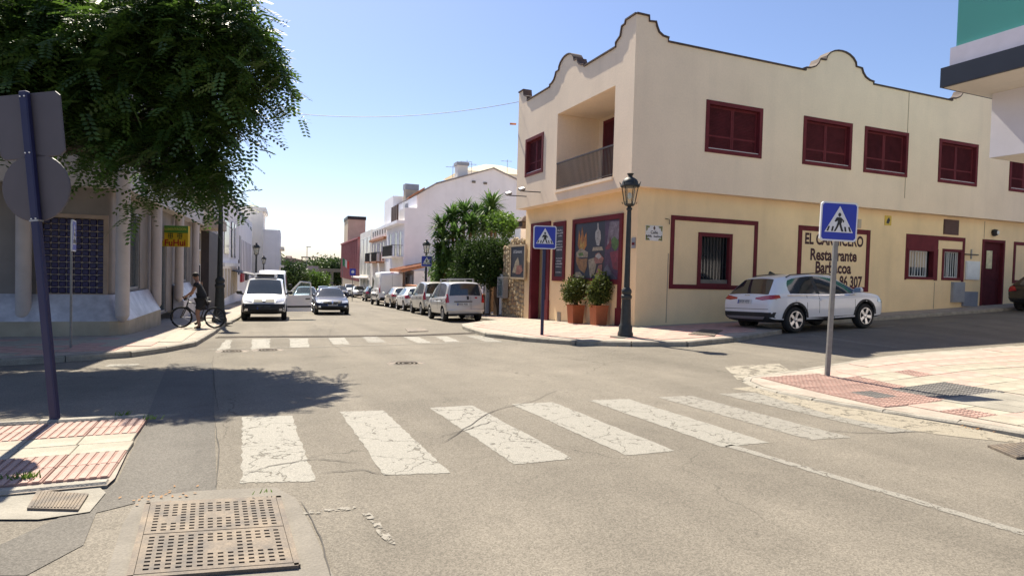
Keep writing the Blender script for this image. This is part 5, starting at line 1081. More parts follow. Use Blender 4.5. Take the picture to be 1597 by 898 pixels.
# stations: (y, zlow, zbelt, ztop, half width, half roof width, flag of the interval that follows)
# flags: b body, r rear window, g side glass, p pillar, w windscreen
KIND = {
 'suv': dict(L=4.48, W=1.85, H=1.60, wb=2.68, fo=.90, r=.355, st=[(-2.24, .50, .72, .76, .72, .60, 'b'), (-2.21, .36, .86, .90, .84, .72, 'b'), (-2.12, .30, 1.02, 1.07, .90, .73, 'r'), (-1.70, .27, 1.06, 1.49, .92, .60, 'b'), (-1.52, .27, 1.05, 1.555, .922, .615, 'g'), (-.52, .25, 1.02, 1.60, .925, .63, 'p'), (-.42, .25, 1.015, 1.60, .925, .63, 'g'), (.42, .25, .99, 1.56, .925, .615, 'w'), (1.10, .25, 1.02, 1.10, .92, .76, 'b'), (1.65, .25, .99, 1.05, .905, .74, 'b'), (2.02, .26, .92, .98, .88, .68, 'b'), (2.19, .30, .76, .80, .80, .58, 'b'), (2.24, .42, .62, .64, .68, .5, 'b')]),
 'hatch': dict(L=4.1, W=1.76, H=1.46, wb=2.55, fo=.82, r=.315, st=[(-2.05, .45, .66, .70, .70, .58, 'b'), (-2.02, .34, .82, .86, .81, .68, 'b'), (-1.93, .28, .95, 1.0, .855, .68, 'r'), (-1.50, .25, .98, 1.36, .875, .55, 'b'), (-1.30, .25, .97, 1.42, .878, .57, 'g'), (-.42, .23, .94, 1.46, .88, .59, 'p'), (-.33, .23, .93, 1.46, .88, .59, 'g'), (.42, .23, .91, 1.42, .88, .575, 'w'), (1.12, .23, .90, .96, .875, .72, 'b'), (1.6, .23, .83, .88, .855, .66, 'b'), (1.9, .25, .72, .77, .80, .58, 'b'), (2.02, .30, .56, .60, .70, .5, 'b'), (2.05, .38, .48, .50, .6, .45, 'b')]),
 'sedan': dict(L=4.72, W=1.80, H=1.43, wb=2.80, fo=.84, r=.325, st=[(-2.36, .42, .72, .76, .74, .6, 'b'), (-2.32, .32, .88, .92, .84, .68, 'b'), (-1.9, .26, .96, 1.0, .885, .70, 'b'), (-1.62, .25, .96, 1.01, .89, .70, 'r'), (-.95, .23, .95, 1.37, .895, .56, 'g'), (-.3, .22, .93, 1.43, .90, .58, 'p'), (-.2, .22, .925, 1.43, .90, .58, 'g'), (.38, .22, .91, 1.39, .90, .565, 'w'), (1.08, .22, .88, .94, .895, .74, 'b'), (1.75, .22, .80, .86, .875, .70, 'b'), (2.18, .24, .70, .76, .84, .64, 'b'), (2.33, .28, .56, .62, .78, .56, 'b'), (2.36, .36, .48, .50, .70, .5, 'b')]),
 'mpv': dict(L=3.96, W=1.72, H=1.72, wb=2.52, fo=.78, r=.31, st=[(-1.98, .42, .64, .68, .74, .62, 'b'), (-1.95, .32, .90, .95, .82, .72, 'b'), (-1.92, .28, 1.05, 1.10, .85, .72, 'r'), (-1.84, .26, 1.06, 1.62, .855, .66, 'b'), (-1.70, .25, 1.05, 1.69, .86, .67, 'g'), (-.55, .24, 1.03, 1.72, .86, .68, 'p'), (-.45, .24, 1.02, 1.72, .86, .68, 'g'), (.38, .24, .99, 1.66, .86, .66, 'w'), (1.15, .24, .97, 1.04, .855, .70, 'b'), (1.55, .24, .86, .92, .84, .64, 'b'), (1.85, .26, .70, .75, .79, .56, 'b'), (1.95, .30, .56, .60, .70, .5, 'b'), (1.98, .38, .48, .50, .62, .46, 'b')]),
 'van': dict(L=5.6, W=2.05, H=2.50, wb=3.4, fo=.95, r=.34, st=[(-2.80, .50, .80, .84, .94, .86, 'b'), (-2.79, .42, 1.2, 1.25, .98, .90, 'b'), (-2.77, .38, 1.30, 2.40, 1.0, .84, 'b'), (-2.60, .34, 1.30, 2.48, 1.02, .86, 'b'), (-.8, .32, 1.30, 2.50, 1.025, .87, 'b'), (.45, .32, 1.28, 2.50, 1.025, .87, 'b'), (.70, .32, 1.27, 2.48, 1.025, .86, 'g'), (1.25, .32, 1.22, 2.28, 1.02, .80, 'w'), (2.10, .32, 1.16, 1.30, 1.0, .82, 'b'), (2.45, .32, 1.02, 1.10, .96, .72, 'b'), (2.70, .34, .80, .85, .90, .62, 'b'), (2.78, .38, .6, .66, .82, .56, 'b'), (2.80, .44, .54, .56, .74, .5, 'b')]),
}
def shell(k, mats, sx=1.0, sy=1.0, sz=1.0):
    K = KIND[k]; st = K['st']; bm = bmesh.new(); cl = bm.edges.layers.float.new('crease_edge'); rows = []
    for (y, zl, zb, zt, w, wr, fl) in st:
        z6 = max(zb+.012, zt-.075); z7 = max(z6+.008, zt-.035); z8 = max(z7+.006, zt-.008)
        wr6 = max(wr, min(w*.93, wr)) if zt-zb > .2 else min(w*.90, wr+.10)
        half = [(0, zl), (w*.80, zl), (w*.955, zl+.09), (w, zl+(zb-zl)*.55), (w*.985, zb-.09), (w*.945, zb), (wr6, z6), (wr6-.07, z7), (wr6*.55, z8), (0, max(z8+.004, zt))]
        r = [bm.verts.new((x, y, z)) for x, z in half]; l = [r[0]]+[bm.verts.new((-x, y, z)) for x, z in half[1:-1]]+[r[-1]]
        rows.append((r, l))
    def cr(a, b, v):
        e = bm.edges.get((a, b))
        if e: e[cl] = max(e[cl], v)
    n = 10
    for i in range(len(st)-1):
        fl = st[i][6]
        for s in (0, 1):
            A, B = rows[i][s], rows[i+1][s]
            for j in range(n-1):
                f = bm.faces.new((A[j], B[j], B[j+1], A[j+1]) if s else (A[j], A[j+1], B[j+1], B[j]))
                mi = 0
                if j == 5 and fl in 'g': mi = 1
                if j == 5 and fl == 'w': mi = 1
                if j == 5 and fl == 'p': mi = 4
                if j in (7, 8) and fl == 'w': mi = 2
                if j in (7, 8) and fl == 'r': mi = 3
                if j in (0, 1): mi = 4
                f.material_index = mi
                if mi in (1, 2, 3): f.smooth = True
    for s_ in (0, -1):
        r, l = rows[s_]; lp = [*r, *l[1:-1][::-1]]; bm.faces.new(lp if s_ == 0 else lp[::-1])
    for f in bm.faces:
        f.smooth = True
    bm.edges.ensure_lookup_table()
    for e in bm.edges:
        ms = {f.material_index for f in e.link_faces}
        if len(ms) > 1: e[cl] = .75
    for i in range(len(st)-1):
        for s in (0, 1):
            for j, v in ((4, .35), (5, .5), (7, .45), (2, .3)): cr(rows[i][s][j], rows[i+1][s][j], v)
    for v in bm.verts: v.co = Vector((v.co.x*sx, v.co.y*sy, v.co.z*sz))
    bmesh.ops.recalc_face_normals(bm, faces=bm.faces)
    me = bpy.data.meshes.new('shell'); bm.to_mesh(me); bm.free(); setmat(me, mats)
    o = link('shell_tmp', me); md = o.modifiers.new('s', 'SUBSURF'); md.levels = 2; md.render_levels = 2
    # wheel wells
    r = K['r']*sz; yf = (K['L']/2-K['fo'])*sy; ys = (yf, yf-K['wb']*sy); cb = MB(); W = K['W']/2*sx
    for y in ys:
        for s in (-1, 1):
            M = Matrix.Translation((s*(W-.02), y, r+.01)) @ Matrix.Rotation(R(90), 4, 'Y'); cb.lathe([(r+.055, -.24), (r+.055, .24)], (0, 0, 0), 28, M)
    cme = cb.mesh('cut', list(mats)); cme.polygons.foreach_set('material_index', [4]*len(cme.polygons))
    bm = bmesh.new(); bm.from_mesh(cme); bmesh.ops.recalc_face_normals(bm, faces=bm.faces); bm.to_mesh(cme); bm.free()
    co = link('cut_tmp', cme); b = o.modifiers.new('b', 'BOOLEAN'); b.object = co; b.operation = 'DIFFERENCE'; b.solver = 'EXACT'
    dg = bpy.context.evaluated_depsgraph_get(); ev = bpy.data.meshes.new_from_object(o.evaluated_get(dg))
    bpy.data.objects.remove(o); bpy.data.objects.remove(co); bpy.data.meshes.remove(cme)
    return ev
def split_by_mat(me, mats, names):
    """one mesh per material, glass and pillars per connected piece"""
    out = []
    for mi, nm in enumerate(names):
        bm = bmesh.new(); bm.from_mesh(me); bmesh.ops.delete(bm, geom=[f for f in bm.faces if f.material_index != mi], context='FACES')
        if not bm.faces: bm.free(); continue
        if mi in (1,):
            seen = set(); comps = []
            for f in bm.faces:
                if f in seen: continue
                st = [f]; seen.add(f); c = []
                while st:
                    q = st.pop(); c.append(q)
                    for e in q.edges:
                        for h in e.link_faces:
                            if h not in seen: seen.add(h); st.append(h)
                comps.append([x.index for x in c])
            base = bm.copy(); bm.free()
            for c in comps:
                b2 = base.copy(); b2.faces.ensure_lookup_table(); cs = set(c); bmesh.ops.delete(b2, geom=[f for f in b2.faces if f.index not in cs], context='FACES')
                m2 = bpy.data.meshes.new(nm); b2.to_mesh(m2); b2.free(); out.append((nm, m2, mats[mi]))
            base.free()
        else:
            m2 = bpy.data.meshes.new(nm); bm.to_mesh(m2); bm.free(); out.append((nm, m2, mats[mi]))
    for nm, m2, mm in out:
        m2.materials.clear(); m2.materials.append(mm); m2.polygons.foreach_set('material_index', [0]*len(m2.polygons)); m2.polygons.foreach_set('use_smooth', [True]*len(m2.polygons)); m2.set_sharp_from_angle(angle=R(38)); m2.update()
    return out
def patch(bvh, name, poly, d, m, parent, off=.006, step=.07, local=True):
    """a piece that hugs the car body: outline poly seen along direction d ('f','b','l','r'), offset from it"""
    D = {'f': Vector((0, -1, 0)), 'b': Vector((0, 1, 0)), 'l': Vector((1, 0, 0)), 'r': Vector((-1, 0, 0)), 't': Vector((0, 0, -1))}[d]
    P3 = {'f': lambda u, v: Vector((u, 5, v)), 'b': lambda u, v: Vector((u, -5, v)), 'l': lambda u, v: Vector((-5, u, v)), 'r': lambda u, v: Vector((5, u, v)), 't': lambda u, v: Vector((u, v, 5))}[d]
    bm = bmesh.new(); bm.faces.new([bm.verts.new((p[0], p[1], 0)) for p in poly]); bmesh.ops.triangulate(bm, faces=bm.faces[:])
    us = [p[0] for p in poly]; vs_ = [p[1] for p in poly]
    for lo, hi, ax in ((min(us), max(us), (1, 0, 0)), (min(vs_), max(vs_), (0, 1, 0))):
        t = lo+step
        while t < hi-1e-4: bmesh.ops.bisect_plane(bm, geom=bm.verts[:]+bm.edges[:]+bm.faces[:], plane_co=(t, t, 0), plane_no=ax, dist=1e-5); t += step
    last = None; bad = []
    for v in bm.verts:
        o = P3(v.co.x, v.co.y); h, nrm, _, _ = bvh.ray_cast(o, D)
        if h is None: h, nrm, _, _ = bvh.find_nearest(o+D*(5-2.0))
        v.co = h-D*off*.6+nrm*off*.5
    r = bmesh.ops.extrude_face_region(bm, geom=bm.faces[:])
    for v in [x for x in r['geom'] if isinstance(x, bmesh.types.BMVert)]: v.co = v.co+D*(off+.012)
    bmesh.ops.recalc_face_normals(bm, faces=bm.faces)
    me = bpy.data.meshes.new(name); bm.to_mesh(me); bm.free(); setmat(me, m); me.polygons.foreach_set('use_smooth', [True]*len(me.polygons)); me.set_sharp_from_angle(angle=R(40))
    return link(name, me, parent)
WHEELS = {}
def wheel_mesh(r, style):
    k = (round(r, 3), style)
    if k in WHEELS: return WHEELS[k]
    w = .10; Mx = Matrix.Rotation(R(90), 4, 'Y')
    t = MB(); rr = r*.66; prof = [(rr, -w), (r*.90, -w-.006), (r*.975, -w*.75), (r, -w*.35), (r, w*.35), (r*.975, w*.75), (r*.90, w+.006), (rr, w)]; t.lathe(prof, (0, 0, 0), 32, Mx, cap=False)
    tm_ = t.mesh('tyre', RUB); bm = bmesh.new(); bm.from_mesh(tm_); bmesh.ops.recalc_face_normals(bm, faces=bm.faces); bm.to_mesh(tm_); bm.free(); tm_.polygons.foreach_set('use_smooth', [True]*len(tm_.polygons)); tm_.set_sharp_from_angle(angle=R(35))
    q = MB(); q.lathe([(rr*1.01, w-.01), (rr*1.0, w+.012), (rr*.93, w+.012), (rr*.90, w-.05)], (0, 0, 0), 32, Mx, cap=False); q.lathe([(rr*.26, w-.05), (rr*.26, w-.004), (rr*.16, w+.004)], (0, 0, 0), 16, Mx)
    ns = 5 if style == 'alloy' else 8
    for i in range(ns):
        a = 2*math.pi*i/ns+.3; wd = rr*(.19 if style == 'alloy' else .2)
        c, s = math.cos(a), math.sin(a); e = (-s, c); pts = []
        for (rad, hw, d0) in ((rr*.2, wd*.75, w-.006), (rr*.96, wd*1.05, w+.006)):
            for sg2 in (-1, 1): pts.append((d0, rad*c+e[0]*hw*sg2, rad*s+e[1]*hw*sg2))
        pts2 = [(p[0]-.04, p[1], p[2]) for p in pts]
        q.add(pts+pts2, [(0, 1, 3, 2), (4, 6, 7, 5), (0, 2, 6, 4), (1, 5, 7, 3), (0, 4, 5, 1), (2, 3, 7, 6)])
    rm = q.mesh('rim', RIM if style == 'alloy' else RIMD); bm = bmesh.new(); bm.from_mesh(rm); bmesh.ops.recalc_face_normals(bm, faces=bm.faces); bm.to_mesh(rm); bm.free(); rm.polygons.foreach_set('use_smooth', [True]*len(rm.polygons)); rm.set_sharp_from_angle(angle=R(35))
    b = MB(); b.lathe([(rr*.92, w-.06), (rr*.92, w-.058)], (0, 0, 0), 24, Mx); bk = b.mesh('brake', PLAS)
    WHEELS[k] = (tm_, rm, bk); return WHEELS[k]
def mirrored(q): return [(-u, v) for u, v in q][::-1]
def plate(bvh, car, d, x, z, w=.52, h=.115):
    p = patch(bvh, 'number_plate', [(x-w/2, z-h/2), (x+w/2, z-h/2), (x+w/2, z+h/2), (x-w/2, z+h/2)], d, PLATE, car, .02, 1.0)
    c = sum((Vector(v.co) for v in p.data.vertices), Vector())/len(p.data.vertices)
    y = (max if d == 'f' else min)(v.co.y for v in p.data.vertices); s = 1 if d == 'f' else -1
    zl = [v.co.z for v in p.data.vertices]; yl = [v.co.y for v in p.data.vertices]
    # follow the tilt of the plate
    top = [v.co for v in p.data.vertices if v.co.z > c.z]; bot = [v.co for v in p.data.vertices if v.co.z <= c.z]
    yt, yb = (max if d == 'f' else min)(v.y for v in top), (max if d == 'f' else min)(v.y for v in bot)
    def Y(zv): t = (zv-(z-h/2))/h; return yb+(yt-yb)*t+s*.003
    def glyph(x0, x1, z0, z1): return [(x0, Y(z0), z0), (x1, Y(z0), z0), (x1, Y(z1), z1), (x0, Y(z1), z1)]
    mb = MB(); u = x-w*.40
    for i in range(7):
        gw = w*.075
        if i == 4: u += w*.05
        for (a, b, e, f) in ((0, .28, 0, 1), (.72, 1, random.choice((0, .4)), 1), (.28, .72, random.choice((0, .42, .8)), None), (.28, .72, .82, 1)):
            f2 = e+.18 if f is None else f
            mb.add(glyph(u+gw*a, u+gw*b, z-h*.33+h*.66*e, z-h*.33+h*.66*min(1, f2)), [(0, 1, 2, 3)])
        u += w*.105
    tag(mb.build('plate_characters', PLATE_K, p, local=True), kind='stuff')
    mb = MB(); mb.add(glyph(x-w/2+.002 if d == 'b' else x+w/2-.042, x-w/2+.042 if d == 'b' else x+w/2-.002, z-h/2+.003, z+h/2-.003), [(0, 1, 2, 3)]); mb.build('plate_band', EUB, p, local=True)
def car(name, kind, col, label, cat, loc, rz, group=None, sx=1., sy=1., sz=1., style='alloy', detail=2, trim=True, see='b', front='plain', rear='plain', noglass=False, flipx=False):
    K = KIND[kind]; x, y = loc[0], loc[1]
    e = 1.0; dx, dy = (g(x+e, y)-g(x-e, y))/2, (g(x, y+e)-g(x, y-e))/2
    n = Vector((-dx, -dy, 1)).normalized(); fw = Vector((-math.sin(rz), math.cos(rz), 0)); rt = fw.cross(n).normalized(); fw = n.cross(rt)
    Mx = Matrix((rt, fw, n)).transposed()
    c = thing(name, label, cat, (x, y, g(x, y)+.005), 0, group, rot=Mx.to_euler())
    mats = [col, CGL, CGL, CGL, PLAS]
    me = shell(kind, mats, sx, sy, sz); bv = bmesh.new(); bv.from_mesh(me); bvh = BVHTree.FromBMesh(bv); bv.free()
    for nm, m2, mm in split_by_mat(me, mats, ['body', 'side_window', 'windscreen', 'rear_window', 'lower_trim']): link(nm, m2, c)
    bpy.data.meshes.remove(me)
    L, W, H, r = K['L']*sy, K['W']*sx, K['H']*sz, K['r']*sz; yf = (K['L']/2-K['fo'])*sy; yr = yf-K['wb']*sy
    tm_, rm, bk = wheel_mesh(r, style)
    for yy in (yf, yr):
        for s in (-1, 1):
            w = link('wheel', tm_, c); w.location = (s*(W/2-.125), yy, r); w.rotation_euler = (0, 0, 0 if s > 0 else math.pi); q = link('rim', rm, w); q.rotation_euler = (random.uniform(0, 6), 0, 0); link('brake_drum', bk, w)
    st = K['st']; P = lambda nm, poly, d, m, off=.006, step=.07: patch(bvh, nm, poly, d, m, c, off, step)
    S = lambda q: [(u*sy, v*sz) for u, v in q]; F = lambda q: [(u*sx, v*sz) for u, v in q]
    if detail >= 2:
        # door gaps, handles, sill
        zb = st[5][2]
        if kind == 'van':
            gaps = [(.66, .45, 2.3), (1.95, .5, 1.2), (-1.1, .45, 2.3)]
        elif kind == 'sedan': gaps = [(-.25, .32, .93), (1.0, .4, .88), (-1.05, .62, .93)]
        else: gaps = [(-.47, .32, zb), (yf/sy-.42, .42, zb-.05), (yr/sy+.42, .55, zb)]
        for s in 'lr':
            for (yy, z0, z1) in gaps: P('door_gap', S([(yy-.006, z0), (yy+.006, z0), (yy+.006, z1), (yy-.006, z1)]), s, PLAS, .003, .2)
            for hy in ((gaps[0][0]+.12, gaps[0][0]-.78) if kind != 'van' else (.8, -.9)):
                P('door_handle', S([(hy-.09, zb-.17), (hy+.09, zb-.17), (hy+.09, zb-.13), (hy-.09, zb-.13)]), s, col if kind in ('suv', 'sedan') else PLAS, .03, .1)
        # mirrors
        my = {'suv': .92, 'hatch': .92, 'sedan': .88, 'mpv': .95, 'van': 1.75}[kind]*sy; mz = (st[7][2]+.07)*sz if kind != 'van' else 1.45
        for s in (-1, 1):
            mb = MB(); sh = .12 if kind != 'van' else .2; Mm = Matrix.Translation((s*(W/2+.10), my, mz+.04)) @ Matrix.Rotation(R(8*s), 4, 'Z'); mb.bbox(-.115, .115, -.06, .06, -sh*.62, sh*.62, .045, Mm); mb.box(-.03 if s > 0 else -.09, .09 if s > 0 else .03, -.03, .03, -.03, .03, Matrix.Translation((s*(W/2-.04), my, mz-.02)))
            mi = mb.build('mirror', PLAS if style != 'alloy' or kind in ('mpv', 'van') else col, c, 40, local=True); mb = MB(); mb.box(-.095, .095, -.066, -.061, -sh*.5, sh*.5, Mm); mb.build('mirror_glass', CHROME, mi, local=True)
    return c, bvh, P, S, F
# rear / front dress
def rear_mpv(c, bvh, P, S, F, col, pl=-.08, high=True):
    for s in (1, -1):
        q = F([(.70, .80), (.83, .78), (.845, 1.18), (.74, 1.20)]); P('tail_lamp', q if s > 0 else mirrored(q), 'b', LAMP_R, .02, .06)
    P('rear_bumper', F([(-.80, .34), (.80, .34), (.82, .50), (-.82, .50)]), 'b', col, .035, .12)
    P('bumper_lip', F([(-.76, .29), (.76, .29), (.78, .345), (-.78, .345)]), 'b', PLAS, .05, .12)
    P('plate_strip', F([(-.48, .82), (.30, .82), (.30, .86), (-.48, .86)]), 'b', PLAS, .02, .2); plate(bvh, c, 'b', -.10, .73)
    P('door_gap', F([(.24, .5), (.25, .5), (.25, 1.05), (.24, 1.05)]), 'b', PLAS, .004, .2)
    P('tailgate_handle', F([(.07, .92), (.16, .92), (.16, 1.07), (.07, 1.07)]), 'b', PLAS, .02, .1); P('badge', F([(.42, .97), (.52, .97), (.52, 1.03), (.42, 1.03)]), 'b', LAMP_R, .012, .1)
def rear_hatch(c, bvh, P, S, F, col, zt=.9, dark=False):
    for s in (1, -1):
        q = F([(.52, zt-.12), (.82, zt-.16), (.84, zt+.04), (.62, zt+.05)]); P('tail_lamp', q if s > 0 else mirrored(q), 'b', LAMP_R, .012, .06)
        q = S([(-2.0, zt-.16), (-1.78, zt-.08), (-1.80, zt+.03), (-2.0, zt+.04)]); P('tail_lamp', q, 'r' if s > 0 else 'l', LAMP_R, .010, .06)
    P('rear_bumper', F([(-.78, .36), (.78, .36), (.80, .55), (-.80, .55)]), 'b', col, .02, .12); P('bumper_lip', F([(-.72, .30), (.72, .30), (.76, .40), (-.76, .40)]), 'b', PLAS, .03, .12)
    plate(bvh, c, 'b', 0, .66); P('wiper', F([(-.02, 1.0), (.3, 1.03), (.3, 1.05), (-.02, 1.03)]), 'b', PLAS, .012, .1)
def front_car(c, bvh, P, S, F, col, k, black=False):
    lz = {'sedan': .66, 'mpv': .80, 'hatch': .70, 'suv': .76, 'van': .98}[k]; w = KIND[k]['W']/2
    for s in (1, -1):
        q = F([(w*.50, lz-.07), (w*.86, lz-.03), (w*.90, lz+.10), (w*.56, lz+.06)]); P('headlight', q if s > 0 else mirrored(q), 'f', LAMP_W, .012, .06)
    P('grille', F([(-w*.44, lz-.09), (w*.44, lz-.09), (w*.46, lz+.05), (-w*.46, lz+.05)]), 'f', PLAS, .012, .1); P('badge', F([(-.05, lz-.05), (.05, lz-.05), (.06, lz+.05), (0, lz+.08), (-.06, lz+.05)]), 'f', CHROME, .03, .1)
    if black: P('front_bumper', F([(-w*.88, .36), (w*.88, .36), (w*.90, lz-.14), (-w*.90, lz-.14)]), 'f', PLAS, .02, .1)
    P('lower_intake', F([(-w*.6, .32), (w*.6, .32), (w*.58, .44), (-w*.58, .44)]), 'f', DARK, .03, .12); plate(bvh, c, 'f', 0, .54 if k != 'van' else .7)
    for s in (1, -1): q = F([(w*.66, .40), (w*.78, .40), (w*.78, .48), (w*.66, .48)]); P('fog_lamp', q if s > 0 else mirrored(q), 'f', LAMP_W, .035, .1)
def place(px, py, wx, wy, rz, k, sx=1, sy=1):
    """centre of a car whose wheel (wx=+-1 side, wy='f'/'r') touches the ground at a place of the photograph"""
    p = gp(px, py); K = KIND[k]; yf = (K['L']/2-K['fo'])*sy; yy = yf if wy == 'f' else yf-K['wb']*sy; off = Vector((wx*(K['W']*sx/2-.125), yy, 0)); off.rotate(Euler((0, 0, rz))); return (p.x-off.x, p.y-off.y)
WHT = paint('white_car_paint', (.78, .78, .79)); SIL = paint('silver_car_paint', (.46, .44, .41), .35, .32); SIL2 = paint('pale_silver_paint', (.50, .49, .48), .3, .32)
BEI = paint('champagne_car_paint', (.42, .37, .31), .35, .32); NAV = mat('navy_car_paint', (.010, .012, .035), .3, .03, 2, metal=.1, coat=.25, spec=.4); BLK = paint('black_car_paint', (.010, .010, .012), .1, .25); GRYP = paint('dark_grey_car_paint', (.06, .06, .065), .4, .3)
# white SUV by the restaurant
a = car('white_suv', 'suv', WHT, 'white compact SUV parked beside the restaurant wall sign', 'car', (14.70, 12.98), R(-90))
c, bvh, P, S, F = a
for s in (1, -1):
    q = F([(.34, .93), (.60, .90), (.86, .93), (.875, 1.04), (.60, 1.01), (.34, .97)]); P('tail_lamp', q if s > 0 else mirrored(q), 'b', LAMP_R, .010, .05)
    q = S([(-2.16, .92), (-1.86, .955), (-1.88, 1.035), (-2.16, 1.03)]); P('tail_lamp', q, 'r' if s > 0 else 'l', LAMP_R, .010, .05)
    for (yc) in (KIND['suv']['L']/2-.90, KIND['suv']['L']/2-.90-2.68):
        ar = [(yc+(.415)*math.cos(R(t)), .36+.415*math.sin(R(t))) for t in range(-8, 189, 14)]; ai = [(yc+(.475)*math.cos(R(t)), .36+.475*math.sin(R(t))) for t in range(188, -9, -14)]; P('arch_trim', ar+ai, 'r' if s > 0 else 'l', PLAS, .010, .5)
    P('sill_trim', S([(-.92, .26), (.90, .26), (.90, .40), (-.92, .40)]), 'r' if s > 0 else 'l', PLAS, .010, .15)
    P('window_trim', S([(-1.62, 1.00), (.95, .955), (.95, .975), (-1.62, 1.025)]), 'r' if s > 0 else 'l', CHROME, .006, .15)
    P('headlight', S([(1.86, .74), (2.12, .70), (2.12, .78), (1.90, .84)]), 'r' if s > 0 else 'l', LAMP_W, .010, .06)
P('rear_bumper', F([(-.84, .36), (.84, .36), (.88, .58), (-.88, .58)]), 'b', PLAS, .02, .1); P('bumper_insert', F([(-.62, .40), (.62, .40), (.70, .47), (-.70, .47)]), 'b', RIMD, .035, .1)
plate(bvh, c, 'b', -.02, .86, .5, .12); P('badge', F([(-.09, 1.02), (.09, 1.02), (.09, 1.05), (-.09, 1.05)]), 'b', CHROME, .008, .1); P('tailgate_gap', F([(-.8, .66), (.8, .66), (.8, .672), (-.8, .672)]), 'b', PLAS, .004, .1)
mb = MB(); mb.prism([(-1.35, 1.60), (-1.12, 1.60), (-1.30, 1.68)], 'x', -.02, .02); mb.build('roof_antenna', PLAS, c, local=True)
for s in (-1, 1): mb = MB(); mb.tube([(s*.60, -1.35, 1.50), (s*.61, -1.2, 1.565), (s*.63, -.4, 1.595), (s*.62, .25, 1.565), (s*.615, .4, 1.50)], .016, 6); mb.build('roof_rail', PLAS, c, local=True)
# dark car further up the side street
lo = gp(1561, 486); a = car('dark_hatchback', 'hatch', BLK, 'black hatchback parked by the maroon door at the side street', 'car', (lo.x+2.3, 13.0), R(-90)); rear_hatch(*a, BLK)
a[2]('badge', [(-.06, .86), (.06, .86), (.06, .94), (-.06, .94)], 'b', CHROME, .01, .1)
# the row parked on the right of the street, seen from behind
GP = 'cars parked along the right kerb'
RZ = R(-2.5)
a = car('small_van', 'mpv', SIL2, 'silver small van with roof bars parked first in the row', 'van', place(745, 500, 1, 'r', RZ, 'mpv'), RZ, GP, style='steel'); rear_mpv(*a, SIL2)
for y in (-1.2, .05): mb = MB(); mb.bbox(-.60, .60, y-.04, y+.04, 1.78, 1.82, .01); mb.box(-.60, -.54, y-.05, y+.05, 1.68, 1.78); mb.box(.54, .60, y-.05, y+.05, 1.68, 1.78); mb.build('roof_bar', GREYM, a[0], local=True)
a = car('leisure_van', 'mpv', SIL, 'grey leisure van parked just ahead of the silver small van', 'van', place(659, 491.3, -1, 'r', RZ, 'mpv', 1, 1.05), RZ, GP, 1, 1.05, 1.04, 'steel'); rear_mpv(*a, SIL)
a = car('white_hatchback', 'hatch', WHT, 'white hatchback parked between the grey van and the champagne car', 'car', place(631.3, 485, -1, 'r', RZ, 'hatch', 1, .95), RZ, GP, 1, .95, 1.03); rear_hatch(*a, WHT)
a = car('champagne_hatchback', 'hatch', BEI, 'champagne hatchback parked right behind the tall white van', 'car', place(610.6, 480.2, -1, 'r', RZ, 'hatch'), RZ, GP, 1, 1, 1.03); rear_hatch(*a, BEI, .93)
a = car('panel_van', 'van', WHT, 'tall white panel van parked in the row on the right', 'van', place(590, 476.5, -1, 'r', RZ, 'van'), RZ, GP, 1.04, 1, 1.08, style='steel'); c, bvh, P, S, F = a
for s in (1, -1): q = F([(.88, .95), (.97, .95), (.97, 1.55), (.90, 1.55)]); P('tail_lamp', q if s > 0 else mirrored(q), 'b', LAMP_R, .02, .1)
P('door_gap', F([(-.006, .6), (.006, .6), (.006, 2.3), (-.006, 2.3)]), 'b', PLAS, .006, .3); P('rear_bumper', F([(-.95, .42), (.95, .42), (.97, .62), (-.97, .62)]), 'b', PLAS, .06, .2); plate(bvh, c, 'b', -.35, .85); P('side_strip', S([(-2.4, .70), (2.0, .70), (2.0, .82), (-2.4, .82)]), 'l', PLAS, .01, .3)
P('high_lamp', F([(-.12, 2.38), (.12, 2.38), (.12, 2.42), (-.12, 2.42)]), 'b', LAMP_R, .01, .1)
a = car('grey_hatchback', 'hatch', GRYP, 'dark grey hatchback parked ahead of the tall white van', 'car', place(571, 470, -1, 'r', RZ, 'hatch'), RZ, GP, 1, 1, 1.05); rear_hatch(*a, GRYP)
a = car('white_city_car', 'hatch', WHT, 'white small car facing this way at the far end of the row', 'car', place(551, 464, 1, 'f', RZ+math.pi, 'hatch'), RZ+math.pi, GP, 1, .95, 1.03); front_car(*a, WHT, 'hatch')
lo = place(546, 460, 1, 'f', RZ+math.pi, 'suv'); a = car('white_crossover', 'suv', WHT, 'white taller car facing this way behind the white small car', 'car', (a[0].location.x-.1, a[0].location.y+7), RZ+math.pi, GP, 1, 1, 1.1); front_car(*a, WHT, 'suv')
# oncoming and parked on the left side
A, B = gp(384, 499), gp(444, 499); a = car('delivery_van', 'mpv', WHT, 'white delivery van facing this way with its driver door open', 'van', ((A.x+B.x)/2, (A.y+B.y)/2+1.35), RZ+math.pi, None, 1.06, 1.06, 1.06, 'steel'); front_car(*a, WHT, 'mpv', True)
c, bvh, P, S, F = a; VAN = c
mb = MB(); mb.bbox(-.48, .48, -.7, .1, 1.80, 2.02, .05); ru = mb.build('roof_unit', WHT, c, local=True); mb = MB(); mb.box(-.36, .36, .101, .12, 1.84, 1.97); mb.build('roof_unit_grille', PLAS, ru, local=True)
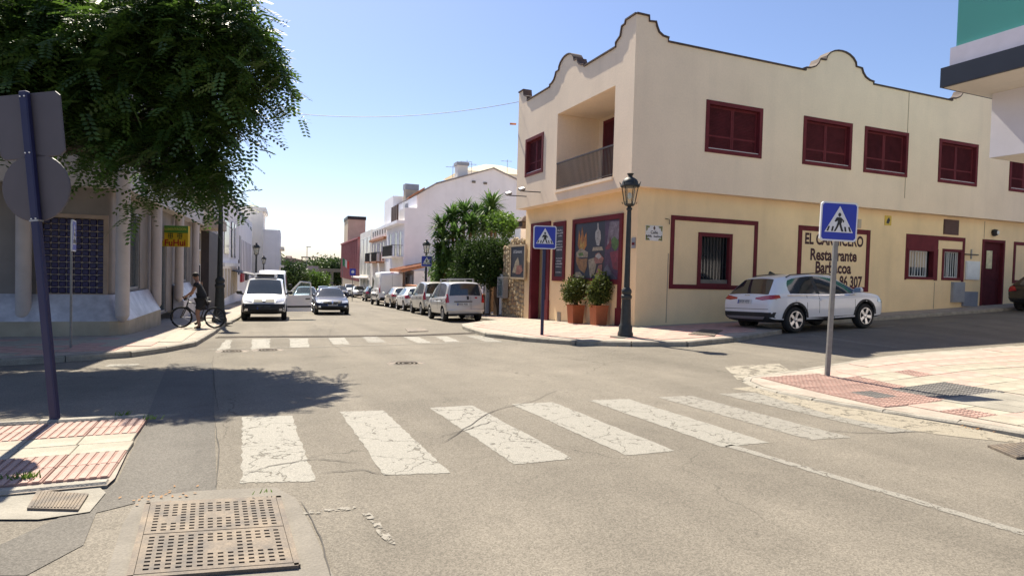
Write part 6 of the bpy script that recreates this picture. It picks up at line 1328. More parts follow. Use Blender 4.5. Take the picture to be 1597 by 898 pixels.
# open driver door (driver sits on the vehicle's left = local -x)
hx, hy = -.90, 1.02
dz = Matrix.Translation((hx, hy, 0)) @ Matrix.Rotation(R(-68), 4, 'Z')
mb = MB(); mb.prism([(-1.10, .34), (0, .34), (.02, .70), (0, 1.04), (-1.12, 1.08)], 'x', -.05, .02); mb.v = [tuple(dz @ Vector(v)) for v in mb.v]; od = mb.build('open_door', WHT, c, local=True)
mb = MB()
for A_, B_ in (((-1.10, 1.08), (-1.04, 1.62)), ((-1.04, 1.62), (-.60, 1.66)), ((-.60, 1.66), (-.02, 1.06))):
    mb.tube([dz @ Vector((-.02, *A_)), dz @ Vector((-.02, *B_))], .035, 6)
mb.build('door_window_frame', WHT, od, local=True)
mb = MB(); mb.prism([(-1.05, 1.08), (-.1, 1.07), (-.60, 1.62), (-1.02, 1.60)], 'x', -.02, -.012); mb.v = [tuple(dz @ Vector(v)) for v in mb.v]; mb.build('door_pane', glass('clear_pane', (.4, .45, .45), .03, .15), od, local=True)
mb = MB(); mb.prism([(-1.08, .52), (.0, .52), (.0, .60), (-1.08, .60)], 'x', -.062, -.05); mb.v = [tuple(dz @ Vector(v)) for v in mb.v]; mb.build('door_strip', PLAS, od, local=True)
mb = MB(); mb.prism([(-1.02, .88), (-.82, .88), (-.82, .93), (-1.02, .93)], 'x', -.075, -.05); mb.v = [tuple(dz @ Vector(v)) for v in mb.v]; mb.build('door_handle', PLAS, od, local=True)
A, B = gp(484, 487.5), gp(537, 487.5); a = car('navy_saloon', 'sedan', NAV, 'dark navy saloon car driving this way past the open door', 'car', (3.75, 35.0), RZ+math.pi); front_car(*a, NAV, 'sedan')
c, bvh, P, S, F = a
for s in (1, -1):
    q = F([(.03, .55), (.24, .55), (.26, .68), (.04, .70)]); P('kidney_grille', q if s > 0 else mirrored(q), 'f', PLAS, .03, .06)
    q = F([(.04, .70), (.26, .68), (.265, .70), (.04, .72)]); P('grille_rim', q if s > 0 else mirrored(q), 'f', CHROME, .035, .06)
a = car('high_white_van', 'van', WHT, 'tall white van parked behind the delivery van', 'van', (.95, 42.6), RZ+math.pi, None, .95, 1, 1, 'steel'); front_car(*a, WHT, 'van')
a = car('blue_grey_car', 'hatch', paint('blue_grey_paint', (.20, .24, .30), .3), 'blue grey car following the navy saloon', 'car', (3.3, 46.5), RZ+math.pi, None, 1.02, 1, 1.02, detail=1); front_car(*a, PLAS, 'hatch')
for k, (px, dep, m_, nm, lb) in enumerate(((505, 72, GRYP, 'grey_car', 'grey car far down the street behind the blue grey car'), (521, 66, SIL, 'silver_car', 'silver car far down the street left of the dark blue one'), (532, 80, NAV, 'dark_blue_car', 'dark blue car far down the street right of the silver one'))):
    q = atd(px, 440, dep); a = car(nm, 'hatch', m_, lb, 'car', (q.x, q.y), RZ+math.pi, None, 1, 1, 1.02, detail=1); front_car(*a, m_, 'hatch')
# ================================================================== PLANTS
LEAF = mat('dark_feather_leaf', (.030, .072, .014), .5, .4, 2.2, trans=.42, col2=(.095, .17, .026))
LEAF_H = mat('hedge_leaf', (.025, .055, .012), .65, .4, 2.0, spec=.25, trans=.25, col2=(.06, .11, .022))
LEAF_Y = mat('yucca_leaf', (.07, .15, .035), .6, .3, 1.5, spec=.3, trans=.35, col2=(.14, .25, .06))
LEAF_O = mat('olive_shrub_leaf', (.05, .075, .018), .65, .4, 5, spec=.25, trans=.3, col2=(.12, .15, .03))
LEAF_F = mat('far_tree_leaf', (.035, .075, .018), .6, .4, .3, trans=.25, col2=(.08, .13, .03))
LEAF_B = mat('bright_bush_leaf', (.09, .18, .02), .6, .3, .4, trans=.3, col2=(.15, .26, .04))
BARK = mat('grey_brown_bark', (.11, .085, .06), .9, .3, 8, .6, 20)
BARK2 = mat('brown_stem', (.14, .09, .055), .9, .3, 8, .6, 20)
rng = np.random.default_rng(11)
def unit(v): return v/np.maximum(np.linalg.norm(v, axis=-1, keepdims=True), 1e-9)
def quads_mesh(name, V, m, parent, Mi=None):
    """V: (n,4,3) array of leaf corners, world space"""
    n = len(V); P = V.reshape(-1, 3)
    if parent is not None:
        Mi = np.array(wm(parent).inverted()); P = P @ Mi[:3, :3].T+Mi[:3, 3]
    me = bpy.data.meshes.new(name); me.vertices.add(4*n); me.vertices.foreach_set('co', P.ravel()); me.loops.add(4*n); me.loops.foreach_set('vertex_index', np.arange(4*n)); me.polygons.add(n); me.polygons.foreach_set('loop_start', np.arange(0, 4*n, 4)); me.update(calc_edges=True)
    setmat(me, m); return link(name, me, parent)
def leaf_cloud(lobes, n, size, shell_=.45, droop=.0, elong=1.7):
    """leaves spread through a set of ellipsoids (cx,cy,cz,rx,ry,rz), denser near the outside, in twig-sized tufts"""
    w = np.array([l[3]*l[4]*l[5] for l in lobes])**(2/3); w = w/w.sum(); out = []
    for l, k in zip(lobes, (w*n).astype(int)):
        nt = max(4, k//9); d = unit(rng.normal(size=(nt, 3))); rad = (shell_+(1-shell_)*rng.random(nt)**.6)*(1+.14*rng.normal(size=nt)); c = d*rad[:, None]*np.array(l[3:6])+np.array(l[:3])
        idx = rng.integers(0, nt, k); p = c[idx]+rng.normal(size=(k, 3))*size*1.5; out.append((p, d[idx]))
    p = np.concatenate([o[0] for o in out]); d = np.concatenate([o[1] for o in out]); k = len(p)
    a = unit(rng.normal(size=(k, 3))+d*.7+np.array([0, 0, -droop])); b = unit(np.cross(a, rng.normal(size=(k, 3)))); s = size*(.6+.8*rng.random(k))[:, None]
    A = a*s*elong/2; B = b*s/2
    return np.stack([p-A, p+B*.9-A*.1, p+A, p-B*.9-A*.1], 1)
# ------------------------------------------------------------------ the big street tree on the left
tr = thing('street_tree', 'large dark street tree with hanging feathery leaves over the sign', 'tree', (-6.4, 14.2, g(-6.4, 14.2)+.1))
lob = [(-.42, 11.85, 5.2, .66, .8, .7), (-.95, 12.1, 4.05, .58, .6, .85), (-2.1, 12.7, 4.95, 1.6, 1.3, 1.25), (-3.7, 13.3, 5.25, 1.6, 1.4, 1.2), (-1.1, 12.3, 5.8, 1.2, 1.1, .75), (-5.6, 13.6, 5.2, 2.0, 1.6, 1.3), (-2.35, 13.3, 4.1, .65, .7, .45), (-1.30, 12.5, 3.15, .38, .4, .45), (-1.6, 12.6, 3.9, .8, .7, .6), (-1.0, 12.2, 3.2, .3, .35, .4), (-3.3, 13.2, 4.35, .7, .7, .45), (-7.2, 14.2, 5.4, 2.1, 1.8, 1.3), (-2.6, 14.2, 6.1, 2.4, 1.3, 1.1), (-4.9, 14.6, 6.2, 2.4, 1.3, 1.1), (-.45, 12.0, 4.6, .34, .5, .4), (-1.05, 12.4, 6.2, .8, .9, .55)]
w = np.array([l[3]*l[4]*l[5] for l in lob])**(2/3); w /= w.sum(); LV = []
def shoot():
    """one hanging shoot with feathered leaves, growing along +x"""
    LV = []; out = unit(np.array([1, 0, .15])+rng.normal(size=3)*.25); ln = .5+.75*rng.random(); nf = rng.integers(6, 11)
    for f in range(nf):
        t = (f+.5)/nf; p = out*ln*.55*t+np.array([0, 0, -1])*ln*t*t*.75
        side = unit(np.cross(out, [0, 0, 1.])+rng.normal(size=3)*.3)*(1 if f % 2 else -1)
        fd = unit(side*.8+out*.5+np.array([0, 0, -.55])+rng.normal(size=3)*.25); fl = .26+.16*rng.random(); nrm = unit(np.cross(fd, np.cross([0, 0, 1.], fd))+rng.normal(size=3)*.25); lat = unit(np.cross(fd, nrm))
        for i in range(6):
            q = p+fd*fl*(i+.6)/6+np.array([0, 0, -1.])*fl*.25*((i+.6)/6)**2
            for s_ in (-1, 1):
                a = unit(lat*s_+fd*.45+np.array([0, 0, -.2])); L_ = .10*(1-.35*abs(i/6-.45)); b = unit(np.cross(a, nrm))*.024
                LV.append((q, q+a*L_*.5+b, q+a*L_, q+a*L_*.5-b))
    return np.array(LV)
SHOOTS = [shoot() for _ in range(28)]
NS = 2500; LV = []
for l, k in zip(lob, np.maximum(10, (w*NS).astype(int))):
    for _ in range(k):
        d = unit(rng.normal(size=3)); root = np.array(l[:3])+d*np.array(l[3:6])*(.15+.85*rng.random()**.45); a = math.atan2(d[1], d[0])+rng.normal()*.5; c_, s_ = math.cos(a), math.sin(a)
        M_ = np.array([[c_, -s_, 0], [s_, c_, 0], [0, 0, 1]])*(.75+.5*rng.random()); LV.append(SHOOTS[rng.integers(0, 28)] @ M_.T+root)
LV = np.concatenate(LV)
quads_mesh('crown', LV, LEAF, tr)
mb = MB(); T0 = Vector((-6.4, 14.2, g(-6.4, 14.2))); mb.tube([T0, T0+Vector((.1, 0, 1.2)), T0+Vector((.3, -.1, 2.6)), T0+Vector((.5, -.2, 3.6))], [.26, .2, .18, .16], 10); mb.build('trunk', BARK, tr, 50)
for k, l in enumerate(lob[:10]):
    e = Vector(l[:3]); s0 = T0+Vector((.45, -.15, 3.2)); mid = s0.lerp(e, .5)+Vector((0, 0, .55)); mb = MB(); mb.tube([s0, s0.lerp(mid, .6), mid, e.lerp(mid, .35), e], [.11, .085, .06, .04, .015], 6); mb.build('limb', BARK, tr, 50)
# ------------------------------------------------------------------ yucca clump, ivy hedge, garden shrubs
def sword_head(c, n, ln, up=.55, wd=.062):
    out = []
    for i in range(n):
        az = rng.random()*6.283; el = -0.75+1.9*rng.random()**.8; d = np.array([math.cos(az)*math.cos(el), math.sin(az)*math.cos(el), math.sin(el)]); s = unit(np.cross(d, [0, 0, 1.])+1e-6)*wd*(.7+.5*rng.random()); L_ = ln*(.7+.4*rng.random()); p0 = np.array(c); p1 = p0+d*L_*.55; p2 = p0+d*L_+np.array([0, 0, -.16*L_])
        out += [(p0-s*.5, p0+s*.5, p1+s, p1-s), (p1-s, p1+s, p2+s*.08, p2-s*.08)]
    return out
def yucca(loc, heads, label, dens=110):
    r_ = thing('yucca_plant', label, 'yucca', loc); Q = []
    for (px, py, dep, ln) in heads:
        c = atd(px, py, dep); Q += sword_head(c, dens, ln); Q += sword_head(c-Vector((0, 0, .35)), dens//2, ln*.9)
        mb = MB(); b = Vector(loc)+Vector(((c.x-loc[0])*.25, (c.y-loc[1])*.25, -.1)); mb.tube([b, b.lerp(c, .5)+Vector((.05, .05, 0)), c-Vector((0, 0, .1))], [.13, .1, .08], 7); mb.build('trunk', BARK2, r_, 50)
    quads_mesh('leaf_heads', np.array(Q), LEAF_Y, r_)
L1 = atd(712, 440, 35); yucca((L1.x, L1.y, g(L1.x, L1.y)), [(688, 352, 35, 1.15), (705, 338, 35.5, 1.15), (725, 330, 36, 1.2), (745, 332, 36, 1.15), (692, 375, 34.5, 1.1), (712, 365, 34.3, 1.1), (735, 352, 34.8, 1.1), (700, 400, 34.5, 1.0), (684, 392, 34.8, .9), (757, 350, 35.5, 1.1), (690, 418, 34.4, .9), (720, 392, 34.2, 1.0)], 'broad many headed yucca clump against the white gable wall')
L2 = atd(768, 440, 34); yucca((L2.x, L2.y, g(L2.x, L2.y)), [(766, 322, 34, 1.2), (772, 348, 34.2, 1.0)], 'tall single yucca rising above the clump beside the restaurant', 150)
hl = []
for (px, py, dep, rx, ry, rz) in ((724, 400, 30.5, .7, .9, .75), (746, 395, 29.8, .75, .9, .75), (768, 397, 29.2, .7, .8, .75), (730, 418, 30.2, .8, .8, .8), (755, 420, 29.4, .85, .8, .8), (776, 415, 28.9, .6, .7, .8), (712, 425, 31, .6, .8, .8)):
    c = atd(px, py, dep); hl.append((c.x+.35, c.y, c.z, rx, ry, rz))
c = atd(748, 440, 29.6); hd = thing('ivy_hedge', 'dense dark ivy hedge bulging over the garden wall', 'hedge', (c.x+.4, c.y, g(c.x, c.y)))
quads_mesh('foliage', leaf_cloud(hl, 24000, .075, .80), LEAF_H, hd); mb = MB()
for l in hl: mb.tube([(l[0], l[1], g(l[0], l[1])), l[:3]], [.05, .02], 5)
mb.build('stems', BARK2, hd)
sl = []
for (px, py, dep, r0) in ((697, 428, 36, .7), (706, 412, 36, .6), (682, 420, 37.5, .55), (690, 436, 35, .6)): c = atd(px, py, dep); sl.append((c.x, c.y, c.z, r0, r0, r0))
sh = thing('garden_shrub', 'bright green shrub at the street end of the yucca bed', 'shrub', (sl[0][0], sl[0][1], g(sl[0][0], sl[0][1]))); quads_mesh('foliage', leaf_cloud(sl, 4200, .10, .5), LEAF_B, sh)
sl = []
for (px, py, dep, r0) in ((785, 350, 31, .55), (795, 354, 30.5, .45), (778, 345, 31.5, .5)): c = atd(px, py, dep); sl.append((c.x, c.y, c.z, r0, r0, r0*.7))
sh = thing('garden_tree', 'light green tree top showing between the tall yucca and the restaurant', 'tree', (sl[0][0], sl[0][1], g(sl[0][0], sl[0][1]))); quads_mesh('crown', leaf_cloud(sl, 2600, .10, .4), LEAF_B, sh); mb = MB(); mb.tube([(sl[0][0], sl[0][1], g(sl[0][0], sl[0][1])), sl[0][:3]], [.09, .05], 6); mb.build('trunk', BARK2, sh)
# potted shrubs by the poster
POT = mat('terracotta_pot', (.36, .115, .045), .75, .15, 4, .1, 40)
for k, (px, pyb, bw) in enumerate(((897, 506.5, .56), (933, 507.5, .56))):
    p = onX(px, pyb, XL-.36); zb_ = g(p.x, p.y)+.13; pt = thing('potted_shrub', ('potted shrub with the rounder crown nearer the menu board', 'potted shrub with the taller crown nearer the lamp post')[k], 'potted plant', (p.x, p.y, zb_), 0, 'potted shrubs by the poster')
    hp = .64; mb = MB(); mb.lathe([(.27, 0), (.32, hp*.93), (.345, hp*.93), (.345, hp), (.29, hp), (.28, hp-.07)], p*1.0 if False else (p.x, p.y, zb_), 4, ang=R(45)); pot = mb.build('pot', POT, pt, 20)
    mb = MB(); mb.box(p.x-.2, p.x+.2, p.y-.2, p.y+.2, zb_+hp-.12, zb_+hp-.06); mb.build('soil', mat('potting_soil', (.05, .035, .025), .95, .3, 20), pot)
    lb = [(p.x, p.y, zb_+hp+.55, .40, .40, .42), (p.x-.08, p.y+.1, zb_+hp+.28, .28, .28, .26)] if k == 0 else [(p.x, p.y, zb_+hp+.45, .36, .36, .36), (p.x+.05, p.y, zb_+hp+.72, .24, .24, .24), (p.x-.1, p.y, zb_+hp+.25, .26, .26, .22)]
    quads_mesh('foliage', leaf_cloud(lb, 3000, .05, .35, elong=2.2), LEAF_O, pt)
    for j in range(6):
        a = j*1.05; mb = MB(); mb.tube([(p.x+.04*math.cos(a), p.y+.04*math.sin(a), zb_+hp-.08), (p.x+.12*math.cos(a), p.y+.12*math.sin(a), zb_+hp+.3), (p.x+.28*math.cos(a), p.y+.28*math.sin(a), zb_+hp+.75)], [.02, .014, .006], 5); mb.build('stem', BARK2, pt)
# trees at the street end
def far_tree(name, label, lobes_px, n, m, size, cat='tree', group=None):
    L_ = []
    for (px, py, dep, rx, rz) in lobes_px: c = atd(px, py, dep); L_.append((c.x, c.y, c.z, rx, rx, rz))
    b = L_[0]; zb_ = g(b[0], b[1]); r_ = thing(name, label, cat, (b[0], b[1], zb_), 0, group); quads_mesh('crown', leaf_cloud(L_, n, size, .5), m, r_)
    mb = MB(); mb.tube([(b[0], b[1], zb_-.3), (b[0]+.2, b[1], (zb_+b[2])/2), (b[0], b[1], b[2])], [.35, .28, .15], 7); mb.build('trunk', BARK, r_, 50)
    for l in L_[1:4]: mb = MB(); mb.tube([(b[0], b[1], zb_+(b[2]-zb_)*.6), (l[0], l[1], l[2])], [.14, .05], 5); mb.build('limb', BARK, r_)
far_tree('round_tree', 'broad dark green tree at the street end below the brick wall', [(446, 426, 128, 3.6, 2.2), (430, 428, 128, 2.6, 2.2), (461, 428, 128, 2.6, 2.1), (441, 433, 126, 3, 2)], 9000, LEAF_F, .34, group='trees at the street end')
far_tree('round_tree', 'near black bushy tree just right of the high white van', [(452, 428, 104, 2.4, 1.7), (462, 434, 103, 2.0, 1.7), (445, 436, 103, 2, 1.6)], 7000, LEAF_F, .28, group='trees at the street end')
for k, (px, py, dep, lb) in enumerate(((488, 419, 172, 'small tree left of the umbrella trees on the far slope'), (503, 418, 165, 'umbrella shaped tree on the far slope beside the small tree'), (518, 417, 160, 'wide umbrella shaped tree on the far slope beside the red building'), (527, 420, 158, 'umbrella shaped tree half hidden by the red building'))):
    far_tree('umbrella_tree', lb, [(px, py, dep, 3.4-.3*(k == 0), 2.4), (px-5, py+5, dep, 2.4, 2), (px+5, py+4, dep, 2.5, 2.2), (px, py+11, dep, 2.6, 2)], 4500, LEAF_F, .4, group='trees at the street end')
far_tree('bright_bush', 'bright green bush below the bridge parapet', [(483, 436, 118, 1.9, 1.3), (492, 437, 118, 1.8, 1.3), (476, 438, 117, 1.6, 1.2), (500, 438, 118, 1.5, 1.1)], 6000, LEAF_B, .26, 'bush')
def palm(px, py, dep, ht, label, ln=2.2):
    c = atd(px, py, dep); r_ = thing('palm_tree', label, 'palm', (c.x, c.y, c.z-ht)); mb = MB(); mb.tube([(c.x, c.y, c.z-ht), (c.x+.1, c.y, c.z-ht*.5), (c.x, c.y, c.z)], [.25, .2, .16], 7); mb.build('trunk', BARK2, r_, 50); Q = []
    for i in range(16):
        az = 6.283*i/16+rng.random()*.3; el = .9-1.1*rng.random(); d = np.array([math.cos(az)*math.cos(el), math.sin(az)*math.cos(el), math.sin(el)]); pts = [np.array(c)+d*ln*t+np.array([0, 0, -.9*ln*t*t*.55]) for t in np.linspace(0, 1, 7)]; s = unit(np.cross(d, [0, 0, 1.]))
        for a, b in zip(pts[:-1], pts[1:]):
            for sg in (-1, 1): Q.append((a, b, b+s*sg*.32-np.array([0, 0, .18]), a+s*sg*.32-np.array([0, 0, .18])))
    quads_mesh('fronds', np.array(Q), LEAF_F, r_)
palm(382.5, 325, 95, 9.5, 'small palm showing over the white roofs on the left', 2.6)
palm(428, 394, 150, 8, 'dark palm at the street end beside the stepped white house', 3.4)
# dry leaves and weeds by the kerbs
wd = []
for (px, py, n, s) in ((40, 748, 26, .03), (195, 650, 14, .035), (236, 655, 10, .03), (12, 748, 8, .02), (400, 772, 5, .02)):
    p = gp(px, py, .03)
    for i in range(n):
        a = rng.random()*6.28; b = np.array([p.x+rng.normal()*.04, p.y+rng.normal()*.012, p.z+.01]); t = b+np.array([math.cos(a)*s, math.sin(a)*s, s*1.4]); q = np.array([.005, .003, 0]); wd.append((b-q, b+q, t+q*.3, t-q*.3))
tag(quads_mesh('kerb_weeds', np.array(wd), LEAF_B, None), 'tiny green weeds growing in the joints of the low pavement', 'weeds', kind='stuff')
dl = []
for (px, py, n, sp) in ((1530, 668, 60, .10), (1515, 664, 40, .06), (1190, 603, 30, .06), (985, 540, 12, .2), (1590, 654, 20, .05), (55, 762, 30, .06), (260, 775, 25, .15), (1240, 610, 20, .1), (420, 555, 10, .4), (880, 540, 14, .3)):
    p = gp(px, py)
    for i in range(n):
        c = np.array([p.x+rng.normal()*sp, p.y+rng.normal()*sp*.5, 0]); c[2] = g(c[0], c[1])+.012; a = rng.random()*6.28; u = np.array([math.cos(a), math.sin(a), .2])*.014; v = np.array([-math.sin(a), math.cos(a), .1])*.008; dl.append((c-u, c+v, c+u, c-v))
tag(quads_mesh('dry_leaves', np.array(dl), mat('dry_leaf', (.30, .15, .05), .8, .4, 30), None), 'scattered dry brown leaves and grit along the kerbs', 'leaves', kind='stuff')
# ================================================================== STREET FURNITURE
BLUE = mat('sign_blue', (.012, .030, .36), .4, .08, 3); SWHITE = mat('sign_white', (.66, .67, .70), .4, .04, 3); SBLK = mat('sign_black', (.012, .012, .013), .5, 0)
POST_B = mat('blue_post_paint', (.013, .014, .060), .5, .15, 4); POST_G = mat('galvanised_post', (.21, .205, .20), .5, .15, 12, metal=.35); SBACK = mat('grey_sign_back', (.085, .075, .085), .55, .1, 2)
def crossing_sign(foot, top, label, az, pm, size=.60, group='pedestrian crossing signs', rp_=.03, lean=None):
    """foot and height of the plate's top; az = heading the plate faces away from"""
    foot = Vector(foot); h = top; t = thing('crossing_sign', label, 'road sign', foot, -az, group)
    if lean is not None: t.rotation_euler = Euler((0, lean, -az))
    s = size/2; zc = h-s
    mb = MB(); mb.bbox(-rp_, rp_, .02, .02+rp_*1.6, -.05, h-.06, .006); mb.build('post', pm, t, local=True)
    b = .09; oct_ = lambda k, r: [(-k+r, zc-k), (k-r, zc-k), (k, zc-k+r), (k, zc+k-r), (k-r, zc+k), (-k+r, zc+k), (-k, zc+k-r), (-k, zc-k+r)]
    mb = MB(); mb.prism(oct_(s, .035), 'y', -.008, .018); pl = mb.build('plate', SWHITE, t, local=True)
    mb = MB(); mb.prism(oct_(s*.92, .03), 'y', -.0105, -.0085); mb.build('blue_field', BLUE, pl, local=True)
    k = s*.80; tz = zc-s*.55; mb = MB(); mb.prism([(-k*.96, tz), (k*.96, tz), (0, zc+s*.80)], 'y', -.0130, -.0110); mb.build('triangle', SWHITE, pl, local=True)
    for i in range(6):
        x = -.62*s+i*.248*s; 
        if i in (2, 3): continue
        mb = MB(); mb.prism([(x-.05*s, tz+.05*s), (x+.05*s, tz+.05*s), (x*.86+.045*s, tz+.30*s), (x*.86-.045*s, tz+.30*s)], 'y', -.0155, -.0135); mb.build('zebra_mark', SBLK, pl, local=True)
    f = lambda P: [(x*s, zc+z*s) for x, z in P]
    walker = [[(-.07, .30), (.0, .24), (.07, .30), (.085, .38), (.0, .47), (-.085, .38)], [(-.14, .22), (.10, .22), (.15, .0), (.10, -.12), (-.10, -.12), (-.08, .05), (-.2, -.02), (-.26, -.0), (-.2, .14)], [(.10, .20), (.25, .06), (.24, -.04), (.19, -.02), (.18, .04), (.10, .10)], [(-.10, -.10), (.02, -.10), (-.08, -.32), (-.18, -.50), (-.27, -.50), (-.17, -.30)], [(.0, -.10), (.10, -.10), (.16, -.28), (.25, -.50), (.14, -.50), (.06, -.30)]]
    for i, P in enumerate(walker): mb = MB(); mb.prism(f(P), 'y', -.0160-.0004*i, -.0136); mb.build('walker_figure', SBLK, pl, local=True)
    for z in (zc-s*.5, zc+s*.5): mb = MB(); mb.box(-.06, .06, .016, .03, z-.02, z+.02); mb.build('clamp', POST_G, t, local=True)
    return t
p = gp(1293, 585, .05); dep = (p-EYE).dot(_f); crossing_sign(p, (585-318)/FPX*dep+.02, 'pedestrian crossing sign on a grey post before the wall sign', R(18), POST_G, .60, rp_=.034, lean=R(1.3))
p = gp(845.5, 523, .12); dep = (p-EYE).dot(_f); crossing_sign(p, (523-352.5)/FPX*dep, 'pedestrian crossing sign on a blue post before the entrance', R(17), POST_B, .36*dep/15.8*1.66, rp_=.04)
p = atd(664, 470, 35); p.z = g(p.x, p.y)+.1; crossing_sign(p, atd(665, 399, 35).z-p.z, 'small distant pedestrian crossing sign by the annex canopy', R(14), POST_B, .62)
p = gp(114, 543, .12); dep = (p-EYE).dot(_f); crossing_sign(p, (543-344)/FPX*dep, 'crossing sign seen edge on before the glass block window', R(-97), POST_G, .62, rp_=.024)
# leaning blue post with two sign backs
f0 = gp(86, 656, .03); dep = (f0-EYE).dot(_f); tp = atd(38, 146, dep); ax = (tp-f0); hgt = ax.length
sb = thing('sign_post', 'leaning blue post carrying the grey backs of a square and a round sign', 'road sign', f0); q = ax.to_track_quat('Z', 'Y'); 
zax = ax.normalized(); xax = (CR-zax*CR.dot(zax)).normalized(); yax = zax.cross(xax); sb.rotation_euler = Matrix((xax, yax, zax)).transposed().to_euler()
mb = MB(); mb.bbox(-.038, .038, -.03, .03, -.05, hgt+.02, .01); mb.build('post', POST_B, sb, 30, local=True)
u = dep/FPX; zsq = hgt-.5*98*u; cxs = .0
mb = MB(); P = [(-.30, -.26), (-.26, -.30), (.26, -.30), (.30, -.26), (.30, .26), (.26, .30), (-.26, .30), (-.30, .26)]; mb.prism([(x, z+zsq) for x, z in P], 'y', .034, .05); pq_ = mb.build('square_plate', SBACK, sb, local=True)
mb = MB(); n = 8
for (a, b) in zip(P, P[1:]+P[:1]): mb.tube([(a[0], .042, a[1]+zsq), (b[0], .042, b[1]+zsq)], .009, 5)
mb.build('plate_rim', SBACK, pq_, local=True)
zd = hgt-(292-146)*u*1.005; mb = MB(); C = [(.315*math.cos(R(t)), zd+.315*math.sin(R(t))) for t in range(0, 360, 10)]; mb.prism(C, 'y', .034, .05); pd_ = mb.build('round_plate', SBACK, sb, 40, local=True)
mb = MB()
for a, b in zip(C, C[1:]+C[:1]): mb.tube([(a[0], .042, a[1]), (b[0], .042, b[1])], .009, 5, False)
mb.build('plate_rim', SBACK, pd_, local=True)
for z in (zsq+.26, zsq-.27, zd-.30):
    for x in (-.02, .02): mb = MB(); mb.lathe([(.007, 0), (.007, .006)], (0, 0, 0), 8, Matrix.Translation((x, -.03, z)) @ Matrix.Rotation(R(90), 4, 'X')); mb.build('rivet', WHT_M, sb, local=True)
mb = MB(); mb.box(-.042, .042, -.034, .034, zd-.325, zd-.31); mb.build('band', GREYM, sb, local=True)
# ------------------------------------------------------------------ lamp posts
LAMPM = mat('dark_green_cast_iron', (.030, .034, .034), .55, .25, 8, .15, 40, metal=.2); LGL = glass('lantern_glass', (.55, .52, .45), .08, .22)
def lamp(loc, label, H=4.05, detail=True):
    t = thing('street_lamp', label, 'street lamp', loc, R(20), 'old style lantern posts'); k = H/4.05
    mb = MB(); mb.bbox(-.27*k, .27*k, -.27*k, .27*k, -.03, .03, .01); mb.build('base_plate', CONC, t, local=True)
    mb = MB(); mb.lathe([(x*k*.88, z*k) for x, z in ((.22, .03), (.22, .10), (.19, .16), (.19, .28), (.155, .33), (.145, .42), (.125, .95), (.15, .98), (.15, 1.04), (.12, 1.07), (.14, 1.12), (.14, 1.17), (.09, 1.24))], (0, 0, 0), 12); mb.build('pedestal', LAMPM, t, 35, local=True)
    mb = MB(); mb.lathe([(x*k*.85, z*k) for x, z in ((.088, 1.23), (.082, 1.6), (.068, 2.9), (.06, 3.14), (.085, 3.16), (.085, 3.20), (.055, 3.22), (.05, 3.25))], (0, 0, 0), 12); mb.build('column', LAMPM, t, 35, local=True)
    z0, z1 = 3.30*k, 3.72*k; r0, r1 = .125*k, .20*k
    mb = MB(); mb.lathe([(x*k, z*k) for x, z in ((.05, 3.24), (.09, 3.25), (.13, 3.285), (.13, 3.30))], (0, 0, 0), 8); ln_ = mb.build('lantern', LAMPM, t, local=True)
    mb = MB()
    for j in range(6):
        a = R(60*j); mb.tube([(r0*math.cos(a), r0*math.sin(a), z0), (r1*math.cos(a), r1*math.sin(a), z1)], .012*k, 5)
        mb.tube([(r0*1.25*math.cos(a), r0*1.25*math.sin(a), z0-.005), (r0*1.5*math.cos(a), r0*1.5*math.sin(a), z0+.05)], .008*k, 4)
    mb.build('cage_bars', LAMPM, ln_, local=True)
    for j in range(6):
        a, b = R(60*j), R(60*j+60); mb = MB(); mb.quad((r0*.95*math.cos(a), r0*.95*math.sin(a), z0), (r0*.95*math.cos(b), r0*.95*math.sin(b), z0), (r1*.96*math.cos(b), r1*.96*math.sin(b), z1), (r1*.96*math.cos(a), r1*.96*math.sin(a), z1)); mb.build('pane', LGL, ln_, local=True)
    mb = MB(); mb.lathe([(x*k, z*k) for x, z in ((.225, 3.72), (.245, 3.74), (.235, 3.78), (.20, 3.79), (.195, 3.84), (.165, 3.90), (.10, 3.945), (.06, 3.96), (.05, 3.99), (.085, 4.05), (.07, 4.05))], (0, 0, 0), 18); mb.build('cap', LAMPM, ln_, 40, local=True)
    for j in range(6): a = R(60*j); mb = MB(); mb.tube([(.225*k*math.cos(a), .225*k*math.sin(a), 3.77*k), (.26*k*math.cos(a), .26*k*math.sin(a), 3.85*k)], [.018*k, .006*k], 5); mb.build('crown_point', LAMPM, ln_, local=True)
    mb = MB(); mb.lathe([(.02, 0), (.05, .05), (.05, .12), (.02, .16)], (0, 0, 3.42*k), 8); mb.build('bulb', WHT_M, ln_, local=True)
    return t
p = gp(975, 526, .12); dep = (p-EYE).dot(_f); lamp(p, 'dark iron lantern post at the restaurant corner', (526-272)/FPX*dep)
p = gp(342, 503, .12); lamp(p, 'dark lantern post behind the cyclist under the tree', 5.3)
for k, (px, py, dep) in enumerate(((400, 379, 46), (411.5, 399, 68))):
    c = atd(px, py, dep); zg = g(c.x, c.y)+.12; lamp((c.x, c.y, zg), ('lantern post on the left pavement by the white block', 'farthest lantern post on the left pavement')[k], c.z-zg)
c = atd(665.5, 374, 37); zg = g(c.x, c.y)+.12; lamp((c.x, c.y, zg), 'lantern post behind the distant crossing sign', c.z-zg)
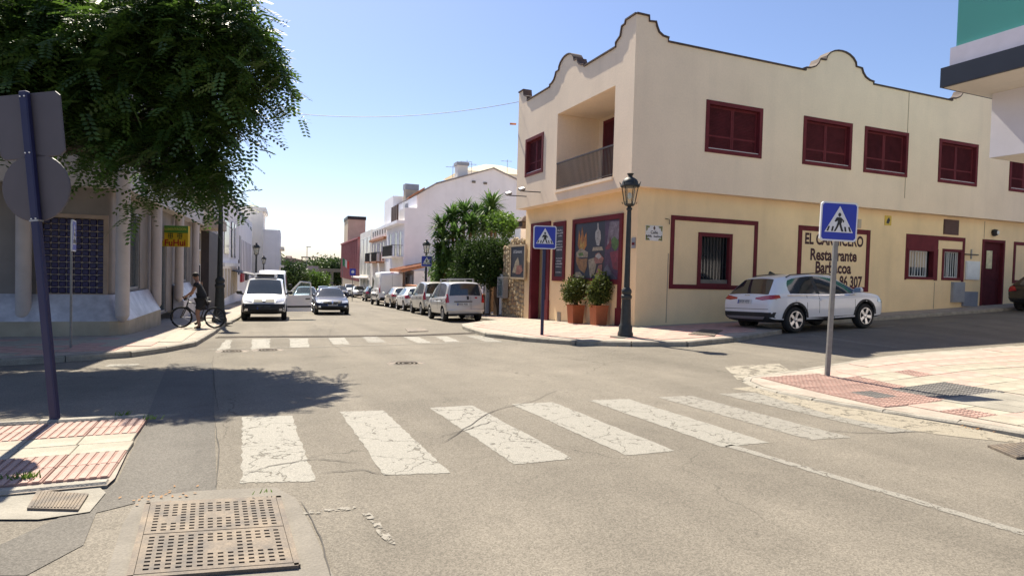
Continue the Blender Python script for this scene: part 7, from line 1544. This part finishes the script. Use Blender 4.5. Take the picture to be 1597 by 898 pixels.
# parking sign and flag far down the right side
c = atd(550, 428, 62); zg = g(c.x, c.y); t = thing('parking_sign', 'dark blue square sign with a white disc on the distant pavement', 'road sign', (c.x, c.y, zg)); hh = c.z-zg
mb = MB(); mb.tube([(0, 0, 0), (0, 0, hh+.5)], .035, 6); mb.build('post', POST_G, t, local=True); mb = MB(); mb.bbox(-.3, .3, -.06, -.035, hh-.1, hh+.6, .01); mb.build('plate', BLUE, t, local=True); mb = MB(); mb.prism([(.15*math.cos(R(a)), hh+.27+.15*math.sin(R(a))) for a in range(0, 360, 30)], 'y', -.066, -.061); mb.build('disc', SWHITE, t, local=True)
c = atd(534, 412, 78); zg = g(c.x, c.y); t = thing('flag', 'hanging green white and red flag on a pole by the red building', 'flag', (c.x, c.y, zg)); hh = c.z-zg
mb = MB(); mb.tube([(0, 0, 0), (0, 0, hh+.9)], .04, 6); mb.build('pole', POST_G, t, local=True)
for k, col in enumerate(((.03, .22, .09), (.62, .62, .6), (.42, .03, .03))):
    m_ = mat('flag_%d' % k, col, .8, .1); mb = MB(); pts = []
    for i in range(5):
        x = .05+.26*k+.065*i; pts.append((x, .06*math.sin(x*9), hh+.8-.55*x)); pts.append((x, .06*math.sin(x*9), hh-.15-.55*x))
    mb.add(pts, [(2*i, 2*i+1, 2*i+3, 2*i+2) for i in range(4)]); mb.build('stripe', m_, t, local=True)
# ------------------------------------------------------------------ covers, grates and drains
def grate_panel(parent, P4, nx, ny, solid=(), th=.018):
    """perforated iron panel on four ground corners (tl,tr,br,bl): real slots"""
    a, b, c, d = [Vector(p) for p in P4]; f = lambda u, v: (a.lerp(b, u)).lerp(d.lerp(c, u), v)
    us = [0, .025]; 
    for i in range(nx): u0 = .03+.94*i/nx; us += [u0+.94/nx*.22, u0+.94/nx*.78]
    us += [1.0]; vs_ = [0]
    for j in range(ny): v0 = .05+.9*j/ny; vs_ += [v0+.9/ny*.30, v0+.9/ny*.74]
    vs_ += [1.0]; us = sorted(us); mb = MB(); V = []
    for v in vs_:
        for u in us: p = f(u, v); V.append((p.x, p.y, g(p.x, p.y)+th+.008))
    n = len(us); F_ = []
    for j in range(len(vs_)-1):
        for i in range(n-1):
            hole = (j % 2 == 1) and (i >= 2 and i % 2 == 0) and i < n-2
            if hole and not any(s0 < (us[i]+us[i+1])/2 < s1 and t0 < (vs_[j]+vs_[j+1])/2 < t1 for s0, s1, t0, t1 in solid):
                q = [j*n+i, j*n+i+1, (j+1)*n+i+1, (j+1)*n+i]
                for x, y in zip(q, q[1:]+q[:1]):
                    k = len(V); V += [tuple(Vector(V[x])-Vector((0, 0, th))), tuple(Vector(V[y])-Vector((0, 0, th)))]; F_.append((x, y, k+1, k))
                continue
            F_.append((j*n+i, j*n+i+1, (j+1)*n+i+1, (j+1)*n+i))
    k = len(V); ring = [0, n-1, len(us)*len(vs_)-1, len(us)*(len(vs_)-1)]
    for x, y in zip(ring, ring[1:]+ring[:1]): k = len(V); V += [tuple(Vector(V[x])-Vector((0, 0, th))), tuple(Vector(V[y])-Vector((0, 0, th)))]; F_.append((x, y, k+1, k))
    mb.add(V, F_); return mb.build('panel', IRON, parent)
C4 = [gp(235, 791), gp(430, 781), gp(457, 884), gp(209, 903)]
gr = thing('utility_grate', 'large two panel perforated iron cover set in concrete on the road', 'manhole cover', (C4[0]+C4[2])/2, 0)
mb = MB(); cc = (C4[0]+C4[1]+C4[2]+C4[3])/4; mb.add([(*(cc+(p-cc)*1.0).to_2d(), .0085) for p in C4], [(0, 1, 2, 3)]); mb.build('pit', DARK, gr)
m0, m1 = C4[0].lerp(C4[3], .5), C4[1].lerp(C4[2], .5)
grate_panel(gr, (C4[0], C4[1], m1.lerp(C4[1], .01), m0.lerp(C4[0], .01)), 14, 10, [(.44, .62, .42, .62), (.1, .24, .5, .66)])
grate_panel(gr, (m0.lerp(C4[3], .01), m1.lerp(C4[2], .01), C4[2], C4[3]), 14, 10, [(.46, .66, .30, .62), (.78, .88, .3, .55)])
mb = MB()
for a, b in zip(C4, C4[1:]+C4[:1]):
    d = (b-a).normalized(); n_ = Vector((d.y, -d.x, 0)); o_ = n_ if (a+n_-cc).length > (a-n_-cc).length else -n_; A_, B_ = a+o_*.003-d*.03, b+o_*.003+d*.03
    mb.add([(*v.to_2d(), z) for z in (.004, .024) for v in (A_, B_, B_+o_*.03, A_+o_*.03)], [(0, 1, 2, 3), (4, 5, 6, 7), (0, 1, 5, 4), (1, 2, 6, 5), (2, 3, 7, 6), (3, 0, 4, 7)])
mb.build('rim', IRON, gr)
def cover(name, label, px4, m_, parts='ribs', dz=.012, n=9, cat='manhole cover', th=.02):
    P = [gp(*q) for q in px4]; c = (P[0]+P[1]+P[2]+P[3])/4; t = thing(name, label, cat, c); Q = [Vector((p.x, p.y, g(p.x, p.y))) for p in P]
    mb = MB(); mb.add([tuple(p+Vector((0, 0, z))) for z in (.002, dz+th*.5) for p in Q], [(3, 2, 1, 0), (4, 5, 6, 7), (0, 1, 5, 4), (1, 2, 6, 5), (2, 3, 7, 6), (3, 0, 4, 7)]); mb.build('lid', m_, t)
    cq = [c+(p-c)*.9 for p in Q]
    for i in range(n):
        u0, u1 = (i+.2)/n, (i+.7)/n; A_, B_, C_, D_ = cq[0].lerp(cq[1], u0), cq[0].lerp(cq[1], u1), cq[3].lerp(cq[2], u1), cq[3].lerp(cq[2], u0); mb = MB()
        mb.add([(p.x, p.y, g(p.x, p.y)+dz+th*.5+z) for z in (-.002, .005) for p in (A_, B_, C_, D_)], [(4, 5, 6, 7), (0, 1, 5, 4), (1, 2, 6, 5), (2, 3, 7, 6), (3, 0, 4, 7)]); mb.build('rib', m_, t)
    return t
cover('access_cover', 'small ribbed grey access cover in cracked concrete by the low pavement', [(58, 770), (138, 775), (122, 800), (42, 798)], IRON, dz=.016, n=14)
cover('gully_grate', 'dark drain grate in the shaded pavement by the white car', [(1094, 521.5), (1127, 523), (1113, 533), (1073, 530)], IRON, dz=.14, n=8, cat='drain')
cover('gully_grate', 'drain grate at the kerb below the wide sunlit pavement', [(1540, 697), (1600, 692), (1640, 712), (1585, 716)], IRON, dz=.012, n=8, cat='drain')
def dish(name, label, px, py, r_, m_, dz=.006):
    c = gp(px, py); t = thing(name, label, 'manhole cover', c, 0); mb = MB(); mb.lathe([(r_, 0), (r_, dz), (r_*.9, dz+.003), (r_*.88, dz-.002), (.0001+r_*.5, dz)], c, 24); mb.build('ring', IRON, t); 
    for j in range(3): mb = MB(); mb.lathe([(r_*(.25+.2*j), dz), (r_*(.25+.2*j), dz+.006), (r_*(.17+.2*j), dz+.006), (r_*(.17+.2*j), dz)], c, 20); mb.build('raised_ring', IRON, t)
    return t
dish('manhole_cover', 'round sunken manhole cover in the middle of the junction', 634, 567, .36, IRON)
dish('manhole_cover', 'round manhole cover under the first bar of the far zebra', 362, 548, .34, IRON); dish('manhole_cover', 'round manhole cover beside the second bar of the far zebra', 418, 546, .34, IRON)
cover('road_cover', 'rectangular cover framed in white on the street beyond the far zebra', [(632, 513), (660, 512), (668, 517), (636, 518)], IRON, n=5)
# concrete access slab with steel edge on the right pavement
q4 = [Vector((8.12, 5.06, 0)), Vector((9.30, 5.06, 0)), Vector((9.30, 4.2, 0)), Vector((8.12, 4.2, 0))]
t = thing('access_slab', 'pale concrete access slab with dark edges in the sunlit pavement', 'access cover', (8.7, 4.6, g(8.7, 4.6)+dzR(8.7, 4.6)))
for k in range(3):
    mb = MB(); x0, x1 = 8.12+.395*k, 8.12+.395*k+.385; mb.add([(x, y, g(x, y)+dzR(x, y)+z) for z in (-.02, .016) for x, y in ((x0, 4.2), (x1, 4.2), (x1, 5.06), (x0, 5.06))], [(0, 1, 2, 3), (4, 5, 6, 7), (0, 1, 5, 4), (1, 2, 6, 5), (2, 3, 7, 6), (3, 0, 4, 7)]); mb.build('slab', CONC_W, t)
# slot drain across the side street
A, B = gp(338, 526), gp(742, 519.5); t = thing('slot_drain', 'narrow slotted drain running across the street before the far zebra', 'drain', (A+B)/2); d = (B-A); d.z = 0; d.normalize(); n_ = Vector((-d.y, d.x, 0)); Ls = (Vector((B.x-A.x, B.y-A.y, 0))).length
def dbox(mb, s0, s1, w0, w1, z0, z1):
    V = []
    for z in (z0, z1):
        for (s, w) in ((s0, w0), (s1, w0), (s1, w1), (s0, w1)): p = Vector((A.x, A.y, 0))+d*s+n_*w; V.append((p.x, p.y, g(p.x, p.y)+z))
    mb.add(V, [(0, 1, 2, 3), (4, 5, 6, 7), (0, 1, 5, 4), (1, 2, 6, 5), (2, 3, 7, 6), (3, 0, 4, 7)])
mb = MB()
for i in range(24): dbox(mb, Ls*i/24, Ls*(i+1)/24, -.16, .16, .002, .006)
mb.build('channel', DARK, t)
for w0, w1 in ((-.20, -.15), (.15, .20)):
    mb = MB()
    for i in range(24): dbox(mb, Ls*i/24, Ls*(i+1)/24, w0, w1, -.02, .020)
    mb.build('edge_rail', IRON, t)
for i in range(150): mb = MB(); s = Ls*(i+.5)/150; dbox(mb, s-.008, s+.008, -.149, .149, .006, .018); mb.build('grate_bar', IRON, t)
# ------------------------------------------------------------------ bicycle
BK = mat('bike_black', (.015, .015, .017), .4, .1, 5); p0 = gp(309, 511.5, .12); hd_ = math.atan2(-CR.y, -CR.x)+R(6)
bk = thing('bicycle', 'black mountain bicycle held by the standing man', 'bicycle', (p0.x, p0.y, g(p0.x, p0.y)+.13), hd_); bk.scale = (.93,)*3
def bw(x, steer=0.0):
    r = .345; c = Vector((x, 0, r)); mb = MB(); n = 36; ring = [c+Vector((math.cos(R(360*i/n))*r*.955, 0, math.sin(R(360*i/n))*r*.955)) for i in range(n)]; mb.tube(ring+[ring[0]], .024, 7, False); w = mb.build('wheel', RUB, bk, 60, local=True)
    mb = MB(); ring = [c+Vector((math.cos(R(360*i/n))*r*.87, 0, math.sin(R(360*i/n))*r*.87)) for i in range(n)]; mb.tube(ring+[ring[0]], .011, 5, False); mb.build('rim', BK, w, 60, local=True)
    for i in range(14): a = R(360*i/14); mb = MB(); mb.tube([c+Vector((0, .03*(1 if i % 2 else -1), 0)), c+Vector((math.cos(a)*r*.86, 0, math.sin(a)*r*.86))], .0022, 3, False); mb.build('spoke', GREYM, w, local=True)
    mb = MB(); mb.tube([c+Vector((0, -.05, 0)), c+Vector((0, .05, 0))], .028, 8); mb.build('hub', BK, w, local=True)
bw(.53); bw(-.53)
mb = MB(); BBk, ST, HT, HB_, RA = Vector((-.08, 0, .30)), Vector((-.21, 0, .74)), Vector((.33, 0, .84)), Vector((.37, 0, .70)), Vector((-.53, 0, .345))
for a, b, r_ in ((BBk, ST, .018), (ST, HT, .019), (BBk, HB_, .023), (HT, HB_, .024)): mb.tube([a, b], r_, 8)
for s in (-.06, .06):
    mb.tube([BBk+Vector((0, s*.5, 0)), RA+Vector((0, s, 0))], .011, 6); mb.tube([ST, RA+Vector((0, s, 0))], .010, 6)
mb.build('frame', mat('bike_charcoal', (.03, .03, .032), .35, .1, 5), bk, 50, local=True)
mb = MB(); 
for s in (-.065, .065): mb.tube([HB_+Vector((.01, s, -.02)), Vector((.53, s, .345))], .017, 7)
mb.tube([HB_+Vector((0, -.065, -.02)), HB_+Vector((0, .065, -.02))], .02, 7); mb.build('fork', BK, bk, 50, local=True)
mb = MB(); mb.tube([HT, HT+Vector((-.02, 0, .12)), HT+Vector((.05, 0, .17))], .016, 7); mb.tube([HT+Vector((.03, .31, .19)), HT+Vector((.05, .12, .175)), HT+Vector((.05, -.12, .175)), HT+Vector((.03, -.31, .19))], .013, 7); hb = mb.build('handlebar', BK, bk, 50, local=True)
for s in (-1, 1): mb = MB(); mb.tube([HT+Vector((.035, s*.2, .182)), HT+Vector((.03, s*.32, .19))], .019, 8); mb.build('grip', RUB, hb, local=True)
mb = MB(); mb.bbox(.37, .44, -.09, .09, .90, 1.06, .02); mb.build('front_bag', BK, hb, local=True)
mb = MB(); mb.tube([ST, ST+Vector((-.03, 0, .13))], .014, 7); sp_ = mb.build('seat_post', GREYM, bk, 50, local=True)
mb = MB(); mb.add([(-.38, -.075, .89), (-.38, .075, .89), (-.2, .05, .90), (-.08, .018, .885), (-.08, -.018, .885), (-.2, -.05, .90), (-.37, -.06, .85), (-.37, .06, .85), (-.2, .03, .86), (-.09, .012, .86), (-.09, -.012, .86), (-.2, -.03, .86)], [(0, 1, 2, 3, 4, 5), (11, 10, 9, 8, 7, 6)]+[(i, (i+1) % 6, 6+(i+1) % 6, 6+i) for i in range(6)]); mb.build('saddle', mat('pale_saddle', (.40, .38, .36), .6, .1, 6), bk, local=True)
mb = MB(); mb.lathe([(.10, -.006), (.10, .006)], (0, 0, 0), 20, Matrix.Translation((-.08, -.06, .30)) @ Matrix.Rotation(R(90), 4, 'X')); ck = mb.build('chainring', GREYM, bk, local=True)
for s in (-1, 1): mb = MB(); mb.tube([(-.08, s*.07, .30), (-.08+s*.10, s*.09, .30-s*.13)], .012, 6); mb.bbox(-.08+s*.10-.045, -.08+s*.10+.045, s*.10, s*.19, .29-s*.13, .315-s*.13, .006); mb.build('pedal', BK, ck, local=True)
# ================================================================== PEOPLE
SKIN = mat('tanned_skin', (.30, .155, .095), .55, .08, 6); HAIR = mat('dark_hair', (.022, .016, .012), .7, .2, 20); SHIRT_B = mat('black_cotton', (.012, .012, .014), .85, .2, 10, .2, 40); SHIRT_W = mat('white_cotton', (.62, .60, .66), .85, .06, 8, .2, 40); TROU = mat('dark_trousers', (.02, .021, .032), .85, .2, 10); EYEM = mat('eye_dark', (.01, .01, .01), .3, 0)
def skin_mesh(name, nodes, edges, m, parent, sub=2, root=0):
    """nodes: {key: ((x,y,z), rx, ry)}"""
    ks = list(nodes); me = bpy.data.meshes.new(name); me.from_pydata([nodes[k][0] for k in ks], [(ks.index(a), ks.index(b)) for a, b in edges], [])
    o = link(name, me, None); md = o.modifiers.new('skin', 'SKIN'); md.use_smooth_shade = True; md.branch_smoothing = .6
    for i, k in enumerate(ks): sv = me.skin_vertices[0].data[i]; sv.radius = nodes[k][1:3]; sv.use_root = (i == root)
    s = o.modifiers.new('sub', 'SUBSURF'); s.levels = sub; s.render_levels = sub
    ev = bpy.data.meshes.new_from_object(o.evaluated_get(bpy.context.evaluated_depsgraph_get())); bpy.data.objects.remove(o); ev.name = name; ev.materials.clear(); ev.materials.append(m); ev.polygons.foreach_set('use_smooth', [True]*len(ev.polygons))
    return link(name, ev, parent)
def person(name, label, loc, rz, J, shirt, bottoms, sleeve=.55, leg=.75, shoes=True, sc=1.0, bulk=1.0):
    """J: joints in local space (x forward, y left, z up)"""
    t = thing(name, label, 'person', loc, rz); t.scale = (sc,)*3; V = {k: Vector(v) for k, v in J.items()}
    N = {'pelvis': (V['pelvis'], .135, .105), 'waist': (V['pelvis'].lerp(V['chest'], .5), .125, .095), 'chest': (V['chest'], .15, .11), 'neck': (V['neck'], .055, .055), 'skull0': (V['neck'].lerp(V['head'], .45), .058, .062), 'jaw': (V['neck'].lerp(V['head'], .75), .072, .078), 'head': (V['head'], .080, .095), 'crown': (V['head']+(V['head']-V['neck']).normalized()*.085, .055, .065)}
    E = [('pelvis', 'waist'), ('waist', 'chest'), ('chest', 'neck'), ('neck', 'skull0'), ('skull0', 'jaw'), ('jaw', 'head'), ('head', 'crown')]
    for s in 'lr':
        sh, el, ha, hi, kn, an, to = (V[x+s] for x in ('sh', 'el', 'ha', 'hip', 'kn', 'an', 'toe'))
        N.update({'sh'+s: (sh, .060, .058), 'ua'+s: (sh.lerp(el, .4), .050, .048), 'el'+s: (el, .038, .038), 'fa'+s: (el.lerp(ha, .35), .038, .038), 'wr'+s: (ha, .024, .028), 'pm'+s: (ha+(ha-el).normalized()*.06, .026, .042), 'hip'+s: (hi, .092, .088), 'th'+s: (hi.lerp(kn, .45), .078, .076), 'kn'+s: (kn, .054, .054), 'cf'+s: (kn.lerp(an, .35), .055, .053), 'an'+s: (an, .035, .036), 'hl'+s: (an+Vector((-.03, 0, -.045)), .035, .036), 'bl'+s: (an.lerp(to, .65)+Vector((0, 0, -.012)), .040, .030), 'toe'+s: (to, .032, .022)})
        E += [('chest', 'sh'+s), ('sh'+s, 'ua'+s), ('ua'+s, 'el'+s), ('el'+s, 'fa'+s), ('fa'+s, 'wr'+s), ('wr'+s, 'pm'+s), ('pelvis', 'hip'+s), ('hip'+s, 'th'+s), ('th'+s, 'kn'+s), ('kn'+s, 'cf'+s), ('cf'+s, 'an'+s), ('an'+s, 'hl'+s), ('an'+s, 'bl'+s), ('bl'+s, 'toe'+s)]
    N = {k: (v[0], v[1]*(bulk if k not in ('head', 'crown', 'jaw', 'neck') else 1.05), v[2]*(bulk if k not in ('head', 'crown', 'jaw', 'neck') else 1.05)) for k, v in N.items()}
    body = skin_mesh('body', N, E, SKIN, t)
    fwd = (V['face']-V['head']).normalized(); up = (V['head']-V['neck']).normalized(); sd = up.cross(fwd).normalized(); H0 = V['head']
    # face: nose, ears, eyes, mouth
    mb = MB(); nb = H0+fwd*.088-up*.02; mb.add([nb+up*.04, nb-up*.012+sd*.014, nb-up*.012-sd*.014, nb+fwd*.026-up*.008], [(0, 1, 3), (0, 3, 2), (1, 2, 3), (0, 2, 1)]); mb.build('nose', SKIN, t, 80, local=True)
    for s in (-1, 1):
        mb = MB(); c = H0+sd*.082*s-up*.005; mb.lathe([(.004, -.032), (.016, -.02), (.02, .005), (.014, .028), (.004, .034)], c, 8); mb.build('ear', SKIN, t, 60, local=True)
        mb = MB(); c = H0+fwd*.082+sd*.032*s+up*.016; mb.lathe([(.003, -.008), (.012, 0), (.003, .008)], c, 8); mb.build('eye', EYEM, t, 60, local=True)
    mb = MB(); c = H0+fwd*.084-up*.062; mb.tube([c-sd*.024, c+fwd*.006, c+sd*.024], .006, 6); mb.build('mouth', mat('lip', (.22, .07, .06), .5, 0), t, 60, local=True)
    # hair cap
    bm = bmesh.new(); bmesh.ops.create_uvsphere(bm, u_segments=18, v_segments=12, radius=1); 
    for v in bm.verts: q = v.co.copy(); v.co = H0+up*.035-fwd*.012+sd*q.x*.092+fwd*q.y*.108+up*q.z*.095
    bmesh.ops.delete(bm, geom=[v for v in bm.verts if (v.co-H0).dot(up) < -.035 or ((v.co-H0).dot(fwd) > .045 and (v.co-H0).dot(up) < .07)], context='VERTS'); me = bpy.data.meshes.new('hair'); bm.to_mesh(me); bm.free(); setmat(me, HAIR); me.polygons.foreach_set('use_smooth', [True]*len(me.polygons)); link('hair', me, t)
    # fingers
    for s in 'lr':
        el, ha = V['el'+s], V['ha'+s]; d = (ha-el).normalized(); pm = ha+d*.085; side = Vector((0, 1, 0)) if abs(d.y) < .7 else Vector((1, 0, 0)); dn = d.cross(side).normalized(); dn = dn if dn.z < 0 else -dn
        for k in range(4):
            o = side*(.027-.018*k); L_ = (.065, .075, .07, .055)[k]; skin_mesh('finger', {'a': (pm+o-d*.02, .010, .010), 'b': (pm+o+d*L_*.5, .009, .009), 'c': (pm+o+d*L_*.65+dn*L_*.5, .008, .008)}, [('a', 'b'), ('b', 'c')], SKIN, t, 1)
        skin_mesh('thumb', {'a': (ha+d*.03+side*.03, .011, .011), 'b': (ha+d*.06+side*.05+dn*.01, .010, .010), 'c': (ha+d*.09+side*.045+dn*.03, .008, .008)}, [('a', 'b'), ('b', 'c')], SKIN, t, 1)
    # clothes over the body
    w = V['pelvis'].lerp(V['chest'], .5); g_ = 1.13
    C = {'hem': (V['pelvis']+Vector((0, 0, -.09)), .165, .135), 'waist': (w, .15, .12), 'chest': (V['chest'], .172, .13), 'sp': (V['chest'].lerp(V['neck'], .42), .15, .105), 'col': (V['chest'].lerp(V['neck'], .80), .075, .072)}; CE = [('hem', 'waist'), ('waist', 'chest'), ('chest', 'sp'), ('sp', 'col')]
    for s in 'lr':
        sh, el = V['sh'+s], V['el'+s]; C['s'+s] = (sh, .082, .078); C['e'+s] = (sh.lerp(el, sleeve), .066, .064); CE += [('sp', 's'+s), ('s'+s, 'e'+s)]
    C = {k: (v[0], v[1]*bulk*1.10, v[2]*bulk*1.12) for k, v in C.items()}
    skin_mesh('shirt', C, CE, shirt, t)
    C = {'b': (V['pelvis']+Vector((0, 0, .03)), .148, .12)}; CE = []
    for s in 'lr':
        hi, kn, an = V['hip'+s], V['kn'+s], V['an'+s]; C['h'+s] = (hi, .108, .102); C['m'+s] = (hi.lerp(kn, .5), .098, .095); C['k'+s] = (hi.lerp(kn, leg) if leg <= 1 else kn, .092 if leg <= 1 else .075, .09 if leg <= 1 else .075); CE += [('b', 'h'+s), ('h'+s, 'm'+s), ('m'+s, 'k'+s)]
        if leg > 1: C['c'+s] = (kn.lerp(an, .5), .07, .07); C['f'+s] = (kn.lerp(an, .95), .062, .062); CE += [('k'+s, 'c'+s), ('c'+s, 'f'+s)]
    C = {k: (v[0], v[1]*bulk*1.10, v[2]*bulk*1.12) for k, v in C.items()}
    skin_mesh('shorts' if leg <= 1 else 'trousers', C, CE, bottoms, t)
    for s in 'lr':
        an, to = V['an'+s], V['toe'+s]; skin_mesh('shoe', {'h': (an+Vector((-.035, 0, -.05)), .044, .042), 'm': (an.lerp(to, .6)+Vector((0, 0, -.022)), .05, .036), 't': (to+(to-an).normalized()*.02, .04, .03)}, [('h', 'm'), ('m', 't')], SHIRT_B if s == 'l' or not shoes else SHIRT_B, t, 1)
    return t
Jc = dict(pelvis=(-.16, .05, .93), chest=(-.02, .04, 1.30), neck=(.03, .03, 1.50), head=(.09, .02, 1.66), face=(.20, -.03, 1.62), shl=(-.02, .22, 1.42), shr=(.0, -.15, 1.43), ell=(.08, .30, 1.16), elr=(.20, -.22, 1.20), hal=(.27, .26, 1.03), har=(.34, -.27, 1.05), hipl=(-.15, .15, .88), hipr=(-.12, -.06, .88), knl=(-.06, .23, .49), knr=(.10, -.13, .52), anl=(-.16, .28, .09), anr=(.05, -.17, .20), toel=(-.0, .29, .025), toer=(.17, -.17, .09))
pc = person('person', 'man in black shirt and shorts standing astride the bicycle', (p0.x, p0.y, g(p0.x, p0.y)+.135), hd_, Jc, SHIRT_B, mat('black_shorts', (.015, .015, .018), .85, .2, 10), .5, .8, sc=.95, bulk=1.16)
mb = MB(); mb.prism([(-.075, -.10), (.075, -.10), (.075, .10), (-.075, .10)], 'y', 0, .004)
Ms = Matrix.Translation((.03, .262, 1.24)) @ Matrix.Rotation(R(180+25), 4, 'Z'); mb.v = [tuple(Ms @ Vector(v)) for v in mb.v]; mb.build('shirt_print', SHIRT_W, pc, local=True)
p2 = gp(323, 474, .12)
Jp = dict(pelvis=(0, 0, .95), chest=(.0, 0, 1.30), neck=(.0, 0, 1.50), head=(.02, 0, 1.65), face=(.14, 0, 1.63), shl=(0, .19, 1.42), shr=(0, -.19, 1.42), ell=(.02, .27, 1.14), elr=(.02, -.27, 1.14), hal=(.22, .12, 1.12), har=(.22, -.12, 1.10), hipl=(0, .10, .90), hipr=(0, -.10, .90), knl=(.02, .11, .49), knr=(.02, -.11, .49), anl=(-.02, .12, .09), anr=(.05, -.12, .09), toel=(.12, .13, .03), toer=(.19, -.13, .03))
person('person', 'person in a white top standing before the charcoal panel', (p2.x, p2.y, g(p2.x, p2.y)+.125), R(-80), Jp, SHIRT_W, TROU, .6, 1.5)
